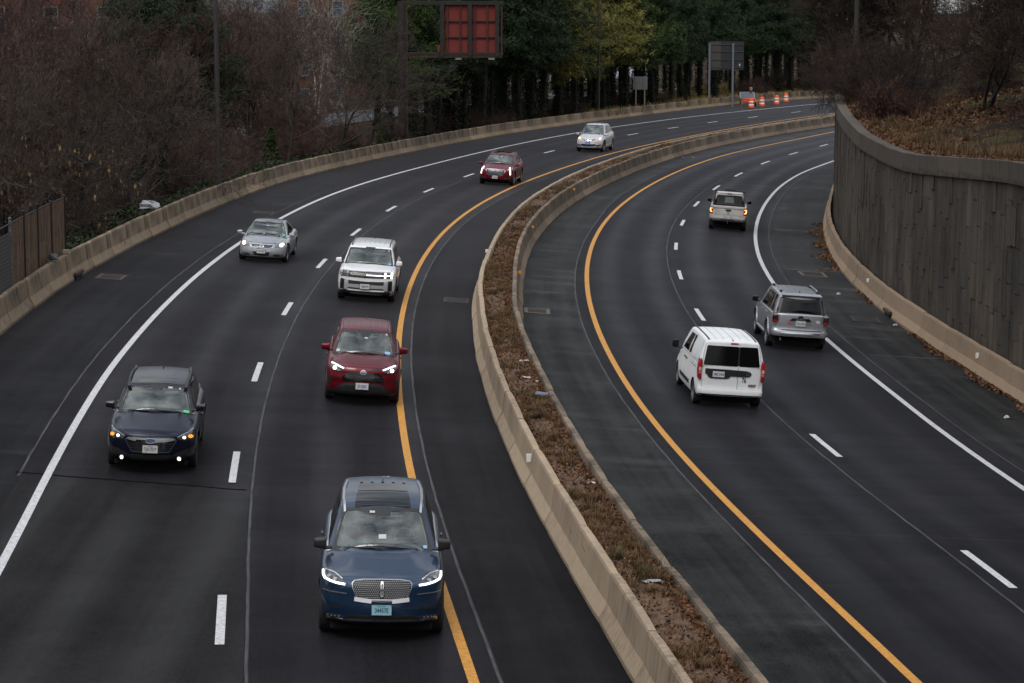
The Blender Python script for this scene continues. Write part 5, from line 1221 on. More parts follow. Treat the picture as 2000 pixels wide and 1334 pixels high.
def common_side(s, y_doors, zsill, zbelt, hand, hm):
    """panel gaps of the doors and the handles; y positions measured from the front"""
    L = s.L
    segs = [[(y - L / 2, zsill), (y - L / 2 + .01, (zsill + zbelt) / 2), (y - L / 2, zbelt)] for y in y_doors]
    s.seams(segs); s.handles([(y - L / 2, z) for y, z in hand], hm)

# ---- 1 the steel blue luxury SUV in front
def aviator():
    c = dict(L=5.06, W=2.02, fo=.90, wb=3.02, rw=.385, ww=.26, spokes=10, paint=PT['navy'], bow=.26, rbow=.12, bev=.05, seatmat=M_SEATL, cat='suv',
        belt=[(0, .99), (.22, 1.035), (.5, 1.075), (.9, 1.12), (1.35, 1.155), (1.7, 1.165), (3.2, 1.17), (4.6, 1.19), (5.06, 1.12)], bottom=[(0, .30), (.3, .24), (.8, .22), (4.3, .24), (5.06, .36)],
        plan=[(0, .86), (.25, .95), (.6, .99), (1.0, 1.), (4.2, 1.), (4.8, .96), (5.06, .90)], sec=SEC,
        front=[(.25, .16), (.34, .03), (.42, .0), (.60, .01), (.72, .035), (.85, .055), (.94, .075), (1.0, .12), (1.06, .22), (1.15, .4)], rear=[(.3, .12), (.5, 0), (.8, .02), (1.15, .10)],
        crown=[(0, .045), (.2, .075), (.6, .10), (1.3, .10), (1.6, .06), (2, .02)], ridge=(.52, .022, .10, .2, 1.5),
        gh=dict(cowl=1.30, head=2.16, rbase=4.86, rhead=4.5, roof=[(1.9, 1.70), (2.16, 1.73), (2.5, 1.775), (3.2, 1.80), (4.0, 1.79), (4.6, 1.76)], crown=.035, hb=.895, ht=.68, plan=[(1.2, .965), (2.0, 1.), (3.6, 1.), (4.7, .93)], wbow=.20, wsb=.88, tpow=1.15))
    s = Car('blue_suv', 'steel blue luxury SUV with wide mesh grille and light blue plate, nearest the camera', c)
    T = Tr(677, 1318, 463, .021, 14.7, -.01)
    hl = s.fill('headlight', T((236, 752), (262, 760), (330, 795), (392, 842), (412, 887), (340, 872), (262, 846), (240, 805)), M_LENSD, d=.010, r=.015, mirror=True)
    s.stroke('light_strip', T((244, 765), (247, 800), (262, 828), (300, 850), (350, 868), (410, 880)), .030, M_ONS, d=.020, mirror=True, parent=hl)
    s.stroke('chrome_trim', T((250, 758), (330, 792), (388, 838)), .018, M_CHR, d=.018, mirror=True, parent=hl)
    for k, (u, v) in enumerate(((290, 815), (335, 838))): s.fill('projector', T.disc((u, v), .034, .026), M_LENS, d=.017, r=0, mirror=True, sp=.5, parent=hl)
    s.stroke('chrome_trim', T((245, 905), (300, 925), (422, 945)), .016, M_SILV, d=.012, mirror=True)
    gp = sym([(0, 1.012), (.30, 1.005), (.43, .985), (.465, .955), (.455, .88), (.41, .775), (.34, .70), (0, .685)])
    gr = s.fill('grille', gp, M_BLKP, d=.008, r=.02)[0]; s.stroke('grille_frame', gp, .009, M_SILV, d=.016, closed=True, parent=gr)
    b = MB()
    for i in range(-15, 16):
        for j in range(10):
            x = i * .0295 + (.0148 if j % 2 else 0); z = .722 + j * .0295
            if inpoly(gp, x * 1.04, z - .01) and abs(x) > .036:
                p = s.hit('front', x, z, .016)
                if p: b.add([(p.x - .0095, p.y - .002, p.z), (p.x, p.y - .004, p.z + .0095), (p.x + .0095, p.y - .002, p.z), (p.x, p.y - .006, p.z - .0095)], [(0, 3, 2, 1)])
    b.build('grille_mesh', M_SILV, gr)
    s.fill('badge', [(-.022, .76), (.022, .76), (.022, .985), (-.022, .985)], M_CHR, d=.026, r=.008, parent=gr); s.fill('badge_core', [(-.010, .79), (.010, .79), (.010, .95), (-.010, .95)], M_BLKG, d=.031, r=.003, parent=gr)
    mb_ = mat('bar_painted_gleam', (.74, .75, .78), .5, .4); s.stroke('chrome_bar', [(-.425, .715), (-.16, .69)], .062, mb_, d=.026, mirror=True); s.stroke('chrome_bar', [(-.16, .715), (0, .715), (.16, .715)], .016, mb_, d=.026)  # pale satin for chrome: the bright reflection is put into the colour
    s.plate(.0, .565, '34457E', col=(.30, .55, .66), ink=(.02, .05, .10), top='MARYLAND', bottom=None, frame=M_SILV, d=.05)
    s.fill('lower_grille', sym([(0, .47), (.50, .47), (.58, .44), (.52, .365), (0, .35)]), M_BLKP, d=.010)
    s.fill('air_vent', T((262, 1028), (405, 1030), (388, 1046), (280, 1044)), M_BLKP, d=.006, mirror=True)
    fg = s.fill('fog_light', T((272, 1078), (300, 1082), (396, 1098), (400, 1112), (276, 1100)), M_LENSD, d=.012, r=.006, mirror=True)
    for k in range(4): u = 292 + k * 26; s.fill('led', T.disc((u, 1093 + k * 4), .013, .010, 8), M_LENS, d=.028, r=0, mirror=True, sp=.5, parent=fg)
    s.stroke('chrome_lip', T((274, 1108), (340, 1118), (420, 1134), (560, 1142), (677, 1146)), .020, M_CHR, d=.022, mirror=True); s.stroke('chrome_lip', T((276, 1104), (400, 1124)), .040, M_CHR, d=.018, mirror=True)
    s.fill('bumper_skirt', sym([(0, .335), (.60, .345), (.86, .39), (.90, .33), (.80, .27), (0, .26)]), M_BLKP, d=.008)
    s.fill('sunroof', [(-.46, -.36), (.46, -.36), (.43, .42), (-.43, .42)], M_GLD, 'top', .006, .05); s.fill('sunroof', [(-.42, .52), (.42, .52), (.40, 1.15), (-.40, 1.15)], M_GLD, 'top', .006, .05)
    for x in (-.36, -.18, 0, .18, .36): s.stroke('roof_rib', [(x, 1.22), (x, 1.6)], .05, PT['navy'], 'top', .014)
    for sx in (1,): s.stroke('roof_rail', [(.615, -.40), (.64, 0), (.64, .8), (.60, 1.45)], .035, M_SILV, 'top', .030, mirror=True)
    s.ghside('side_window', [(.10, .14), (.90, .12), (.80, .86), (.22, .84)], M_GLS); s.stroke('window_trim', [(-1.05, 1.15), (0, 1.185), (1.6, 1.205), (2.1, 1.24)], .022, M_CHR, 'sideR', .012, mirror=True)
    s.antenna(1.30, PT['navy']); s.wipers(); s.mirror(-1.10, 1.29, .90, M_BLKP, (.24, .17, .20))
    s.stroke('bonnet_crease', [(0, -2.25), (0, -1.45)], .010, PT['navy'], 'top', .010); s.stroke('panel_gap', [(.60, -2.30), (.76, -1.9), (.80, -1.4)], .007, M_BLKG, 'top', .0025, mirror=True)
    common_side(s, (1.62, 2.68, 3.72), .36, 1.08, ((2.45, .98), (3.5, 1.0)), PT['navy']); s.stroke('sill_trim', [(-1.1, .36), (1.4, .36)], .03, M_CHR, 'sideR', .012, mirror=True)
    s.sticker(.0, .34, .075, .055, M_WSH); s.sticker(.80, .12, .035, .035, M_BLUS); s.sticker(-.24, .88, .06, .02, M_WSH)
    s.ghpatch('camera_housing', [(-.16, .80), (.16, .80), (.20, .98), (-.20, .98)], 0, M_BLKP, .008, .03)
    tl = s.fill('tail_light', [(-.80, .93), (.80, .93), (.80, 1.0), (-.80, 1.0)], M_RED, 'rear', .012)
    s.ghpatch('rear_window', [(-.85, .1), (.85, .1), (.85, .85), (-.85, .85)], 1, M_GLD)
    s.park(-2.19, 39.75, math.atan2(-1, .055)); return s

# ---- 2 the dark navy estate
def outback():
    c = dict(L=4.87, W=1.875, fo=.98, wb=2.745, rw=.352, ww=.225, spokes=5, rimstyle='dark', paint=PT['dark'], bow=.24, bev=.045, cat='car',
        belt=[(0, .885), (.2, .925), (.6, .97), (1.2, 1.03), (1.6, 1.045), (3.0, 1.06), (4.4, 1.09), (4.87, 1.02)], bottom=[(0, .28), (.3, .25), (.8, .25), (4.1, .27), (4.87, .4)],
        plan=[(0, .85), (.22, .94), (.6, .985), (1.0, 1.), (4.0, 1.), (4.6, .96), (4.87, .9)], sec=SEC,
        front=[(.25, .12), (.33, .02), (.45, 0), (.60, .015), (.72, .03), (.82, .055), (.89, .10), (.96, .25), (1.05, .4)], rear=[(.3, .1), (.5, 0), (.8, .02), (1.1, .12)],
        crown=[(0, .04), (.2, .06), (.7, .085), (1.3, .085), (1.6, .05), (2, .02)], ridge=(.55, .016, .12, .2, 1.5),
        gh=dict(cowl=1.24, head=2.0, rbase=4.72, rhead=4.2, roof=[(1.8, 1.50), (2.0, 1.525), (2.5, 1.56), (3.2, 1.57), (4.0, 1.545), (4.5, 1.50)], crown=.03, hb=.835, ht=.615, plan=[(1.2, .965), (2.0, 1.), (3.6, 1.), (4.7, .93)], wbow=.16, wsb=.90))
    s = Car('navy_estate_car', 'dark navy estate car with thick roof rails and lit round fog lamps', c)
    T = Tr(578, 1290, 515, .034, 11.3, .07)
    s.fill('lower_cladding', sym([(0, .40), (.40, .40), (.50, .45), (.66, .52), (.86, .56), (.905, .52), (.90, .30), (.80, .255), (0, .255)]), M_BLKP, d=.006)
    hl = s.fill('headlight', T((166, 752), (200, 800), (312, 868), (290, 895), (215, 898), (152, 872), (148, 812)), M_LENSD, d=.010, r=.012, mirror=True)
    s.stroke('lamp_brow', T((168, 760), (205, 805), (305, 866)), .014, M_LENS, d=.018, mirror=True, parent=hl)
    s.fill('turn_lamp', T.disc((182, 848), .040, .036), M_AMB, d=.028, r=0, mirror=True, sp=.5, parent=hl); s.fill('led', T.disc((240, 866), .028), M_ON, d=.030, r=0, mirror=True, sp=.5, parent=hl)
    gp = sym([(0, .80), (.40, .80), (.50, .77), (.525, .735), (.40, .50), (.36, .475), (0, .46)])
    gr = s.fill('grille', gp, M_BLKG, d=.008, r=.02)[0]; s.stroke('grille_frame', [(-.525, .74), (-.385, .49), (.385, .49), (.525, .74)], .020, mat('trim_blue_grey', (.06, .075, .11), .3, .6), d=.020, parent=gr)
    s.stroke('grille_bar', sym([(0, .705), (.30, .72), (.49, .755)])[::1], .042, M_SILV, d=.022, parent=gr)
    for z in (.655, .61, .565, .525): s.stroke('grille_slat', [(-.40 - (z - .5) * .3, z), (.40 + (z - .5) * .3, z)], .010, M_BLKP, d=.014, parent=gr)
    bd = s.fill('badge', disc(0, .722, .106, .054, 24), M_CHR, d=.030, r=0, sp=.3)[0]; s.fill('badge_field', disc(0, .722, .088, .040, 24), mat('badge_blue', (.03, .07, .20), .3, .3), d=.035, r=0, sp=.3, parent=bd)
    for (x, z, r) in ((-.045, .732, .011), (.0, .724, .007), (.018, .716, .007), (.036, .722, .007), (.012, .702, .007), (.05, .706, .007)): s.fill('star', disc(x, z, r, r * .8, 6), M_CHR, d=.039, r=0, sp=.5, parent=bd)
    s.plate(.0, .555, 'TJX-7517', top='VIRGINIA', d=.055, col=(.60, .60, .58), frame=M_SILV)
    fs_ = s.fill('fog_surround', T.disc((283, 1090), .10, .095), M_BLKP, d=.020, r=0, mirror=True, sp=.1); fl = s.fill('fog_light', T.disc((283, 1090), .048), M_LENS, d=.030, r=0, mirror=True, sp=.5, parent=fs_); s.fill('led', T.disc((284, 1089), .030), M_ON, d=.036, r=0, mirror=True, sp=.5, parent=fl)
    s.stroke('skid_trim', T((238, 1145), (330, 1148), (380, 1160), (578, 1168)), .020, mat('trim_grey', (.10, .10, .105), .4), d=.018, mirror=True)
    s.fill('lower_grille', sym([(0, .43), (.42, .43), (.40, .32), (0, .31)]), M_UND, d=.012)
    s.stroke('panel_gap', sym([(0, .835), (.40, .835), (.56, .86)]), .008, M_BLKG, d=.003)
    s.fill('sunroof', [(-.40, -.36), (.40, -.36), (.38, .30), (-.38, .30)], M_GLD, 'top', .005, .04)
    b = []
    for sx in (-1, 1):
        pts = [(sx * .60, -.42), (sx * .625, 0), (sx * .63, .8), (sx * .60, 1.5)]; m_ = MB(); prev = None
        P_ = [s.hit('top', x, y, 0) for x, y in pts]
        for i, (p, q) in enumerate(zip(P_, P_[1:])): m_.tube((p.x, p.y, p.z + (.05 if i else .015)), (q.x, q.y, q.z + (.05 if i < 2 else .015)), .032, .032, 6)
        for p in (P_[0], P_[-1]): m_.box((p.x, p.y + (.10 if p is P_[0] else -.1), p.z + .02), (.065, .40, .065))
        m_.build('roof_rail', M_BLKP, s.root, bevel=.012)
    s.ghside('side_window', [(.10, .12), (.92, .12), (.84, .84), (.22, .84)], M_GLS); s.stroke('window_trim', [(-1.0, 1.04), (0, 1.07), (1.6, 1.10), (2.05, 1.14)], .020, M_SILV, 'sideR', .010, mirror=True)
    s.antenna(1.35, PT['dark']); s.wipers(); s.mirror(-1.10, 1.20, .85, M_BLKG, (.23, .15, .16)); s.arches(M_BLKP, .07)
    s.fill('sill_cladding', [(-1.05, .27), (1.0, .27), (1.0, .43), (-1.05, .43)], M_BLKP, 'sideR', .012, mirror=True, sp=.3)
    common_side(s, (1.55, 2.55, 3.5), .42, .98, ((2.35, .88), (3.3, .9)), PT['dark'])
    s.sticker(.80, .10, .075, .045, M_GRNS); s.sticker(.42, .90, .07, .025, M_WSH); s.sticker(.72, .87, .03, .025, M_WSH); s.ghpatch('camera_housing', [(-.15, .84), (.15, .84), (.26, .99), (-.26, .99)], 0, M_BLKP, .008, .03)
    s.ghpatch('rear_window', [(-.85, .1), (.85, .1), (.85, .85), (-.85, .85)], 1, M_GLD); s.stroke('panel_gap', [(.58, -2.2), (.72, -1.8), (.75, -1.3)], .007, M_BLKG, 'top', .0025, mirror=True)
    s.fill('tail_light', [(.5, .80), (.85, .80), (.85, .93), (.5, .93)], M_RED, 'rear', .012, mirror=True)
    s.park(-7.66, 51.95, math.atan2(-1, .078)); return s

# ---- 3 the dark red compact SUV
def rav():
    c = dict(L=4.60, W=1.855, fo=.92, wb=2.69, rw=.355, ww=.225, spokes=5, paint=PT['red'], bow=.22, bev=.045, cat='suv',
        belt=[(0, .93), (.15, .965), (.5, 1.015), (1.1, 1.06), (1.5, 1.08), (3.0, 1.10), (4.2, 1.14), (4.6, 1.05)], bottom=[(0, .24), (.3, .22), (.8, .22), (3.9, .24), (4.6, .4)],
        plan=[(0, .86), (.22, .95), (.6, .99), (1.0, 1.), (3.8, 1.), (4.35, .96), (4.6, .9)], sec=SEC,
        front=[(.2, .13), (.30, .02), (.45, 0), (.58, .02), (.66, .015), (.74, .04), (.86, .06), (.94, .09), (1.0, .2), (1.1, .4)], rear=[(.3, .1), (.5, 0), (.8, .02), (1.1, .12)],
        crown=[(0, .035), (.2, .06), (.7, .075), (1.2, .075), (1.5, .05), (2, .02)], ridge=(.50, .02, .12, .1, 1.4),
        gh=dict(cowl=1.12, head=1.88, rbase=4.45, rhead=3.98, roof=[(1.7, 1.575), (1.9, 1.60), (2.3, 1.635), (3.0, 1.645), (3.8, 1.62), (4.2, 1.57)], crown=.03, hb=.83, ht=.625, plan=[(1.1, .965), (1.9, 1.), (3.4, 1.), (4.4, .94)], wbow=.16, wsb=.90))
    s = Car('red_suv', 'dark red compact SUV with black grille and red mirrors, behind the blue SUV', c)
    T = Tr(622, 1236, 504, .066, 9.6, .01)
    hl = s.fill('headlight', T((226, 668), (262, 690), (330, 728), (396, 764), (340, 800), (262, 782), (226, 738)), M_LENSD, d=.010, r=.012, mirror=True)
    s.stroke('light_strip', T((232, 688), (270, 706), (335, 740), (386, 765)), .030, M_ONS, d=.018, mirror=True, parent=hl); s.fill('led', T.disc((276, 756), .045), M_ON, d=.030, r=0, mirror=True, sp=.5, parent=hl); s.fill('led', T((300, 765), (340, 775), (330, 797), (295, 785)), M_LENS, d=.026, r=.01, mirror=True, parent=hl)
    g1 = s.fill('upper_grille', sym([(0, .915), (.40, .915), (.45, .925), (.40, .89), (0, .885)]), M_BLKG, d=.006)[0]
    gp = sym([(0, .825), (.10, .83), (.36, .82), (.42, .79), (.52, .665), (.50, .615), (.42, .60), (0, .625)])
    gr = s.fill('grille', gp, M_BLKG, d=.008, r=.02)[0]
    for j, z in enumerate((.78, .74, .70, .66)):
        for i in range(-5, 6):
            x = i * .082 + (.04 if j % 2 else 0)
            if inpoly(gp, x, z) and inpoly(gp, x + .035, z) and inpoly(gp, x - .035, z): s.stroke('grille_slat', [(x - .033, z), (x + .033, z)], .012, M_BLKP, d=.018, sp=1, parent=gr)
    bd = s.fill('badge', disc(0, .83, .078, .056, 20), M_CHR, d=.024, r=0, sp=.3)[0]; s.fill('badge_field', disc(0, .83, .062, .042, 20), M_BLKG, d=.029, r=0, sp=.3, parent=bd)
    s.stroke('badge_ring', disc(0, .83, .025, .038, 12), .010, M_CHR, d=.033, closed=True, parent=bd); s.stroke('badge_ring', disc(0, .847, .045, .018, 12), .010, M_CHR, d=.033, closed=True, parent=bd)
    s.fill('lower_grille', sym([(0, .575), (.40, .565), (.50, .52), (.66, .41), (.80, .36), (.80, .28), (.60, .23), (0, .23)]), M_BLKP, d=.006); s.fill('air_intake', sym([(0, .50), (.40, .50), (.52, .42), (.50, .36), (0, .35)]), M_UND, d=.012)
    s.fill('side_vent', T((195, 845), (238, 850), (232, 915), (198, 945), (185, 930)), M_BLKP, d=.008, mirror=True)
    s.stroke('bumper_lip', T((165, 1000), (200, 1030), (350, 1055), (622, 1075)), .035, M_BLKP, d=.02, mirror=True)
    s.plate(-.01, .50, 'JD-2832', top='', d=.05, col=(.62, .62, .64), ink=(.05, .07, .30), frame=M_SILV, bottom='DC')
    for x in (-.46, -.40, -.31, -.25, -.12, .12, .25, .31, .40, .46): s.stroke('roof_rib', [(x, -.25 + abs(x) * .2), (x, 1.4)], .007, mat('groove_dark_red', (.03, .003, .005), .5), 'top', .002)
    s.stroke('roof_channel', [(.545, -.40), (.57, 0), (.57, .8), (.53, 1.5)], .022, M_BLKP, 'top', .006, mirror=True)
    s.ghside('side_window', [(.10, .12), (.90, .12), (.82, .84), (.22, .84)], M_GLS); s.antenna(1.32, PT['red']); s.wipers(); s.mirror(-1.08, 1.24, .86, PT['red'], (.25, .16, .18)); s.arches(M_BLKP, .07)
    s.fill('sill_cladding', [(-1.0, .25), (1.0, .25), (1.0, .42), (-1.0, .42)], M_BLKP, 'sideR', .012, mirror=True, sp=.3); s.stroke('panel_gap', sym([(0, .935), (.40, .935), (.52, .955)]), .008, M_BLKG, d=.003); s.stroke('panel_gap', [(.50, -2.1), (.70, -1.7), (.75, -1.2)], .007, M_BLKG, 'top', .0025, mirror=True)
    common_side(s, (1.5, 2.45, 3.4), .40, 1.02, ((2.2, .92), (3.15, .94)), PT['red'])
    s.sticker(-.82, .16, .05, .05, M_WSH); s.sticker(.72, .14, .085, .05, M_BLUS); s.sticker(.04, .70, .055, .025, M_WSH); s.sticker(.80, .86, .03, .03, M_WSH); s.ghpatch('camera_housing', [(-.12, .74), (.12, .74), (.30, .99), (-.30, .99)], 0, M_BLKP, .008, .03)
    s.ghpatch('rear_window', [(-.85, .1), (.85, .1), (.85, .85), (-.85, .85)], 1, M_GLD); s.fill('tail_light', [(.5, .90), (.85, .90), (.85, 1.0), (.5, 1.0)], M_RED, 'rear', .012, mirror=True)
    s.park(-3.79, 60.95, math.atan2(-1, .054)); return s

# ---- 4 the boxy white SUV
def santafe():
    c = dict(L=4.83, W=1.90, fo=.88, wb=2.815, rw=.37, ww=.235, spokes=6, paint=PT['white'], bow=.17, bowp=3.4, bev=.04, cat='suv',
        belt=[(0, .98), (.12, 1.025), (.5, 1.07), (1.1, 1.11), (1.5, 1.12), (3.0, 1.12), (4.4, 1.13), (4.83, 1.10)], bottom=[(0, .26), (.3, .22), (.8, .22), (4.1, .24), (4.83, .4)],
        plan=[(0, .90), (.2, .965), (.5, .99), (1.0, 1.), (4.2, 1.), (4.6, .98), (4.83, .93)], sec=SEC,
        front=[(.2, .10), (.30, .02), (.45, 0), (.62, 0), (.74, .02), (.92, .03), (1.0, .08), (1.1, .3)], rear=[(.3, .08), (.5, 0), (1.1, .03)],
        crown=[(0, .03), (.2, .05), (.7, .06), (1.2, .06), (1.5, .04), (2, .02)],
        gh=dict(cowl=1.10, head=1.78, rbase=4.78, rhead=4.62, roof=[(1.6, 1.60), (1.8, 1.63), (2.3, 1.67), (3.0, 1.68), (4.0, 1.67), (4.7, 1.64)], crown=.025, hb=.86, ht=.69, plan=[(1.1, .97), (1.9, 1.), (4.0, 1.), (4.7, .97)], wbow=.13, wsb=.90, wsc1=.90))
    s = Car('white_suv', 'boxy white SUV with one glowing light bar and black roof rails', c)
    T = Tr(657, 1247, 484, .075, 7.2, .057)
    bp = sym([(0, 1.0), (.84, .995), (.855, .97), (.85, .845), (.80, .83), (0, .815)]); bn = s.fill('grille', bp, M_BLKG, d=.008, r=.02)[0]
    for i in range(-3, 4):
        for z in (.945, .862):
            x = i * .145 * 1.35 * .72; s.fill('grille_slot', [(x - .058, z - .018), (x + .058, z - .018), (x + .058, z + .018), (x - .058, z + .018)], mat('trim_mid_grey', (.13, .13, .14), .4, .4), d=.016, r=.004, sp=.5, parent=bn)
    for sg, ml in ((-1, M_LENS), (1, M_ON)):
        hp = [(sg * .56, .83), (sg * .84, .845), (sg * .85, .985), (sg * .56, .99)]; h = s.fill('headlight', hp, M_LENSD, d=.014, r=.01, sp=.1)[0]
        for xx in (.60, .80):
            for z in (.955, .865): s.fill('led', [(sg * xx - .026, z - .032), (sg * xx + .026, z - .032), (sg * xx + .026, z + .032), (sg * xx - .026, z + .032)], ml, d=.032, r=.004, sp=.5, parent=h)
        s.stroke('light_strip', [(sg * .57, .910), (sg * .84, .915)], .018, M_ONS if sg > 0 else mat('trim_mid_grey', (.13, .13, .14), .4, .4), d=.024, parent=h)
        s.fill('marker_lamp', [(sg * .845, .87), (sg * .875, .87), (sg * .875, .96), (sg * .845, .96)], M_AMBO, d=.012, r=.004, sp=.5, parent=h)
    s.stroke('light_bar', [(.0, .906), (.56, .908)], .024, M_ONS, d=.022, parent=bn); s.stroke('light_bar', [(-.50, .906), (0, .906)], .022, mat('light_bar_dim', (.42, .43, .34), .3, .3), d=.022, parent=bn)
    s.fill('lower_grille', sym([(0, .70), (.60, .72), (.82, .76), (.84, .72), (.84, .42), (.62, .39), (.60, .44), (0, .44)]), M_BLKP, d=.006)
    s.fill('bumper_bar', sym([(0, .60), (.30, .60), (.56, .60), (.58, .72), (.70, .73), (.70, .42), (.60, .42), (.56, .49), (0, .48)]), mat('bumper_silver', (.42, .42, .43), .4, .3), d=.016, r=.01)
    s.fill('air_intake', [(.735, .46), (.80, .47), (.80, .70), (.735, .70)], M_UND, d=.014, r=.008, mirror=True)
    s.fill('lower_cladding', sym([(0, .38), (.84, .40), (.87, .44), (.87, .30), (.76, .235), (0, .235)]), M_BLKP, d=.007); s.stroke('skid_trim', [(-.50, .305), (.5, .305)], .022, M_SILV, d=.018)
    s.plate(-.03, .545, 'TJB-8799', top='', d=.05, frame=M_BLKP)
    s.rails(M_BLKP, -.45, 2.05, .07, .06, .035)
    for x in (-.42, -.25, -.08, .08, .25, .42): s.stroke('roof_rib', [(x, -.0), (x, 1.7)], .018, mat('seal_grey', (.25, .25, .26), .6), 'top', .003)
    s.ghside('side_window', [(.07, .12), (.95, .12), (.92, .84), (.16, .84)], M_GLS); s.antenna(1.75, M_BLKP, .8); s.wipers(); s.mirror(-1.20, 1.22, .90, PT['white'], (.22, .16, .18)); s.arches(M_BLKP, .06)
    s.fill('sill_cladding', [(-1.1, .25), (1.05, .25), (1.05, .40), (-1.1, .40)], M_BLKP, 'sideR', .012, mirror=True, sp=.3); s.stroke('panel_gap', sym([(0, 1.015), (.60, 1.015), (.80, 1.01)]), .010, M_BLKG, d=.003); s.stroke('panel_gap', [(.76, -2.25), (.80, -1.7), (.80, -1.25)], .007, mat('seal_grey', (.25, .25, .26), .6), 'top', .0025, mirror=True)
    common_side(s, (1.5, 2.5, 3.6), .40, 1.06, ((2.3, .95), (3.35, .96)), PT['white'])
    s.sticker(.84, .86, .03, .03, M_WSH); s.sticker(.82, .12, .05, .04, M_BLUS); s.ghpatch('camera_housing', [(-.14, .80), (.14, .80), (.24, .99), (-.24, .99)], 0, M_BLKP, .008, .03)
    s.ghpatch('rear_window', [(-.85, .1), (.85, .1), (.85, .85), (-.85, .85)], 1, M_GLD); s.fill('tail_light', [(.4, .50), (.85, .50), (.85, .62), (.4, .62)], M_RED, 'rear', .012, mirror=True)
    s.park(-4.76, 80.7, math.atan2(-1, .002)); return s

# ---- 5 the silver hardtop coupe
def eos():
    c = dict(L=4.41, W=1.79, fo=.86, wb=2.578, rw=.325, ww=.22, spokes=7, paint=PT['silver'], bow=.27, bev=.045, cat='car',
        belt=[(0, .66), (.15, .70), (.5, .77), (1.0, .865), (1.4, .905), (2.6, .93), (3.6, .95), (4.2, .93), (4.41, .88)], bottom=[(0, .20), (.3, .17), (.8, .17), (3.7, .19), (4.41, .32)],
        plan=[(0, .84), (.22, .94), (.6, .985), (1.0, 1.), (3.6, 1.), (4.2, .95), (4.41, .88)], sec=SEC,
        front=[(.17, .10), (.25, .02), (.38, 0), (.50, .02), (.60, .05), (.68, .12), (.8, .4)], rear=[(.3, .08), (.5, 0), (.9, .05)],
        crown=[(0, .045), (.2, .075), (.6, .095), (1.1, .09), (1.4, .05), (2, .02), (3.4, .03), (4.4, .04)],
        gh=dict(cowl=1.05, head=1.92, rbase=4.0, rhead=3.0, roof=[(1.7, 1.29), (1.95, 1.32), (2.4, 1.35), (2.9, 1.34), (3.4, 1.29)], crown=.03, hb=.785, ht=.545, plan=[(1.0, .965), (1.9, 1.), (3., 1.), (4., .88)], wbow=.17, wsb=.90, wsc1=.93, frit=-.02))
    s = Car('silver_coupe', 'low silver coupe with dark roof and warm lit headlights, straddling the white edge line', c)
    T = Tr(714, 1152, 570, .07, 6.5, .12)
    hl = s.fill('headlight', T((292, 690), (330, 668), (385, 690), (455, 735), (470, 795), (400, 790), (340, 790), (298, 750)), mat('lamp_smoke', (.10, .105, .115), .12, .2, .7), d=.008, r=.03, mirror=True)
    s.fill('lamp_glow', T.disc((352, 730), .085, .088), M_LENS, d=.014, r=0, mirror=True, sp=.5, parent=hl); s.fill('lamp', T.disc((354, 728), .062, .072), M_ONW, d=.028, r=0, mirror=True, sp=.5, parent=hl)
    gp = sym([(0, .665), (.30, .665), (.41, .675), (.36, .58), (.26, .555), (0, .545)]); gr = s.fill('grille', gp, M_BLKG, d=.008, r=.015)[0]; s.stroke('grille_frame', gp, .014, M_CHR, d=.018, closed=True, parent=gr)
    s.stroke('chrome_shield', [(-.43, .68), (-.36, .54), (-.32, .30), (-.27, .255), (.27, .255), (.32, .30), (.36, .54), (.43, .68)], .024, M_SILV, d=.016)
    s.fill('lower_grille', sym([(0, .42), (.30, .42), (.28, .29), (.25, .275), (0, .27)]), M_BLKP, d=.008)
    bd = s.fill('badge', disc(0, .615, .066, .066, 20), M_CHR, d=.026, r=0, sp=.3)[0]; s.fill('badge_field', disc(0, .615, .055, .055, 20), mat('badge_grey_blue', (.10, .13, .22), .3), d=.030, r=0, sp=.3, parent=bd)
    for pth in ([(-.036, .648), (0, .612), (.036, .648)], [(-.05, .635), (-.022, .572), (0, .608), (.022, .572), (.05, .635)]): s.stroke('badge_letter', pth, .010, M_WSH, d=.034, parent=bd)
    s.fill('fog_slot', T((300, 905), (480, 935), (482, 975), (400, 968), (320, 940)), M_BLKP, d=.008, mirror=True); s.stroke('fog_trim', T((375, 928), (478, 945)), .018, M_SILV, d=.016, mirror=True); s.fill('fog_light', T.disc((348, 922), .034), M_LENS, d=.018, r=0, mirror=True, sp=.5)
    s.fill('marker_lamp', T((252, 785), (285, 790), (285, 808), (255, 802)), mat('marker_red', (.5, .06, .02), .3), d=.008, mirror=True)
    s.plate(-.01, .44, 'TXK-5827', top='', d=.035, frame=M_BLKP)
    s.fill('roof_panel', [(-.50, -.22), (.50, -.22), (.50, .85), (-.50, .85)], mat('roof_grey', (.075, .078, .085), .25, .3, .5), 'top', .004, .06)
    s.ghside('side_window', [(.06, .10), (.86, .14), (.66, .86), (.28, .86)], M_GLS); s.wipers(); s.mirror(-1.12, .98, .86, PT['silver'], (.22, .15, .15), arm=PT['silver'])
    s.stroke('panel_gap', sym([(0, .70), (.40, .705), (.52, .72)]), .008, M_BLKG, d=.003); s.stroke('panel_gap', [(.46, -2.0), (.64, -1.6), (.68, -1.1)], .007, M_BLKG, 'top', .0025, mirror=True)
    common_side(s, (1.42, 2.85), .25, .88, ((2.6, .80),), PT['silver']); s.sticker(.84, .12, .06, .05, M_GRNS); s.sticker(.0, .74, .08, .02, M_WSH); s.sticker(.84, .88, .025, .02, M_WSH); s.ghpatch('camera_housing', [(-.18, .88), (.18, .88), (.24, .99), (-.24, .99)], 0, M_BLKP, .008, .03)
    s.ghpatch('rear_window', [(-.85, .1), (.85, .1), (.8, .9), (-.8, .9)], 1, M_GLD); s.fill('tail_light', [(.45, .66), (.8, .66), (.8, .80), (.45, .80)], M_RED, 'rear', .012, mirror=True)
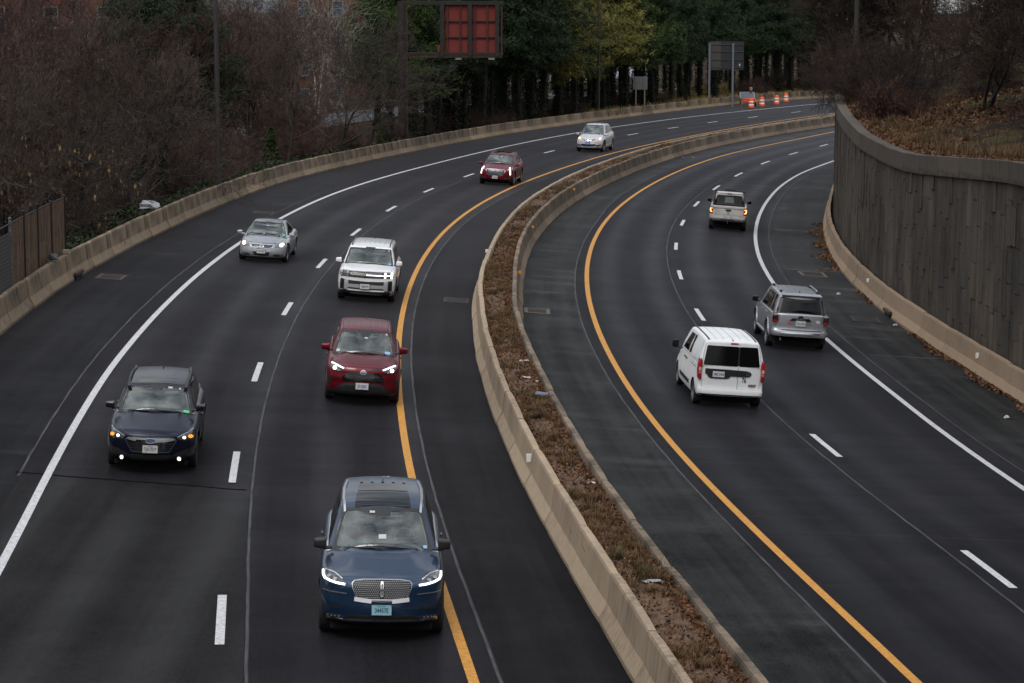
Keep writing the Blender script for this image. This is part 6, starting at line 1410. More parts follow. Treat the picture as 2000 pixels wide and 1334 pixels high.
    s.park(-9.0, 89.72, math.atan2(-1, -.021)); return s

# ---- 6 crimson SUV, 7 light silver crossover
def crimson():
    c = dict(L=4.815, W=1.90, fo=.93, wb=2.857, rw=.375, ww=.24, spokes=6, paint=PT['red2'], bow=.24, bev=.045, cat='suv',
        belt=[(0, .88), (.2, .94), (.6, 1.0), (1.1, 1.06), (1.5, 1.08), (3.0, 1.12), (4.4, 1.17), (4.81, 1.08)], bottom=[(0, .25), (.3, .22), (.8, .22), (4.1, .24), (4.81, .4)],
        plan=[(0, .86), (.22, .95), (.6, .99), (1.0, 1.), (3.8, 1.), (4.5, .96), (4.81, .9)], sec=SEC,
        front=[(.2, .13), (.30, .02), (.45, 0), (.66, .01), (.84, .05), (.92, .14), (1.05, .4)], rear=[(.3, .1), (.5, 0), (.8, .02), (1.1, .12)], crown=[(0, .035), (.2, .06), (.7, .08), (1.2, .08), (1.5, .05), (2, .02)], ridge=(.5, .018, .12, .1, 1.4),
        gh=dict(cowl=1.15, head=1.95, rbase=4.65, rhead=4.1, roof=[(1.8, 1.56), (2.0, 1.59), (2.4, 1.625), (3.2, 1.63), (4.0, 1.59), (4.4, 1.54)], crown=.03, hb=.85, ht=.63, plan=[(1.1, .965), (1.9, 1.), (3.4, 1.), (4.6, .90)], wbow=.16))
    s = Car('crimson_suv', 'crimson SUV with bright vertical light strips, far up the left carriageway', c)
    gp = sym([(0, .87), (.46, .87), (.53, .82), (.44, .62), (.34, .545), (0, .53)]); gr = s.fill('grille', gp, M_BLKG, d=.008, r=.02)[0]; s.stroke('grille_frame', gp, .028, M_CHR, d=.018, closed=True, parent=gr)
    for i in range(-6, 7): x = i * .068; s.stroke('grille_slat', [(x * .8, .56), (x, .84)], .016, M_SILV, d=.018, parent=gr)
    s.fill('badge', [(-.07, .83), (.07, .83), (.05, .76), (0, .735), (-.05, .76)], mat('badge_purple', (.16, .14, .35), .3, .4), d=.026, r=0, parent=gr)
    hl = s.fill('headlight', [(.60, .85), (.88, 1.0), (.90, .90), (.66, .80)], M_LENSD, d=.010, mirror=True); s.stroke('light_strip', [(.70, .96), (.77, .80), (.79, .60)], .045, M_ON, d=.022, mirror=True, parent=hl); s.fill('led', disc(.66, .86, .05, .03), M_LENS, d=.026, r=0, mirror=True, parent=hl)
    s.fill('fog_slot', [(.48, .40), (.80, .44), (.80, .53), (.62, .48)], M_BLKP, d=.008, mirror=True); s.stroke('chrome_trim', [(.50, .38), (.76, .42), (.82, .56)], .026, M_SILV, d=.016, mirror=True)
    s.fill('lower_cladding', sym([(0, .34), (.86, .36), (.90, .28), (.75, .225), (0, .225)]), M_BLKP, d=.007); s.plate(0, .46, 'TYN-4406', top='', d=.04)
    s.rails(M_SILV, -.3, 1.6, .06, .03, .03)
    for x in (-.35, -.1, .12, .36): s.stroke('roof_rib', [(x, .9), (x, 1.5)], .09, PT['red2'], 'top', .014)
    s.fill('sunroof', [(-.42, -.2), (.42, -.2), (.40, .8), (-.40, .8)], M_GLD, 'top', .006, .05); s.ghside('side_window', [(.10, .12), (.90, .12), (.80, .84), (.22, .84)], M_GLS); s.wipers(); s.mirror(-1.2, 1.10, .91, PT['red2'], (.24, .16, .17)); s.arches(M_BLKP, .05)
    common_side(s, (1.5, 2.5, 3.5), .40, 1.02, ((2.3, .92), (3.3, .94)), M_SILV); s.sticker(.06, .78, .06, .03, M_WSH); s.ghpatch('camera_housing', [(-.12, .82), (.12, .82), (.2, .99), (-.2, .99)], 0, M_BLKP, .008, .03)
    s.ghpatch('rear_window', [(-.85, .1), (.85, .1), (.85, .85), (-.85, .85)], 1, M_GLD); s.fill('tail_light', [(.66, .70), (.85, .70), (.85, 1.0), (.66, 1.0)], M_RED, 'rear', .012, mirror=True); s.stroke('sill_trim', [(-1.1, .34), (1.2, .34)], .03, M_CHR, 'sideR', .012, mirror=True)
    s.park(-.60, 134.45, math.atan2(-1, -.146)); return s
def crossover():
    c = dict(L=4.82, W=1.885, fo=.95, wb=2.825, rw=.37, ww=.235, spokes=5, paint=PT['silv2'], bow=.30, bev=.05, cat='suv',
        belt=[(0, .80), (.2, .88), (.6, .98), (1.1, 1.06), (1.5, 1.09), (3.0, 1.13), (4.2, 1.20), (4.82, 1.12)], bottom=[(0, .25), (.3, .22), (.8, .22), (4.1, .24), (4.82, .42)],
        plan=[(0, .82), (.22, .93), (.6, .985), (1.0, 1.), (3.8, 1.), (4.5, .95), (4.82, .86)], sec=SEC,
        front=[(.2, .13), (.30, .02), (.45, 0), (.60, .02), (.76, .06), (.86, .16), (1.0, .4)], rear=[(.3, .1), (.5, 0), (.8, .02), (1.1, .14)], crown=[(0, .05), (.2, .08), (.7, .10), (1.2, .09), (1.5, .05), (2, .02)],
        gh=dict(cowl=1.10, head=2.0, rbase=4.65, rhead=3.9, roof=[(1.8, 1.63), (2.0, 1.67), (2.4, 1.71), (3.0, 1.72), (3.8, 1.68), (4.3, 1.60)], crown=.035, hb=.84, ht=.60, plan=[(1.1, .965), (1.9, 1.), (3.4, 1.), (4.6, .88)], wbow=.2))
    s = Car('silver_crossover', 'light silver rounded crossover with lit headlights and blue plate, farthest vehicle', c)
    gp = sym([(0, .82), (.16, .82), (.10, .66), (0, .64)]); gr = s.fill('grille', gp, M_BLKG, d=.010, r=.01)[0]; s.stroke('grille_frame', [(-.18, .82), (-.11, .65), (.11, .65), (.18, .82)], .026, M_CHR, d=.018, parent=gr); s.fill('badge', disc(0, .735, .075, .065), M_CHR, d=.024, r=0, parent=gr)
    s.fill('side_grille', [(.22, .82), (.54, .87), (.50, .80), (.20, .72)], M_BLKG, d=.008, mirror=True); s.stroke('chrome_trim', [(.21, .77), (.52, .83)], .018, M_CHR, d=.016, mirror=True)
    hl = s.fill('headlight', [(.50, .82), (.60, .89), (.86, .98), (.84, .86), (.66, .76), (.50, .74)], M_LENS, d=.010, mirror=True); s.fill('led', disc(.70, .86, .06, .05), M_ONW, d=.028, r=0, mirror=True, parent=hl); s.fill('turn_lamp', disc(.55, .785, .05, .035), M_AMB, d=.028, r=0, mirror=True, parent=hl)
    s.fill('lower_grille', sym([(0, .52), (.46, .53), (.56, .48), (.42, .40), (0, .38)]), M_BLKP, d=.008); s.fill('fog_slot', [(.50, .44), (.80, .52), (.82, .46), (.56, .38)], M_BLKP, d=.010, mirror=True); s.stroke('chrome_trim', [(.52, .37), (.80, .46)], .022, M_CHR, d=.018, mirror=True)
    s.plate(-.04, .57, 'CDM 6201', top='', d=.05, col=(.12, .22, .60), ink=(.6, .6, .62)); s.fill('lower_cladding', sym([(0, .30), (.70, .31), (.72, .25), (0, .225)]), M_BLKP, d=.007)
    s.ghside('side_window', [(.10, .12), (.84, .20), (.72, .84), (.26, .84)], M_GLS); s.wipers(); s.mirror(-1.18, 1.10, .90, PT['silv2'], (.23, .16, .16))
    common_side(s, (1.5, 2.5, 3.5), .36, 1.02, ((2.3, .92), (3.3, .96)), PT['silv2']); s.ghpatch('rear_window', [(-.85, .1), (.85, .1), (.85, .85), (-.85, .85)], 1, M_GLD); s.fill('tail_light', [(.6, .90), (.8, .86), (.8, 1.05), (.6, 1.05)], M_RED, 'rear', .012, mirror=True)
    s.park(5.65, 166.3, math.atan2(-1, -.246), (1, 1, 1.05)); return s
# ---- 8 the white panel van
def van():
    c = dict(L=4.74, W=1.80, fo=.92, wb=3.105, rw=.325, ww=.21, spokes=6, paint=PT['vwhite'], bow=.20, rbow=.06, bev=.05, open=False, cat='van',
        belt=[(0, .84), (.3, .98), (.8, 1.10), (1.3, 1.16), (2, 1.18), (4.74, 1.18)], bottom=[(0, .26), (.3, .22), (.8, .22), (4.0, .24), (4.74, .34)],
        plan=[(0, .85), (.25, .95), (.6, .99), (1.0, 1.), (4.2, .995), (4.6, .965), (4.74, .945)], sec=[(0, .93), (.10, .975), (.35, 1.), (.55, .985), (.75, .965), (1, .95)],
        front=[(.25, .10), (.4, 0), (.7, .05), (.9, .2), (1.1, .5)], rear=[(.28, .05), (.36, .0), (.52, .0), (.56, .035), (.9, .045), (1.2, .055)],
        crown=[(0, .06), (.6, .1), (1.2, .08), (1.6, .02), (4.74, .01)],
        gh=dict(cowl=1.05, head=1.85, rbase=4.69, rhead=4.60, roof=[(1.6, 1.74), (1.85, 1.80), (2.4, 1.84), (3.4, 1.85), (4.3, 1.83), (4.65, 1.79)], crown=.03, hb=.858, ht=.70, plan=[(1.1, .965), (1.9, 1.), (4.7, .985)], wbow=.12, rwbow=.04, tpow=1.6, bev=.075))
    s = Car('white_van', 'small white panel van seen from behind with the number 76 on its right door', c)
    # rear doors
    s.fill('rear_window', [(-.74, 1.165), (.16, 1.165), (.16, 1.69), (-.66, 1.69)], M_GLD, 'rear', .010, .04); s.fill('rear_window', [(.19, 1.165), (.74, 1.165), (.66, 1.69), (.19, 1.69)], M_GLD, 'rear', .010, .04)
    s.fill('window_mullion', [(.15, 1.18), (.20, 1.18), (.20, 1.68), (.15, 1.68)], M_BLKP, 'rear', .008, 0)
    s.stroke('panel_gap', [(.175, .56), (.175, 1.17)], .010, M_BLKG, 'rear', .003); s.stroke('panel_gap', [(.175, 1.68), (.175, 1.80)], .008, mat('seal_grey', (.25, .25, .26), .6), 'rear', .003)
    for sx in (-1, 1): s.stroke('panel_gap', [(sx * .755, .56), (sx * .775, 1.0), (sx * .74, 1.5), (sx * .69, 1.74)], .010, mat('seal_grey', (.25, .25, .26), .6), 'rear', .003)
    s.stroke('panel_gap', [(-.755, .545), (.755, .545)], .022, M_BLKG, 'rear', .003)
    # black handle bar with plate recess (viewer left is negative)
    hb = s.fill('handle_panel', [(-.68, 1.07), (-.10, 1.07), (.40, 1.055), (.50, 1.03), (.535, .975), (.50, .915), (.44, .895), (-.02, .895), (-.06, .84), (-.14, .82), (-.54, .82), (-.60, .85), (-.63, .92), (-.68, .93)], M_BLKP, 'rear', .022, .02)[0]
    s.plate(-.335, .935, 'ZMZ-5468', 'rear', top='', col=(.60, .60, .62), ink=(.03, .05, .22), band=None, frame=M_BLKP, d=.035)
    s.stroke('plate_lamp_bar', [(-.47, 1.03), (-.20, 1.03)], .02, M_BLKG, 'rear', .05, parent=hb); s.fill('badge', disc(.44, .975, .052, .052, 14), M_CHR, 'rear', .030, 0, sp=.5, parent=hb); s.fill('badge_field', [(.415, .99), (.44, 1.0), (.465, .99), (.45, .955), (.43, .955)], M_BLKG, 'rear', .035, 0, sp=.5, parent=hb)
    s.lettering('rear', .345, .795, '76', .185, M_BLKG, .008, .62, bold=.004); s.lettering('rear', .565, .68, 'PROMASTER', .040, M_BLKG, .008, .9, bold=.002); s.fill('maker_strip', [(.47, .63), (.66, .63), (.66, .655), (.47, .655)], mat('strip_maroon', (.16, .02, .03), .5), 'rear', .008, 0); s.lettering('rear', .565, .60, 'CITY', .045, mat('ink_grey', (.2, .2, .21), .5), .008)
    br = s.fill('brake_light', [(-.06, 1.745), (.14, 1.745), (.14, 1.785), (-.06, 1.785)], M_RED, 'rear', .012, .01); 
    for sx in (-1, 1):
        tl = s.corner_lamp('tail_light', [(.775, .80), (.80, .76), (.872, .80), (.885, 1.0), (.872, 1.22), (.84, 1.33), (.79, 1.34), (.765, 1.2), (.79, 1.0)], 2.14, 2.345, M_RED, sx)
        b = MB(); b.box((sx * .828, 2.345, 1.055), (.06, .012, .09)); b.build('reverse_lamp', mat('lamp_peach', (.62, .40, .30), .2, 0, .6), tl, bevel=.005); b = MB(); b.box((sx * .828, 2.345, .955), (.06, .012, .06)); b.build('turn_lamp', M_LENS, tl, bevel=.005)
    s.fill('bumper', [(-.84, .40), (.84, .40), (.84, .53), (.80, .545), (-.80, .545), (-.84, .53)], PT['vwhite'], 'rear', .03, .02); s.fill('bumper_skirt', [(-.80, .31), (.80, .31), (.82, .40), (-.82, .40)], M_BLKP, 'rear', .012, .02)
    s.fill('roof_seam', [(-.01, 2.0), (.01, 2.0), (.01, 2.25), (-.01, 2.25)], M_BLKP, 'top', .002, 0)
    for x in (-.42, -.22, 0, .22, .42): s.stroke('roof_rib', [(x, -.3), (x, 2.0)], .022, mat('rib_white', (.50, .51, .53), .5), 'top', .010)
    s.stroke('roof_channel', [(.60, -.3), (.615, .8), (.61, 2.1)], .045, M_BLKP, 'top', .008, mirror=True); s.antenna(2.15, M_BLKP, .6)
    # sides: cab window, small window behind, blank cargo side
    s.ghside('side_window', [(.10, .12), (.40, .12), (.40, .84), (.19, .84)], M_GLS); s.ghside('quarter_window', [(.425, .12), (.53, .12), (.53, .86), (.425, .86)], M_GLS)
    s.ghside('cargo_panel', [(.58, .14), (.93, .14), (.92, .86), (.58, .86)], PT['vwhite'], .012, .06)
    s.seams([[(-.80, .36), (-.82, .8), (-.80, 1.14)], [(-.02, .36), (-.02, 1.15)], [(.98, .40), (.98, 1.15)]]); s.stroke('slide_rail', [(1.0, 1.02), (1.75, 1.02)], .020, M_BLKG, 'sideR', .004, mirror=True)
    s.fill('rub_strip', [(-.72, .44), (.95, .44), (.95, .54), (-.72, .54)], M_BLKP, 'sideR', .02, .01, mirror=True, sp=.3); s.handles([(-.20, 1.02), (.12, 1.02)], M_BLKP)
    s.stroke('window_trim', [(-1.0, 1.165), (0, 1.175), (1.9, 1.18)], .010, mat('seal_grey', (.25, .25, .26), .6), 'sideR', .004, mirror=True)
    s.mirror(-1.22, 1.22, .93, M_BLKP, (.22, .16, .26)); s.wipers(); s.fill('headlight', [(.5, .75), (.85, .85), (.85, 1.0), (.6, .9)], M_LENS, 'front', .01, mirror=True); s.fill('grille', sym([(0, .78), (.4, .78), (.35, .62), (0, .6)]), M_BLKG, 'front', .01)
    b = MB(); b.box((0, 1.9, .25), (1.2, .5, .10)); b.build('rear_axle', M_UND, s.root)
    s.park(5.42, 64.3, math.atan2(1, -.066), (.99, .97, .955)); return s

# ---- 9 the silver off-roader
def runner():
    c = dict(L=4.83, W=1.90, fo=.93, wb=2.79, rw=.39, ww=.25, spokes=6, paint=PT['silv3'], bow=.18, rbow=.09, bev=.045, open=False, cat='suv',
        belt=[(0, .95), (.3, 1.03), (.9, 1.10), (1.4, 1.13), (3, 1.16), (4.83, 1.17)], bottom=[(0, .36), (.3, .32), (.9, .32), (4.1, .36), (4.83, .46)],
        plan=[(0, .87), (.25, .95), (.6, .98), (1.0, .98), (4.2, .98), (4.6, .95), (4.83, .90)], sec=[(0, .92), (.10, .97), (.35, 1.), (.6, .99), (.8, .965), (1, .93)],
        front=[(.3, .10), (.45, 0), (.8, .04), (1., .2)], rear=[(.42, .06), (.50, .0), (.62, .0), (.66, .07), (.85, .075), (1.1, .085), (1.2, .10)],
        crown=[(0, .05), (.6, .08), (1.3, .07), (1.6, .02), (4.83, .01)],
        gh=dict(cowl=1.2, head=1.92, rbase=4.70, rhead=4.50, roof=[(1.7, 1.70), (1.95, 1.735), (2.5, 1.77), (3.4, 1.775), (4.2, 1.75), (4.6, 1.715)], crown=.03, hb=.845, ht=.655, plan=[(1.1, .965), (1.9, 1.), (4., 1.), (4.7, .97)], wbow=.12, rwbow=.06, tpow=1.3, bev=.055))
    s = Car('silver_offroader', 'silver off-road SUV seen from behind, black wraparound rear window, near the right edge line', c)
    Pn = PT['silv3']
    s.ghpatch('rear_window', [(-.96, .03), (.96, .03), (.99, .88), (-.99, .88)], 1, M_BLKG, .006, .06); s.ghpatch('rear_glass', [(-.82, .10), (.82, .10), (.82, .84), (-.82, .84)], 1, M_GLD, .012, .05)
    # spoiler
    p = Vector(s.gh(1, 0, .985)); b = MB(); b.add([(-.62, p.y - .12, p.z + .045), (.62, p.y - .12, p.z + .045), (.66, p.y + .13, p.z + .005), (-.66, p.y + .13, p.z + .005), (-.62, p.y - .12, p.z - .02), (.62, p.y - .12, p.z - .02), (.66, p.y + .12, p.z - .03), (-.66, p.y + .12, p.z - .03)], [(0, 1, 2, 3), (3, 2, 6, 7), (4, 7, 6, 5), (0, 3, 7, 4), (1, 5, 6, 2), (0, 4, 5, 1)]); b.build('spoiler', Pn, s.root, bevel=.012)
    # tailgate relief: raised lower panel with an open trapezoid for the plate
    s.fill('tailgate_panel', [(-.74, .68), (.74, .68), (.76, .93), (.52, .93), (.44, 1.02), (.44, 1.02), (-.44, 1.02), (-.52, .93), (-.76, .93)], Pn, 'rear', .018, .02); s.fill('plate_recess', [(-.36, .84), (.36, .84), (.30, .995), (-.30, .995)], mat('recess_silver', (.22, .23, .25), .4, .4), 'rear', .026, .02)
    s.fill('name_bar', [(-.345, .965), (.345, .965), (.275, 1.045), (-.275, 1.045)], M_BLKG, 'rear', .040, .01); s.lettering('rear', 0, 1.002, '4RUNNER', .062, M_CHR, .047, 1.05, bold=.003)
    bd = s.fill('badge', disc(0, 1.075, .088, .058, 20), M_BLKG, 'rear', .046, 0, sp=.3)[0]; s.stroke('badge_ring', disc(0, 1.075, .078, .050, 18), .012, M_CHR, 'rear', .052, closed=True, parent=bd); s.stroke('badge_ring', disc(0, 1.075, .030, .044, 12), .010, M_CHR, 'rear', .052, closed=True, parent=bd)
    s.plate(.0, .885, 'TXU-3456', 'rear', top='', col=(.55, .55, .55), d=.05, frame=mat('plate_frame_grey', (.3, .3, .3), .5))
    s.fill('red_sticker', [(-.40, .93), (-.36, .955), (-.335, .93), (-.32, .94), (-.30, .90), (-.33, .885), (-.325, .85), (-.37, .86), (-.39, .845), (-.41, .87), (-.395, .89)], mat('sticker_red_orange', (.42, .075, .03), .6), 'rear', .030, .004); st = s.fill('oval_sticker', disc(.565, .955, .065, .045, 16), M_WSH, 'rear', .024, 0, sp=.5)[0]; s.stroke('sticker_mark', [(.54, .975), (.565, .955), (.59, .975)], .014, M_BLUS, 'rear', .028, parent=st); s.stroke('sticker_mark', [(.565, .957), (.565, .93)], .014, M_BLUS, 'rear', .028, parent=st)
    for sx in (-1, 1):
        tl = s.corner_lamp('tail_light', [(.715, .90), (.86, .89), (.895, .92), (.89, 1.14), (.865, 1.20), (.73, 1.17)], 2.10, 2.37, M_BLKG, sx)
        for nm, z0, z1, m_ in (('upper_lens', 1.115, 1.165, mat('lamp_clear_warm', (.55, .50, .46), .15, .2, .6)), ('red_lens', .91, .96, M_RED), ('dark_lens', .98, 1.095, mat('lamp_smoke_red', (.05, .012, .012), .15, 0, .7))):
            b = MB(); b.box((sx * .80, 2.37, (z0 + z1) / 2), (.125, .014, z1 - z0)); b.box((sx * .893, 2.25, (z0 + z1) / 2), (.010, .20, z1 - z0)); b.build(nm, m_, tl, bevel=.004)
        s.fill('reflector', [(sx * .74, .575), (sx * .84, .58), (sx * .84, .625), (sx * .74, .62)], M_RED, 'rear', .04, .005)
    s.stroke('panel_gap', [(-.70, .66), (.70, .66)], .03, M_BLKG, 'rear', .004); 
    for sx in (-1, 1): s.stroke('panel_gap', [(sx * .70, .66), (sx * .685, 1.15)], .012, M_BLKG, 'rear', .004)
    b = MB(); zb = .585
    for (h, dd, z) in ((.10, .16, .60), (.05, .18, .515)): pass
    s.fill('bumper', [(-.86, .50), (.86, .50), (.87, .63), (.70, .635), (.66, .62), (-.66, .62), (-.70, .635), (-.87, .63)], Pn, 'rear', .055, .02, sp=.06); s.stroke('bumper_crease', [(-.62, .585), (.62, .585)], .022, M_CHR, 'rear', .066); s.stroke('bumper_crease', [(-.60, .54), (.60, .54)], .018, M_SILV, 'rear', .064)
    s.fill('lower_valance', [(-.74, .42), (.74, .42), (.82, .50), (-.82, .50)], M_BLKP, 'rear', .02, .02)
    b = MB(); b.box((0, 2.30, .44), (.09, .12, .08)); b.build('tow_hitch', M_UND, s.root, bevel=.01)
    b = MB(); b.tube((.58, 2.18, .40), (.60, 2.36, .36), .03, .03, 10); b.build('exhaust_pipe', M_STEEL, s.root); b = MB(); b.box((0, 1.55, .38), (1.1, .16, .16)); b.box((0, .5, .36), (1.0, 2.6, .10)); b.build('rear_axle', M_UND, s.root)
    for sx in (-1, 1): b = MB(); b.box((sx * .76, 1.98, .40), (.26, .02, .30)); b.build('mud_flap', M_BLKP, s.root)
    # roof
    s.fill('roof_panel', [(-.52, -.35), (.52, -.35), (.52, 1.80), (-.52, 1.80)], mat('roof_silver_shade', (.20, .21, .225), .35, .5), 'top', .003, .05)
    for x in (-.38, -.20, 0, .20, .38): s.stroke('roof_rib', [(x, -.1), (x, 1.65)], .020, M_SILV, 'top', .012)
    for sx in (-1, 1):
        b = MB(); P_ = [s.hit('top', sx * .585, y, 0) for y in (-.15, .05, 1.35, 1.55)]; b.tube((P_[0].x, P_[0].y, P_[0].z + .02), (P_[1].x, P_[1].y, P_[1].z + .07), .026); b.tube((P_[1].x, P_[1].y, P_[1].z + .07), (P_[2].x, P_[2].y, P_[2].z + .07), .026); b.tube((P_[2].x, P_[2].y, P_[2].z + .07), (P_[3].x, P_[3].y, P_[3].z + .02), .03)
        o = b.build('roof_rail', M_SILV, s.root, autos=50); b = MB()
        for p in (P_[0], P_[3]): b.box((p.x, p.y, p.z + .025), (.075, .17, .07))
        b.build('rail_foot', M_BLKP, o, bevel=.015)
    s.antenna(1.62, M_BLKP, .9)
    s.ghside('side_window', [(.10, .10), (.70, .10), (.70, .84), (.19, .84)], M_GLS); s.ghside('quarter_window', [(.745, .10), (.905, .10), (.885, .86), (.745, .86)], M_GLS)
    s.stroke('window_trim', [(-1.0, 1.155), (0, 1.17), (1.9, 1.185)], .018, M_CHR, 'sideR', .010, mirror=True)
    s.arches(Pn, .07, .022); s.seams([[(-.85, .45), (-.83, 1.10)], [(.12, .45), (.12, 1.12)], [(1.05, .75), (1.12, 1.12)]]); s.handles([(-.10, 1.02), (.85, 1.04)], M_CHR)
    for sx in (-1, 1): b = MB(); b.tube((sx * .90, -.95, .40), (sx * .90, .95, .40), .055, .055, 8); b.build('side_step', M_SILV, s.root, autos=60)
    s.mirror(-1.15, 1.20, .92, M_BLKG, (.23, .16, .20)); s.wipers(); s.fill('headlight', [(.5, .80), (.82, .85), (.82, 1.0), (.5, .95)], M_LENS, 'front', .01, mirror=True); s.fill('grille', sym([(0, .92), (.44, .92), (.40, .70), (0, .68)]), M_BLKG, 'front', .01)
    s.park(8.66, 76.1, math.atan2(1, -.030), (.96, .96, .98)); return s

# ---- 10 the pickup
def pickup():
    c = dict(L=5.39, W=1.90, fo=.95, wb=3.24, rw=.39, ww=.25, spokes=5, paint=PT['twhite'], bow=.18, rbow=.04, bev=.04, open=False, cat='pickup truck',
        belt=[(0, 1.0), (.3, 1.08), (.9, 1.13), (1.4, 1.16), (3.4, 1.17), (3.6, 1.18), (5.39, 1.19)], bottom=[(0, .42), (.3, .38), (.9, .38), (4.6, .42), (5.39, .62)],
        plan=[(0, .87), (.25, .95), (.6, .98), (1.0, .98), (4.8, .98), (5.2, .96), (5.39, .94)], sec=[(0, .93), (.10, .97), (.35, 1.), (.6, 1.), (.8, .98), (1, .955)],
        front=[(.3, .10), (.45, 0), (.8, .04), (1., .2)], rear=[(.6, .02), (1.1, .03)],
        crown=[(0, .05), (.6, .08), (1.3, .07), (1.6, .0), (5.39, .0)],
        gh=dict(cowl=1.25, head=1.95, rbase=3.66, rhead=3.48, roof=[(1.7, 1.73), (1.95, 1.77), (2.5, 1.80), (3.2, 1.79), (3.6, 1.76)], crown=.03, hb=.83, ht=.66, plan=[(1.1, .965), (1.9, 1.), (4., 1.)], wbow=.12, rwbow=.03, tpow=1.3, bev=.05))
    s = Car('white_pickup', 'dusty white pickup truck with black bed rack and lit red tail lamps', c); Pn = PT['twhite']; L2 = 5.39 / 2
    # open bed: dark liner sunk between the bed sides
    zt = 1.19; b = MB(); b.box((0, L2 - .88, zt + .004), (1.52, 1.62, .012)); b.build('bed_liner', M_UND, s.root)
    for sx in (-1, 1): b = MB(); b.box((sx * .835, L2 - .86, zt + .045), (.11, 1.72, .10)); b.build('bed_rail', Pn, s.root, bevel=.02)
    b = MB(); b.box((0, L2 - .03, zt + .03), (1.56, .085, .12)); b.build('tailgate_top', Pn, s.root, bevel=.018)
    b = MB(); b.box((0, 1.03, zt + .03), (1.56, .10, .09)); b.build('bed_front', M_BLKP, s.root, bevel=.018)
    s.ghpatch('rear_window', [(-.92, .06), (.92, .06), (.90, .84), (-.90, .84)], 1, M_GLD, .008, .05); s.ghpatch('slider_frame', [(-.32, .22), (.32, .22), (.32, .74), (-.32, .74)], 1, M_BLKP, .010, .02); s.ghpatch('sliding_window', [(-.28, .26), (.28, .26), (.28, .70), (-.28, .70)], 1, mat('glass_grey_green', (.06, .075, .07), .1, 0, .4), .013, .02)
    s.ghpatch('brake_light', [(-.17, .90), (.17, .90), (.17, .97), (-.17, .97)], 1, M_RED, .014, .02)
    # bed rack with ladder bar and hoop
    b = MB(); zr = 1.93
    for sx in (-1, 1): b.box((sx * .735, 1.10, (zt + zr) / 2 + .02), (.07, .08, zr - zt)); b.tube((sx * .735, 1.10, zr - .03), (sx * .80, 2.3, zt + .06), .026, .026, 8)
    b.box((0, 1.10, zr - .02), (1.50, .07, .05)); b.box((0, 1.10, zr - .15), (1.46, .03, .025))
    b.build('bed_rack', M_BLKP, s.root, bevel=.008)
    b = MB()
    for i in range(26): b.box((-.68 + i * .0545, 1.11, 1.80), (.006, .006, .18))
    b.build('rack_mesh', M_BLKP, s.root); b = MB(); b.box((0, 1.06, zr + .035), (.52, .05, .06)); lb_ = b.build('light_bar', M_BLKP, s.root)
    for i in range(6): b = MB(); b.box((-.21 + i * .084, 1.032, zr + .035), (.05, .012, .035)); b.build('bar_lamp', M_LENS, lb_)
    # tailgate details
    s.fill('tailgate', [(-.76, .66), (.76, .66), (.76, 1.18), (-.76, 1.18)], Pn, 'rear', .014, .02); s.fill('tailgate_handle', [(-.135, 1.02), (.135, 1.02), (.135, 1.12), (-.135, 1.12)], M_BLKP, 'rear', .026, .015); s.stroke('tailgate_crease', [(-.72, .80), (-.52, .82), (-.42, .86), (.42, .86), (.52, .82), (.72, .80)], .016, mat('crease_grey', (.20, .19, .18), .5), 'rear', .017)
    s.lettering('rear', -.62, .885, '4x4', .07, M_BLKG, .018, 1.1); s.lettering('rear', .64, .87, 'V6', .06, M_BLKG, .018, 1.1); s.fill('sticker', [(-.04, .90), (.04, .90), (.04, .99), (-.04, .99)], mat('sticker_slate', (.12, .17, .28), .6), 'rear', .018, .008); s.lettering('rear', -.50, .985, 'TACOMA', .055, mat('ink_olive', (.20, .19, .13), .5), .018, 1.2)
    for sx in (-1, 1):
        tl = s.fill('tail_light', [(sx * .775, .84), (sx * .90, .86), (sx * .90, 1.19), (sx * .775, 1.19)], M_RED, 'rear', .018, .02)[0]; s.stroke('brake_element', [(sx * .80, 1.13), (sx * .865, 1.12), (sx * .875, 1.05), (sx * .865, .97), (sx * .80, .95)], .034, M_REDC, 'rear', .040, parent=tl); s.fill('reverse_lamp', [(sx * .785, .77), (sx * .895, .78), (sx * .895, .84), (sx * .785, .835)], M_WSH, 'rear', .02, .008)
        vw = 'sideR' if sx > 0 else 'sideL'; s.fill('tail_light_side', [(2.50, .88), (2.66, .86), (2.66, 1.16), (2.52, 1.16)], M_RED, vw, .012, .02, parent=tl)
    b = MB(); b.box((0, L2 + .06, .58), (1.76, .20, .15)); bp_ = b.build('rear_bumper', M_BLKP, s.root, bevel=.03)
    for sx in (-1, 1): b = MB(); b.box((sx * .56, L2 + .165, .62), (.42, .012, .045)); b.build('bumper_trim', M_SILV, bp_)
    s.plate(0, .745, 'TKC 1133', 'rear', top='', col=(.58, .58, .56), d=.09, frame=M_BLKP)
    b = MB(); b.tube((0, L2 + .10, .47), (0, L2 + .26, .46), .03, .03, 8); b.tube((0, L2 + .24, .46), (0, L2 + .24, .53), .012, .012, 8); b.tube((0, L2 + .24, .53), (0, L2 + .24, .58), .028, .028, 10); b.build('tow_ball', M_CHR, s.root)
    b = MB(); b.box((0, 1.75, .40), (1.2, .16, .16)); b.box((0, .3, .44), (.95, 4.2, .14)); b.box((0, 2.3, .52), (.7, .5, .16)); b.build('rear_axle', M_UND, s.root)
    for sx in (-1, 1): b = MB(); b.box((sx * .78, 2.12, .42), (.26, .02, .30)); b.build('mud_flap', M_BLKP, s.root)
    s.ghside('side_window', [(.12, .12), (.90, .12), (.88, .84), (.24, .84)], M_GLS); s.seams([[(-1.1, .5), (-1.08, 1.14)], [(-.1, .5), (-.1, 1.14)], [(.85, .5), (.85, 1.14)], [(.99, .48), (.99, 1.16)]]); s.handles([(-.30, 1.05), (.66, 1.05)], M_BLKP); s.arches(M_BLKP, .07, .03)
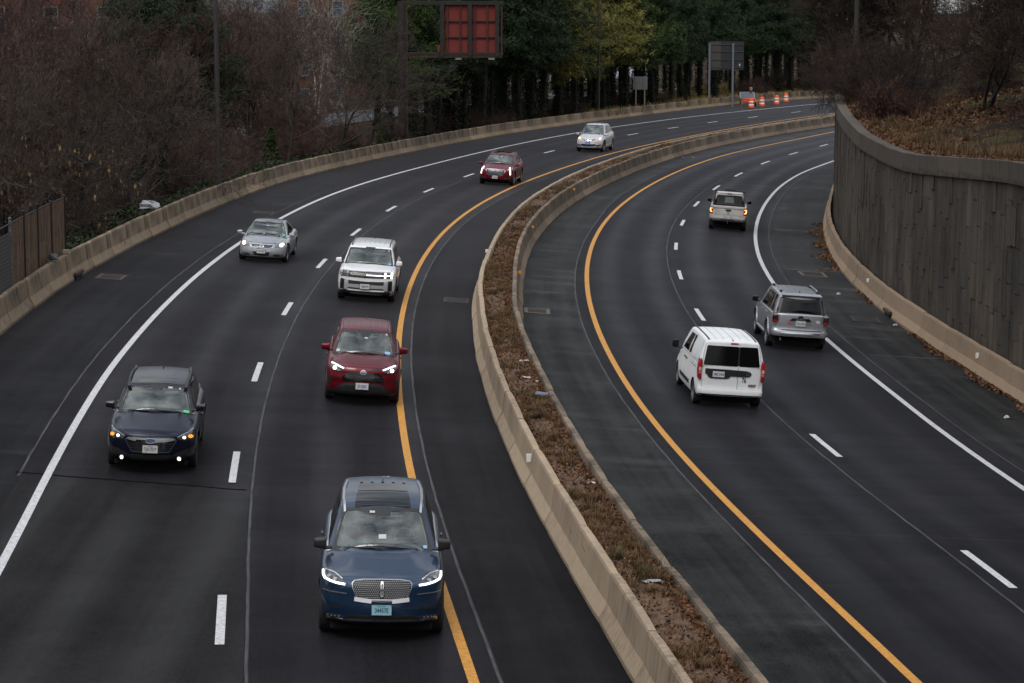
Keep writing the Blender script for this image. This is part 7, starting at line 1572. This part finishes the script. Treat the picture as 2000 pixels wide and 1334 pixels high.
    s.mirror(-1.30, 1.22, .93, M_BLKG, (.24, .16, .20)); s.wipers(); s.fill('headlight', [(.5, .85), (.82, .9), (.82, 1.05), (.5, 1.0)], M_LENS, 'front', .01, mirror=True); s.fill('grille', sym([(0, .98), (.44, .98), (.40, .72), (0, .70)]), M_BLKG, 'front', .01)
    s.park(10.25, 116.0, math.atan2(1, .10), (.93, .94, .94)); return s
CARS = {f_.__name__: f_() for f_ in (aviator, outback, rav, santafe, eos, crimson, crossover, van, runner, pickup)}
bpy.context.view_layer.update()
sitter(CARS['aviator'], .37, True, ('charcoal', (.04, .04, .045)), 'dark', 'driver with dark clothes at the wheel of the steel blue SUV'); sitter(CARS['aviator'], -.37, False, ('rust', (.30, .06, .04)), 'grey', 'passenger in a rust red top inside the steel blue SUV')
sitter(CARS['outback'], .37, True, ('pale_grey', (.25, .26, .27)), 'dark', 'driver in a pale top at the wheel of the navy estate car'); sitter(CARS['rav'], .37, True, ('navy', (.03, .04, .08)), 'dark', 'driver in navy at the wheel of the dark red compact SUV')
sitter(CARS['santafe'], .37, True, ('black', (.02, .02, .02)), 'dark', 'driver in black at the wheel of the boxy white SUV'); sitter(CARS['santafe'], -.37, False, ('cream', (.40, .37, .33)), 'fair', 'passenger in a cream top inside the boxy white SUV')
sitter(CARS['eos'], .37, True, ('olive', (.07, .08, .05)), 'grey', 'driver in olive at the wheel of the silver coupe')
# ================================================================ street furniture, buildings, litter
M_POLE = mat('pole_dark_brown', (.038, .034, .032), .5, .2, noise=(3, .8, 1.2)); M_GAN = mat('gantry_steel', (.020, .015, .014), .6, .2, noise=(2.5, .7, 1.4)); M_RUST = mat('gantry_rust', (.075, .028, .012), .75, noise=(6, .5, 1.5))
M_REDP = mat('sign_back_red', (.17, .018, .012), .6, noise=(4, .82, 1.1)); M_CONC2 = mat('footing_concrete', (.12, .095, .075), .9, noise=(5, .6, 1.2))
def pole(x, y, z, h, r0, r1, label, m=M_POLE):
    t = thing('lamp_post', label, 'lamp post', (x, y, z)); b = MB(); b.tube((0, 0, -.2), (0, 0, h), r0, r1, 16); b.build('pole', m, t, autos=50)
    b = MB(); b.box((0, 0, .03), (.55, .55, .06)); b.lathe([(.001, .30), (r0 * 1.25, .28), (r0 * 1.35, .06)], 16)
    for a in (-1, 1):
        for c in (-1, 1): b.tube((a * .21, c * .21, .0), (a * .21, c * .21, .14), .022, .022, 6)
    b.build('base_plate', m, t, autos=40)
    b = MB(); b.tube((0, 0, h - .1), (1.2, 0, h + .5), .05, .04); b.build('arm', m, t); b = MB(); b.box((1.5, 0, h + .5), (.8, .3, .14)); b.build('lamp_head', m, t, bevel=.04)
    return t
pole(-13.45, 112.0, .95, 15.5, .135, .075, 'first tall dark lamp post just behind the left barrier')
pole(7.48, 211.9, .1, 15, .105, .07, 'second thin lamp post, in front of the yellow-green pine')
t = pole(17.55, 125.5, 5.3, 13, .135, .10, 'black lamp post with small yellow marks above the retaining wall')
b = MB()
for k, ch in enumerate('714'):
    vs, fs = text_mesh(ch, .22, .001); b.add([(v[0], -.14 - v[2], v[1] + 1.15 - k * .20) for v in vs], fs)
b.build('pole_number', mat('mark_yellow', (.45, .30, .02), .6), t)
# cantilever sign gantry (seen from the back)
g = thing('sign_gantry', 'rusty brown sign gantry holding two red panel backs, behind the left barrier', 'sign gantry', (-7.3, 163.0, -.2)); Z = .2
b = MB(); b.box((0, 0, 5.0), (.52, .42, 10.2), m=0); b.box((0, -.26, 5.0), (.30, .10, 10.2), m=0); gp_ = b.build('post', M_GAN, g, bevel=.01)
b = MB(); b.box((.34, .1, 4.9), (.07, .3, 10.0)); b.build('post_flange', M_RUST, g)
b = MB(); b.box((0, 0, .35), (1.6, 1.4, 1.1)); b.build('footing', M_CONC2, g, bevel=.03)
for z, h_ in ((9.98, .26), (6.62, .24)):
    b = MB(); b.box((3.45, 0, z), (6.5, .30, h_)); b.build('beam', M_GAN, g, bevel=.008)
b = MB(); b.box((3.45, -.18, 6.44), (6.4, .06, .06)); b.build('beam', M_RUST, g)
for x in (2.68, 4.52, 6.32): b = MB(); b.box((x, -.20, 8.3), (.26, .12, 3.6)); b.build('upright', M_GAN, g)
for x0, x1 in ((2.86, 4.36), (4.66, 6.18)):
    b = MB(); b.box(((x0 + x1) / 2, .10, 8.3), (x1 - x0, .04, 3.15)); pn = b.build('sign_panel', M_REDP, g)
    for zz in (7.72, 8.78): b = MB(); b.box(((x0 + x1) / 2, .02, zz), (x1 - x0, .10, .09)); b.build('stringer', M_GAN, pn)
    for xx in (x0 + .18, x0 + 1.0): b = MB(); b.box((xx, -.03, 8.3), (.09, .10, 3.15)); b.build('rib', mat('rib_dark_red', (.055, .014, .010), .7), pn)
b = MB(); b.box((6.62, .05, 8.3), (.10, .25, 3.4)); b.build('end_plate', mat('rib_dark_red', (.055, .014, .010), .7), g); b = MB(); b.box((2.45, -.2, 7.0), (.12, .12, .42)); b.build('junction_box', M_REDP, g)
for x in (3.75, 5.95):
    b = MB(); b.tube((x, 0, 6.5), (x, .9, 6.25), .03); b.tube((x - .25, 0, 6.15), (x + .3, 0, 6.15), .02); b.build('lamp_bracket', M_RUST, g); b = MB(); b.box((x, -.02, 6.32), (.42, .25, .13)); b.build('sign_lamp', mat('lamp_housing_pale', (.42, .43, .44), .4, .4), g, bevel=.03)
# large grey sign from behind, small sign from behind
s2 = thing('road_sign', 'large dark grey road sign seen from behind on two tall steel posts', 'road sign', (19.5, 243.5, -.4))
for x in (.05, 2.37): b = MB(); b.box((x, 0, 2.9), (.20, .16, 6.3)); b.build('sign_post', mat('post_galvanised', (.16, .18, .20), .5, .3), s2, bevel=.01)
b = MB(); b.box((1.68, .16, 4.85), (3.55, .05, 2.80)); pn = b.build('sign_panel', mat('panel_back_dark', (.030, .031, .034), .55, .2), s2)
b = MB(); b.box((.65, .13, 4.85), (1.05, .012, 2.78)); b.build('panel_section', mat('panel_back_brown', (.060, .052, .048), .6), pn)
for z in (3.7, 4.45, 5.25, 5.95): b = MB(); b.box((1.68, .10, z), (3.55, .06, .05)); b.build('stringer', mat('stringer_grey', (.07, .075, .085), .5, .3), pn)
b = MB(); b.box((3.05, .12, 3.95), (.12, .012, .22)); b.build('inspection_label', M_WSH, pn)
s1 = thing('road_sign', 'small light grey road sign seen from behind on two wooden posts', 'road sign', (11.05, 219.0, .0))
for x in (0, .78): b = MB(); b.box((x, 0, 1.5), (.11, .11, 3.2)); b.build('sign_post', mat('post_wood', (.17, .135, .10), .8), s1)
b = MB(); b.box((.39, .09, 2.6), (1.28, .03, 1.15)); b.build('sign_panel', mat('panel_back_grey', (.14, .15, .165), .5, .3), s1, bevel=.01)
s3 = thing('road_sign', 'pale octagonal sign back half hidden among the trees behind the barrels', 'road sign', (BEAR(1509) * 285, 285, -1.0)); b = MB(); b.tube((0, 0, 0), (0, 0, 3.0), .04); b.build('sign_post', mat('post_wood', (.17, .135, .10), .8), s3)
b = MB(); b.tube((0, -.05, 2.6), (0, -.08, 2.6), .55, .55, 8); b.build('sign_panel', mat('panel_back_grey2', (.30, .31, .32), .5, .2), s3); b = MB(); b.box((.05, -.06, 1.4), (.55, .03, .75)); b.build('lower_plate', mat('panel_back_grey2', (.30, .31, .32), .5, .2), s3)
# traffic drums and the solar trailer
M_ORG = mat('drum_orange', (.75, .085, .015), .45); M_DW = mat('drum_white', (.72, .68, .62), .5)
def drum(x, y, label, first=[None]):
    z = float(gz(x, y))
    if first[0]: return copy_tree(first[0], None, (x, y, z), x, None, label)
    t = thing('traffic_drum', label, 'traffic drum', (x, y, z), 0, 'orange and white drums by the shoulder'); first[0] = t
    prof = [(.29, .08)]; bands = [(.10, .30, 0), (.30, .45, 1), (.45, .60, 0), (.60, .75, 1), (.75, .96, 0)]
    for i, (z0, z1, m_) in enumerate(bands):
        r0 = .285 - .08 * z0; b = MB(); b.lathe([(r0 - .02, z0), (r0, z0 + .015), (r0 - .012, z1 - .015), (r0 - .03, z1)], 24); b.build('orange_band' if m_ == 0 else 'white_band', M_ORG if m_ == 0 else M_DW, t, autos=50)
    b = MB(); b.lathe([(.001, 1.0), (.12, 1.0), (.19, .965), (.20, .95)], 24); b.build('lid', M_ORG, t, autos=50); b = MB(); b.lathe([(.44, 0), (.44, .05), (.36, .09), (.24, .11)], 20); b.build('rubber_base', mat('base_brown', (.10, .035, .02), .8), t, autos=50)
    b = MB(); b.box((0, 0, 1.03), (.16, .03, .06)); b.build('handle', M_ORG, t); return t
for (x, y, lb_) in ((23.5, 241.1, 'orange and white drum in front of the solar trailer, first from the left'), (25.0, 245.5, 'second orange and white drum from the left, just right of the trailer'), (27.14, 251.6, 'third orange and white drum from the left'), (28.83, 258.3, 'orange and white drum farthest right, next to the wall edge')): drum(x, y, lb_)
tr = thing('solar_trailer', 'orange traffic signal trailer with a tilted solar panel beside the drums', 'trailer', (23.75, 246.6, float(gz(23.75, 246.6))))
b = MB(); b.box((0, 0, .62), (1.9, 1.6, .28)); b.box((0, -.2, .85), (1.5, 1.0, .25)); b.build('chassis', M_ORG, tr, bevel=.03)
for sx in (-1, 1):
    b = MB(); b.lathe([(.001, -.1), (.30, -.1), (.33, -.06), (.33, .06), (.30, .1), (.001, .1)], 20, Matrix.Rotation(math.pi / 2, 3, 'Y')); o = b.build('wheel', M_RUB, tr, autos=50); o.location = (sx * .95, 0, .33); b = MB(); b.lathe([(.001, .12), (.17, .11), (.18, .10)], 14, Matrix.Rotation(math.pi / 2, 3, 'Y')); b.build('hub', M_CHR, o)
b = MB(); Mx = Matrix.Rotation(R(38), 3, 'X'); b.box((-.15, -.1, 1.35), (1.75, 1.1, .05), M=Mx); b.build('solar_panel', mat('solar_glass', (.09, .10, .115), .25, .3), tr)
b = MB(); b.box((-.15, -.1, 1.35), (1.82, 1.17, .03), M=Mx); b.build('panel_frame', M_SILV, tr); b = MB(); b.tube((.35, .35, .7), (.35, .35, 1.95), .05); b.build('mast', M_ORG, tr); b = MB(); b.box((.35, .35, 2.1), (.34, .30, .40)); b.build('signal_head', mat('head_pale', (.30, .24, .20), .5), tr, bevel=.04); tr.scale = (.8, .8, .82)
for sx in (-1, 1): b = MB(); b.tube((sx * .85, -.75, .9), (sx * 1.02, -.9, 0), .035); b.build('stabiliser', mat('stab_yellow', (.55, .30, .06), .5), tr)
# board fence on top of the left barrier
fl_ = LN['bL'].shifted(-.50); f0 = fl_.sy(54.5)
fe = thing('board_fence', 'brown slatted chain-link fence on dark posts at the end of the left barrier', 'fence', fl_.P(f0)); o0 = fl_.P(f0)
d1 = fl_.sy(80.2); n = 11; M_SLAT = mat('slat_brown', (.115, .060, .030), .75, noise=(2.5, .5, 1.4)); M_FP = mat('fence_post_black', (.012, .012, .013), .5, .3); M_FPG = mat('fence_post_grey', (.11, .125, .15), .5, .3, noise=(9, .4, 1.3)); M_MESH = mat('mesh_grey', (.060, .057, .055), .6)
pd = [f0 + (d1 - f0) * i / n for i in range(n + 1)]
for i, d in enumerate(pd):
    p = fl_.P(d) - o0; hgt = 2.72 if i < n - 1 else 2.62; b = MB(); b.tube((p.x, p.y, p.z + .3), (p.x, p.y, p.z + hgt), .045, .045, 8); b.lathe([(.001, hgt + .06), (.05, hgt + .02), (.05, hgt - .02)], 8); 
    vs_ = b.v; k = 18; b.v = b.v[:16] + [(v[0] + p.x, v[1] + p.y, v[2] + p.z) for v in b.v[16:]]; b.build('post', M_FPG if i in (n - 4, n - 5) else M_FP, fe)
for i in range(n):
    a = fl_.P(pd[i] + .05) - o0; c = fl_.P(pd[i + 1] - .05) - o0; b = MB(); e = (c - a); L_2 = math.hypot(e.x, e.y); k = int(L_2 / (.085 if i >= n - 4 else .06)); top = 2.55 if i >= n - 4 else 2.35
    if i >= n - 4:
        for j in range(k):
            q0 = a.lerp(c, (j + .04) / k); q1 = a.lerp(c, (j + .94) / k); dz = rnd.uniform(-.015, .015); nn = Vector((e.y, -e.x, 0)).normalized() * rnd.uniform(-.006, .006)
            b.add([(q0.x + nn.x, q0.y + nn.y, q0.z + .35), (q1.x + nn.x, q1.y + nn.y, q1.z + .35), (q1.x + nn.x, q1.y + nn.y, q1.z + top + dz), (q0.x + nn.x, q0.y + nn.y, q0.z + top + dz)], [(0, 1, 2, 3)])
        b.build('slat_panel', M_SLAT, fe)
    else:
        for j in range(k): q = a.lerp(c, j / k); q2 = a.lerp(c, min(1, (j + 9) / k)); b.add([(q.x, q.y, q.z + .35), (q.x + .012, q.y + .02, q.z + .35), (q2.x + .012, q2.y + .02, q2.z + top), (q2.x, q2.y, q2.z + top)], [(0, 1, 2, 3)]); b.add([(q2.x, q2.y, q2.z + .35), (q2.x + .012, q2.y + .02, q2.z + .35), (q.x + .012, q.y + .02, q.z + top), (q.x, q.y, q.z + top)], [(0, 1, 2, 3)])
        b.build('mesh_panel', M_MESH, fe)
b = MB(); pts = [fl_.P(d, 0, 2.58) - o0 for d in pd]; b.path(pts, .022); b.build('top_rail', M_FP, fe)
# drains
M_GRT = mat('grate_iron', (.035, .028, .022), .7, .3, noise=(12, .5, 1.4)); M_DRC = mat('drain_concrete', (.105, .088, .068), .9, noise=(8, .6, 1.3)); M_DRD = mat('drain_dark', (.025, .022, .02), .9); M_DRR = mat('drain_rust', (.055, .035, .024), .9, noise=(8, .5, 1.4))
def drain(x, y, w, l, mf, label, ang=0.):
    t = thing('storm_drain', label, 'drain', (x, y, float(gz(x, y)))); k = float(bank(y)); t.rotation_euler = (0, math.atan(k), ang)
    b = MB()
    for cx, cy, sx, sy in ((0, -l / 2, w, .14), (0, l / 2, w, .14), (-w / 2 + .06, 0, .12, l - .14), (w / 2 - .06, 0, .12, l - .14)): b.box((cx, cy, .004), (sx, sy, .022))
    b.build('frame', mf, t); b = MB(); b.box((0, 0, .002), (w - .2, l - .12, .012)); b.build('pit', M_UND, t)
    b = MB(); nb_ = int((w - .24) / .06)
    for i in range(nb_): b.box((-w / 2 + .14 + i * .06, 0, .012), (.028, l - .16, .014))
    b.build('grate', M_GRT, t); return t
drain(-1.86, 80.7, .85, 1.15, M_DRD, 'dark storm drain against the left face of the median barrier'); drain(.82, 79.4, .85, 1.1, M_DRC, 'pale storm drain against the right face of the median barrier'); drain(12.02, 97.2, 1.05, 1.5, M_DRC, 'concrete framed storm drain on the right shoulder before the wall bend'); drain(-13.3, 80.6, .9, 1.2, M_DRR, 'rusty storm drain at the foot of the left barrier below the fence end'); drain(12.15, 83.3, 1.0, 1.2, M_DRD, 'dark storm drain beside the leaves at the right barrier'); drain(-10.9, 107.0, .9, 1.5, M_DRD, 'dark storm drain on the left shoulder near the first lamp post')
drain(11.65, 162.1, .8, 1.4, M_DRC, 'distant storm drain at the right foot of the median barrier')
# rusty inlet plates let into the barriers
for (l, y, sd, lb_) in ((LN['bL'], 79.6, 1, 'rusty drain inlet hood in the left barrier'), (LN['bR'], 84.6, -1, 'rusty inlet hood at the foot of the right barrier')):
    d = l.sy(y); p = l.P(d, .02 * sd, .0); t = thing('inlet_hood', lb_, 'drain cover', p, l.ang(d) - math.pi / 2); b = MB(); b.box((.02 * sd, 0, .20), (.12, 1.25, .10)); b.build('hood_plate', M_DRR, t, bevel=.01); b = MB(); b.box((.0, 0, .08), (.07, 1.1, .15)); b.build('opening', M_UND, t)
# litter
def blob(name, label, cat, x, y, z, s3_, m, seed, n=10, jag=.35):
    r = random.Random(seed); bm = bmesh.new(); bmesh.ops.create_icosphere(bm, subdivisions=2, radius=1)
    for v in bm.verts: f = 1 + r.uniform(-jag, jag); v.co = Vector((v.co.x * s3_[0] * f, v.co.y * s3_[1] * f, max(-.25, v.co.z) * s3_[2] * f))
    V_ = [tuple(v.co) for v in bm.verts]; F_ = [tuple(v.index for v in f.verts) for f in bm.faces]; bm.free(); o = newobj(name, V_, F_, m); o.location = (x, y, z); meta(o, label, cat); return o
M_BAG = mat('plastic_pale', (.26, .28, .29), .5); pb = LN['bL'].P(LN['bL'].sy(97.3), -.75)
blob('plastic_bag', 'crumpled pale plastic bag lying behind the left barrier', 'bag', pb.x - .1, pb.y, float(gz(pb.x, pb.y)) + .86, (.40, .35, .22), M_BAG, 1)
pb = LN['bL'].P(LN['bL'].sy(76.9), -.28); blob('cloth_bundle', 'black and grey bundle sitting on top of the left barrier', 'bundle', pb.x, pb.y, float(gz(pb.x, pb.y)) + .93, (.16, .13, .16), mat('bundle_dark', (.03, .03, .035), .6, noise=(9, .3, 4)), 2, jag=.25)
pb = LN['bL'].P(LN['bL'].sy(79.2), -.28); t = newobj('concrete_block', [(a * .10, b_ * .10, c * .06) for a in (-1, 1) for b_ in (-1, 1) for c in (-1, 1)], [(0, 1, 3, 2), (4, 6, 7, 5), (0, 4, 5, 1), (2, 3, 7, 6), (0, 2, 6, 4), (1, 5, 7, 3)], mat('block_pale', (.30, .26, .20), .9)); t.location = (pb.x, pb.y, float(gz(pb.x, pb.y)) + .91); meta(t, 'small pale concrete block on top of the left barrier', 'block')
def on_soil(y, f): xa = LN['mbase'].x(y) + .4; xb = LN['rbase'].x(y) - .4; x = xa + (xb - xa) * f; return x, y, float(gz(x, y)) + float(soil(y, f)) + .03
for (y, f, nm, lb_, s3_, m_, sd) in ((57.7, .86, 'plastic_bottle_bag', 'blue-grey crushed plastic wrapper in the median dirt', (.20, .14, .09), mat('wrapper_blue', (.12, .16, .24), .3), 3), (62.9, .78, 'paper_scrap', 'white torn paper near the right edge of the median', (.13, .06, .03), M_WSH, 4), (60.0, .62, 'paper_scrap', 'white paper scrap in the middle of the median dirt', (.10, .05, .02), M_WSH, 5), (59.6, .88, 'paper_scrap', 'white paper scrap below the torn paper in the median', (.08, .05, .02), M_WSH, 6), (38.6, .55, 'flat_wrapper', 'pale flattened wrapper among the grass near the front of the median', (.18, .09, .03), M_BAG, 7), (47.0, .80, 'paper_scrap', 'small white scrap in the nearer median dirt', (.09, .06, .03), M_WSH, 8)):
    blob(nm, lb_, 'litter', *on_soil(y, f), s3_, m_, sd)
for (x, y, lb_, sd) in ((12.95, 81.9, 'crumpled white cup by the right barrier above the leaves', 9), (13.05, 63.6, 'white crumpled paper in the leaves at the right edge', 10), (12.15, 90.3, 'small white litter on the right shoulder by the barrier', 11)): blob('litter_paper', lb_, 'litter', x, y, float(gz(x, y)) + .05, (.08, .06, .05), M_WSH, sd)
# side road, far car park
M_SIDE = mat('side_road_asphalt', (.055, .058, .066), .5, noise=(.6, .8, 1.15))
sr = LN['bL'].shifted(-24); ds = np.arange(sr.sy(92), sr.sy(300), 3.); vs = []
for d in ds:
    for o_2 in (-3.5, 3.5): p = sr.P(d, o_2); vs.append((p.x, p.y, -1.15 + min(.9, max(0, (p.y - 150) * .012)) - max(0, p.x) * .03 ))
o = newobj('side_road', vs, [(2 * i, 2 * i + 1, 2 * i + 3, 2 * i + 2) for i in range(len(ds) - 1)], M_SIDE); meta(o, kind='structure')
o = newobj('car_park', [(4, 296, -1.5), (17, 296, -1.6), (24, 420, -1.2), (2, 420, -1.2)], [(0, 1, 2, 3)], mat('car_park_asphalt', (.22, .23, .25), .6, noise=(.4, .8, 1.1))); meta(o, kind='structure')
# brick buildings behind the woods
M_BRK = bpy.data.materials.new('red_brick'); M_BRK.use_nodes = True; t_ = M_BRK.node_tree; bb = t_.nodes['Principled BSDF']; tc_ = node(t_, 'ShaderNodeTexCoord'); mp_ = node(t_, 'ShaderNodeMapping'); mp_.inputs['Rotation'].default_value = (R(90), 0, 0); br = node(t_, 'ShaderNodeTexBrick')
br.inputs['Color1'].default_value = (.150, .045, .030, 1); br.inputs['Color2'].default_value = (.095, .030, .022, 1); br.inputs['Mortar'].default_value = (.12, .085, .07, 1); br.inputs['Scale'].default_value = 3.2; br.inputs['Mortar Size'].default_value = .012; t_.links.new(tc_.outputs['Object'], mp_.inputs[0]); t_.links.new(mp_.outputs[0], br.inputs['Vector']); t_.links.new(br.outputs['Color'], bb.inputs['Base Color']); bb.inputs['Roughness'].default_value = .9
M_WFR = mat('window_frame_white', (.26, .26, .25), .6); M_WGL = mat('window_glass_dark', (.02, .025, .03), .1, spec=.6); M_ROOF = mat('roof_slate', (.05, .048, .05), .8); M_WGB = mat('window_glass_blue', (.07, .10, .15), .15)
def building(x0, x1, y, z0, z1, dep, label, floors, cols, glass, fh=3.1):
    t = thing('brick_building', label, 'building', (x0, y, z0)); w = x1 - x0; b = MB(); b.box((w / 2, dep / 2, (z1 - z0) / 2), (w, dep, z1 - z0)); b.build('wall', M_BRK, t)
    b = MB(); b.box((w / 2, dep / 2, z1 - z0 + .2), (w + .8, dep + .8, .4)); b.build('roof', M_ROOF, t, bevel=.05)
    for f in range(floors):
        for c in range(cols):
            cx = w * (c + .5) / cols; cz = 1.7 + f * fh; b = MB(); 
            for q in (-.55, .55): b.box((cx + q, -.05, cz), (.10, .14, 1.7))
            for q in (-.80, 0, .80): b.box((cx, -.05, cz + q), (1.1, .12, .08))
            b.box((cx, -.09, cz - .9), (1.35, .22, .10)); wf = b.build('window', M_WFR, t); b = MB(); b.box((cx, -.02, cz), (1.02, .05, 1.6)); b.build('pane', glass, wf)
    return t
building(-43, -26, 196, -2.4, 13, 12, 'dark red brick building with white window frames behind the left bushes', 4, 4, M_WGL)
building(-24, -13, 262, -2, 16, 14, 'brick block with blue-grey windows behind the pale-barked trees', 5, 3, M_WGB)
wp = thing('white_post', 'white cross-shaped post standing in the bushes before the brick building', 'post', (BEAR(142) * 150, 150, -1.6)); b = MB(); b.box((0, 0, 2.3), (.16, .14, 4.6)); b.box((0, 0, 4.15), (.55, .10, .16)); b.build('post', M_WFR, wp)

# unseen bridge below the viewpoint, added to darken car reflections and the near road
ov = thing('unseen_overpass', 'unseen concrete bridge that carries the viewpoint, added to darken reflections', 'bridge', (0, -7, 0)); b = MB(); b.box((0, 0, 8.0), (90, 13.5, 1.1)); b.build('unseen_deck', M_CONC2, ov)
for yy in (-6.6, 6.9): b = MB(); b.box((0, yy, 8.95), (90, .25, .8)); b.build('unseen_parapet', M_CONC2, ov)
for xx in (-17.5, 5.0): b = MB(); b.box((xx, 0, 3.5), (1.0, 11, 8.2)); b.build('unseen_pier', M_CONC2, ov)
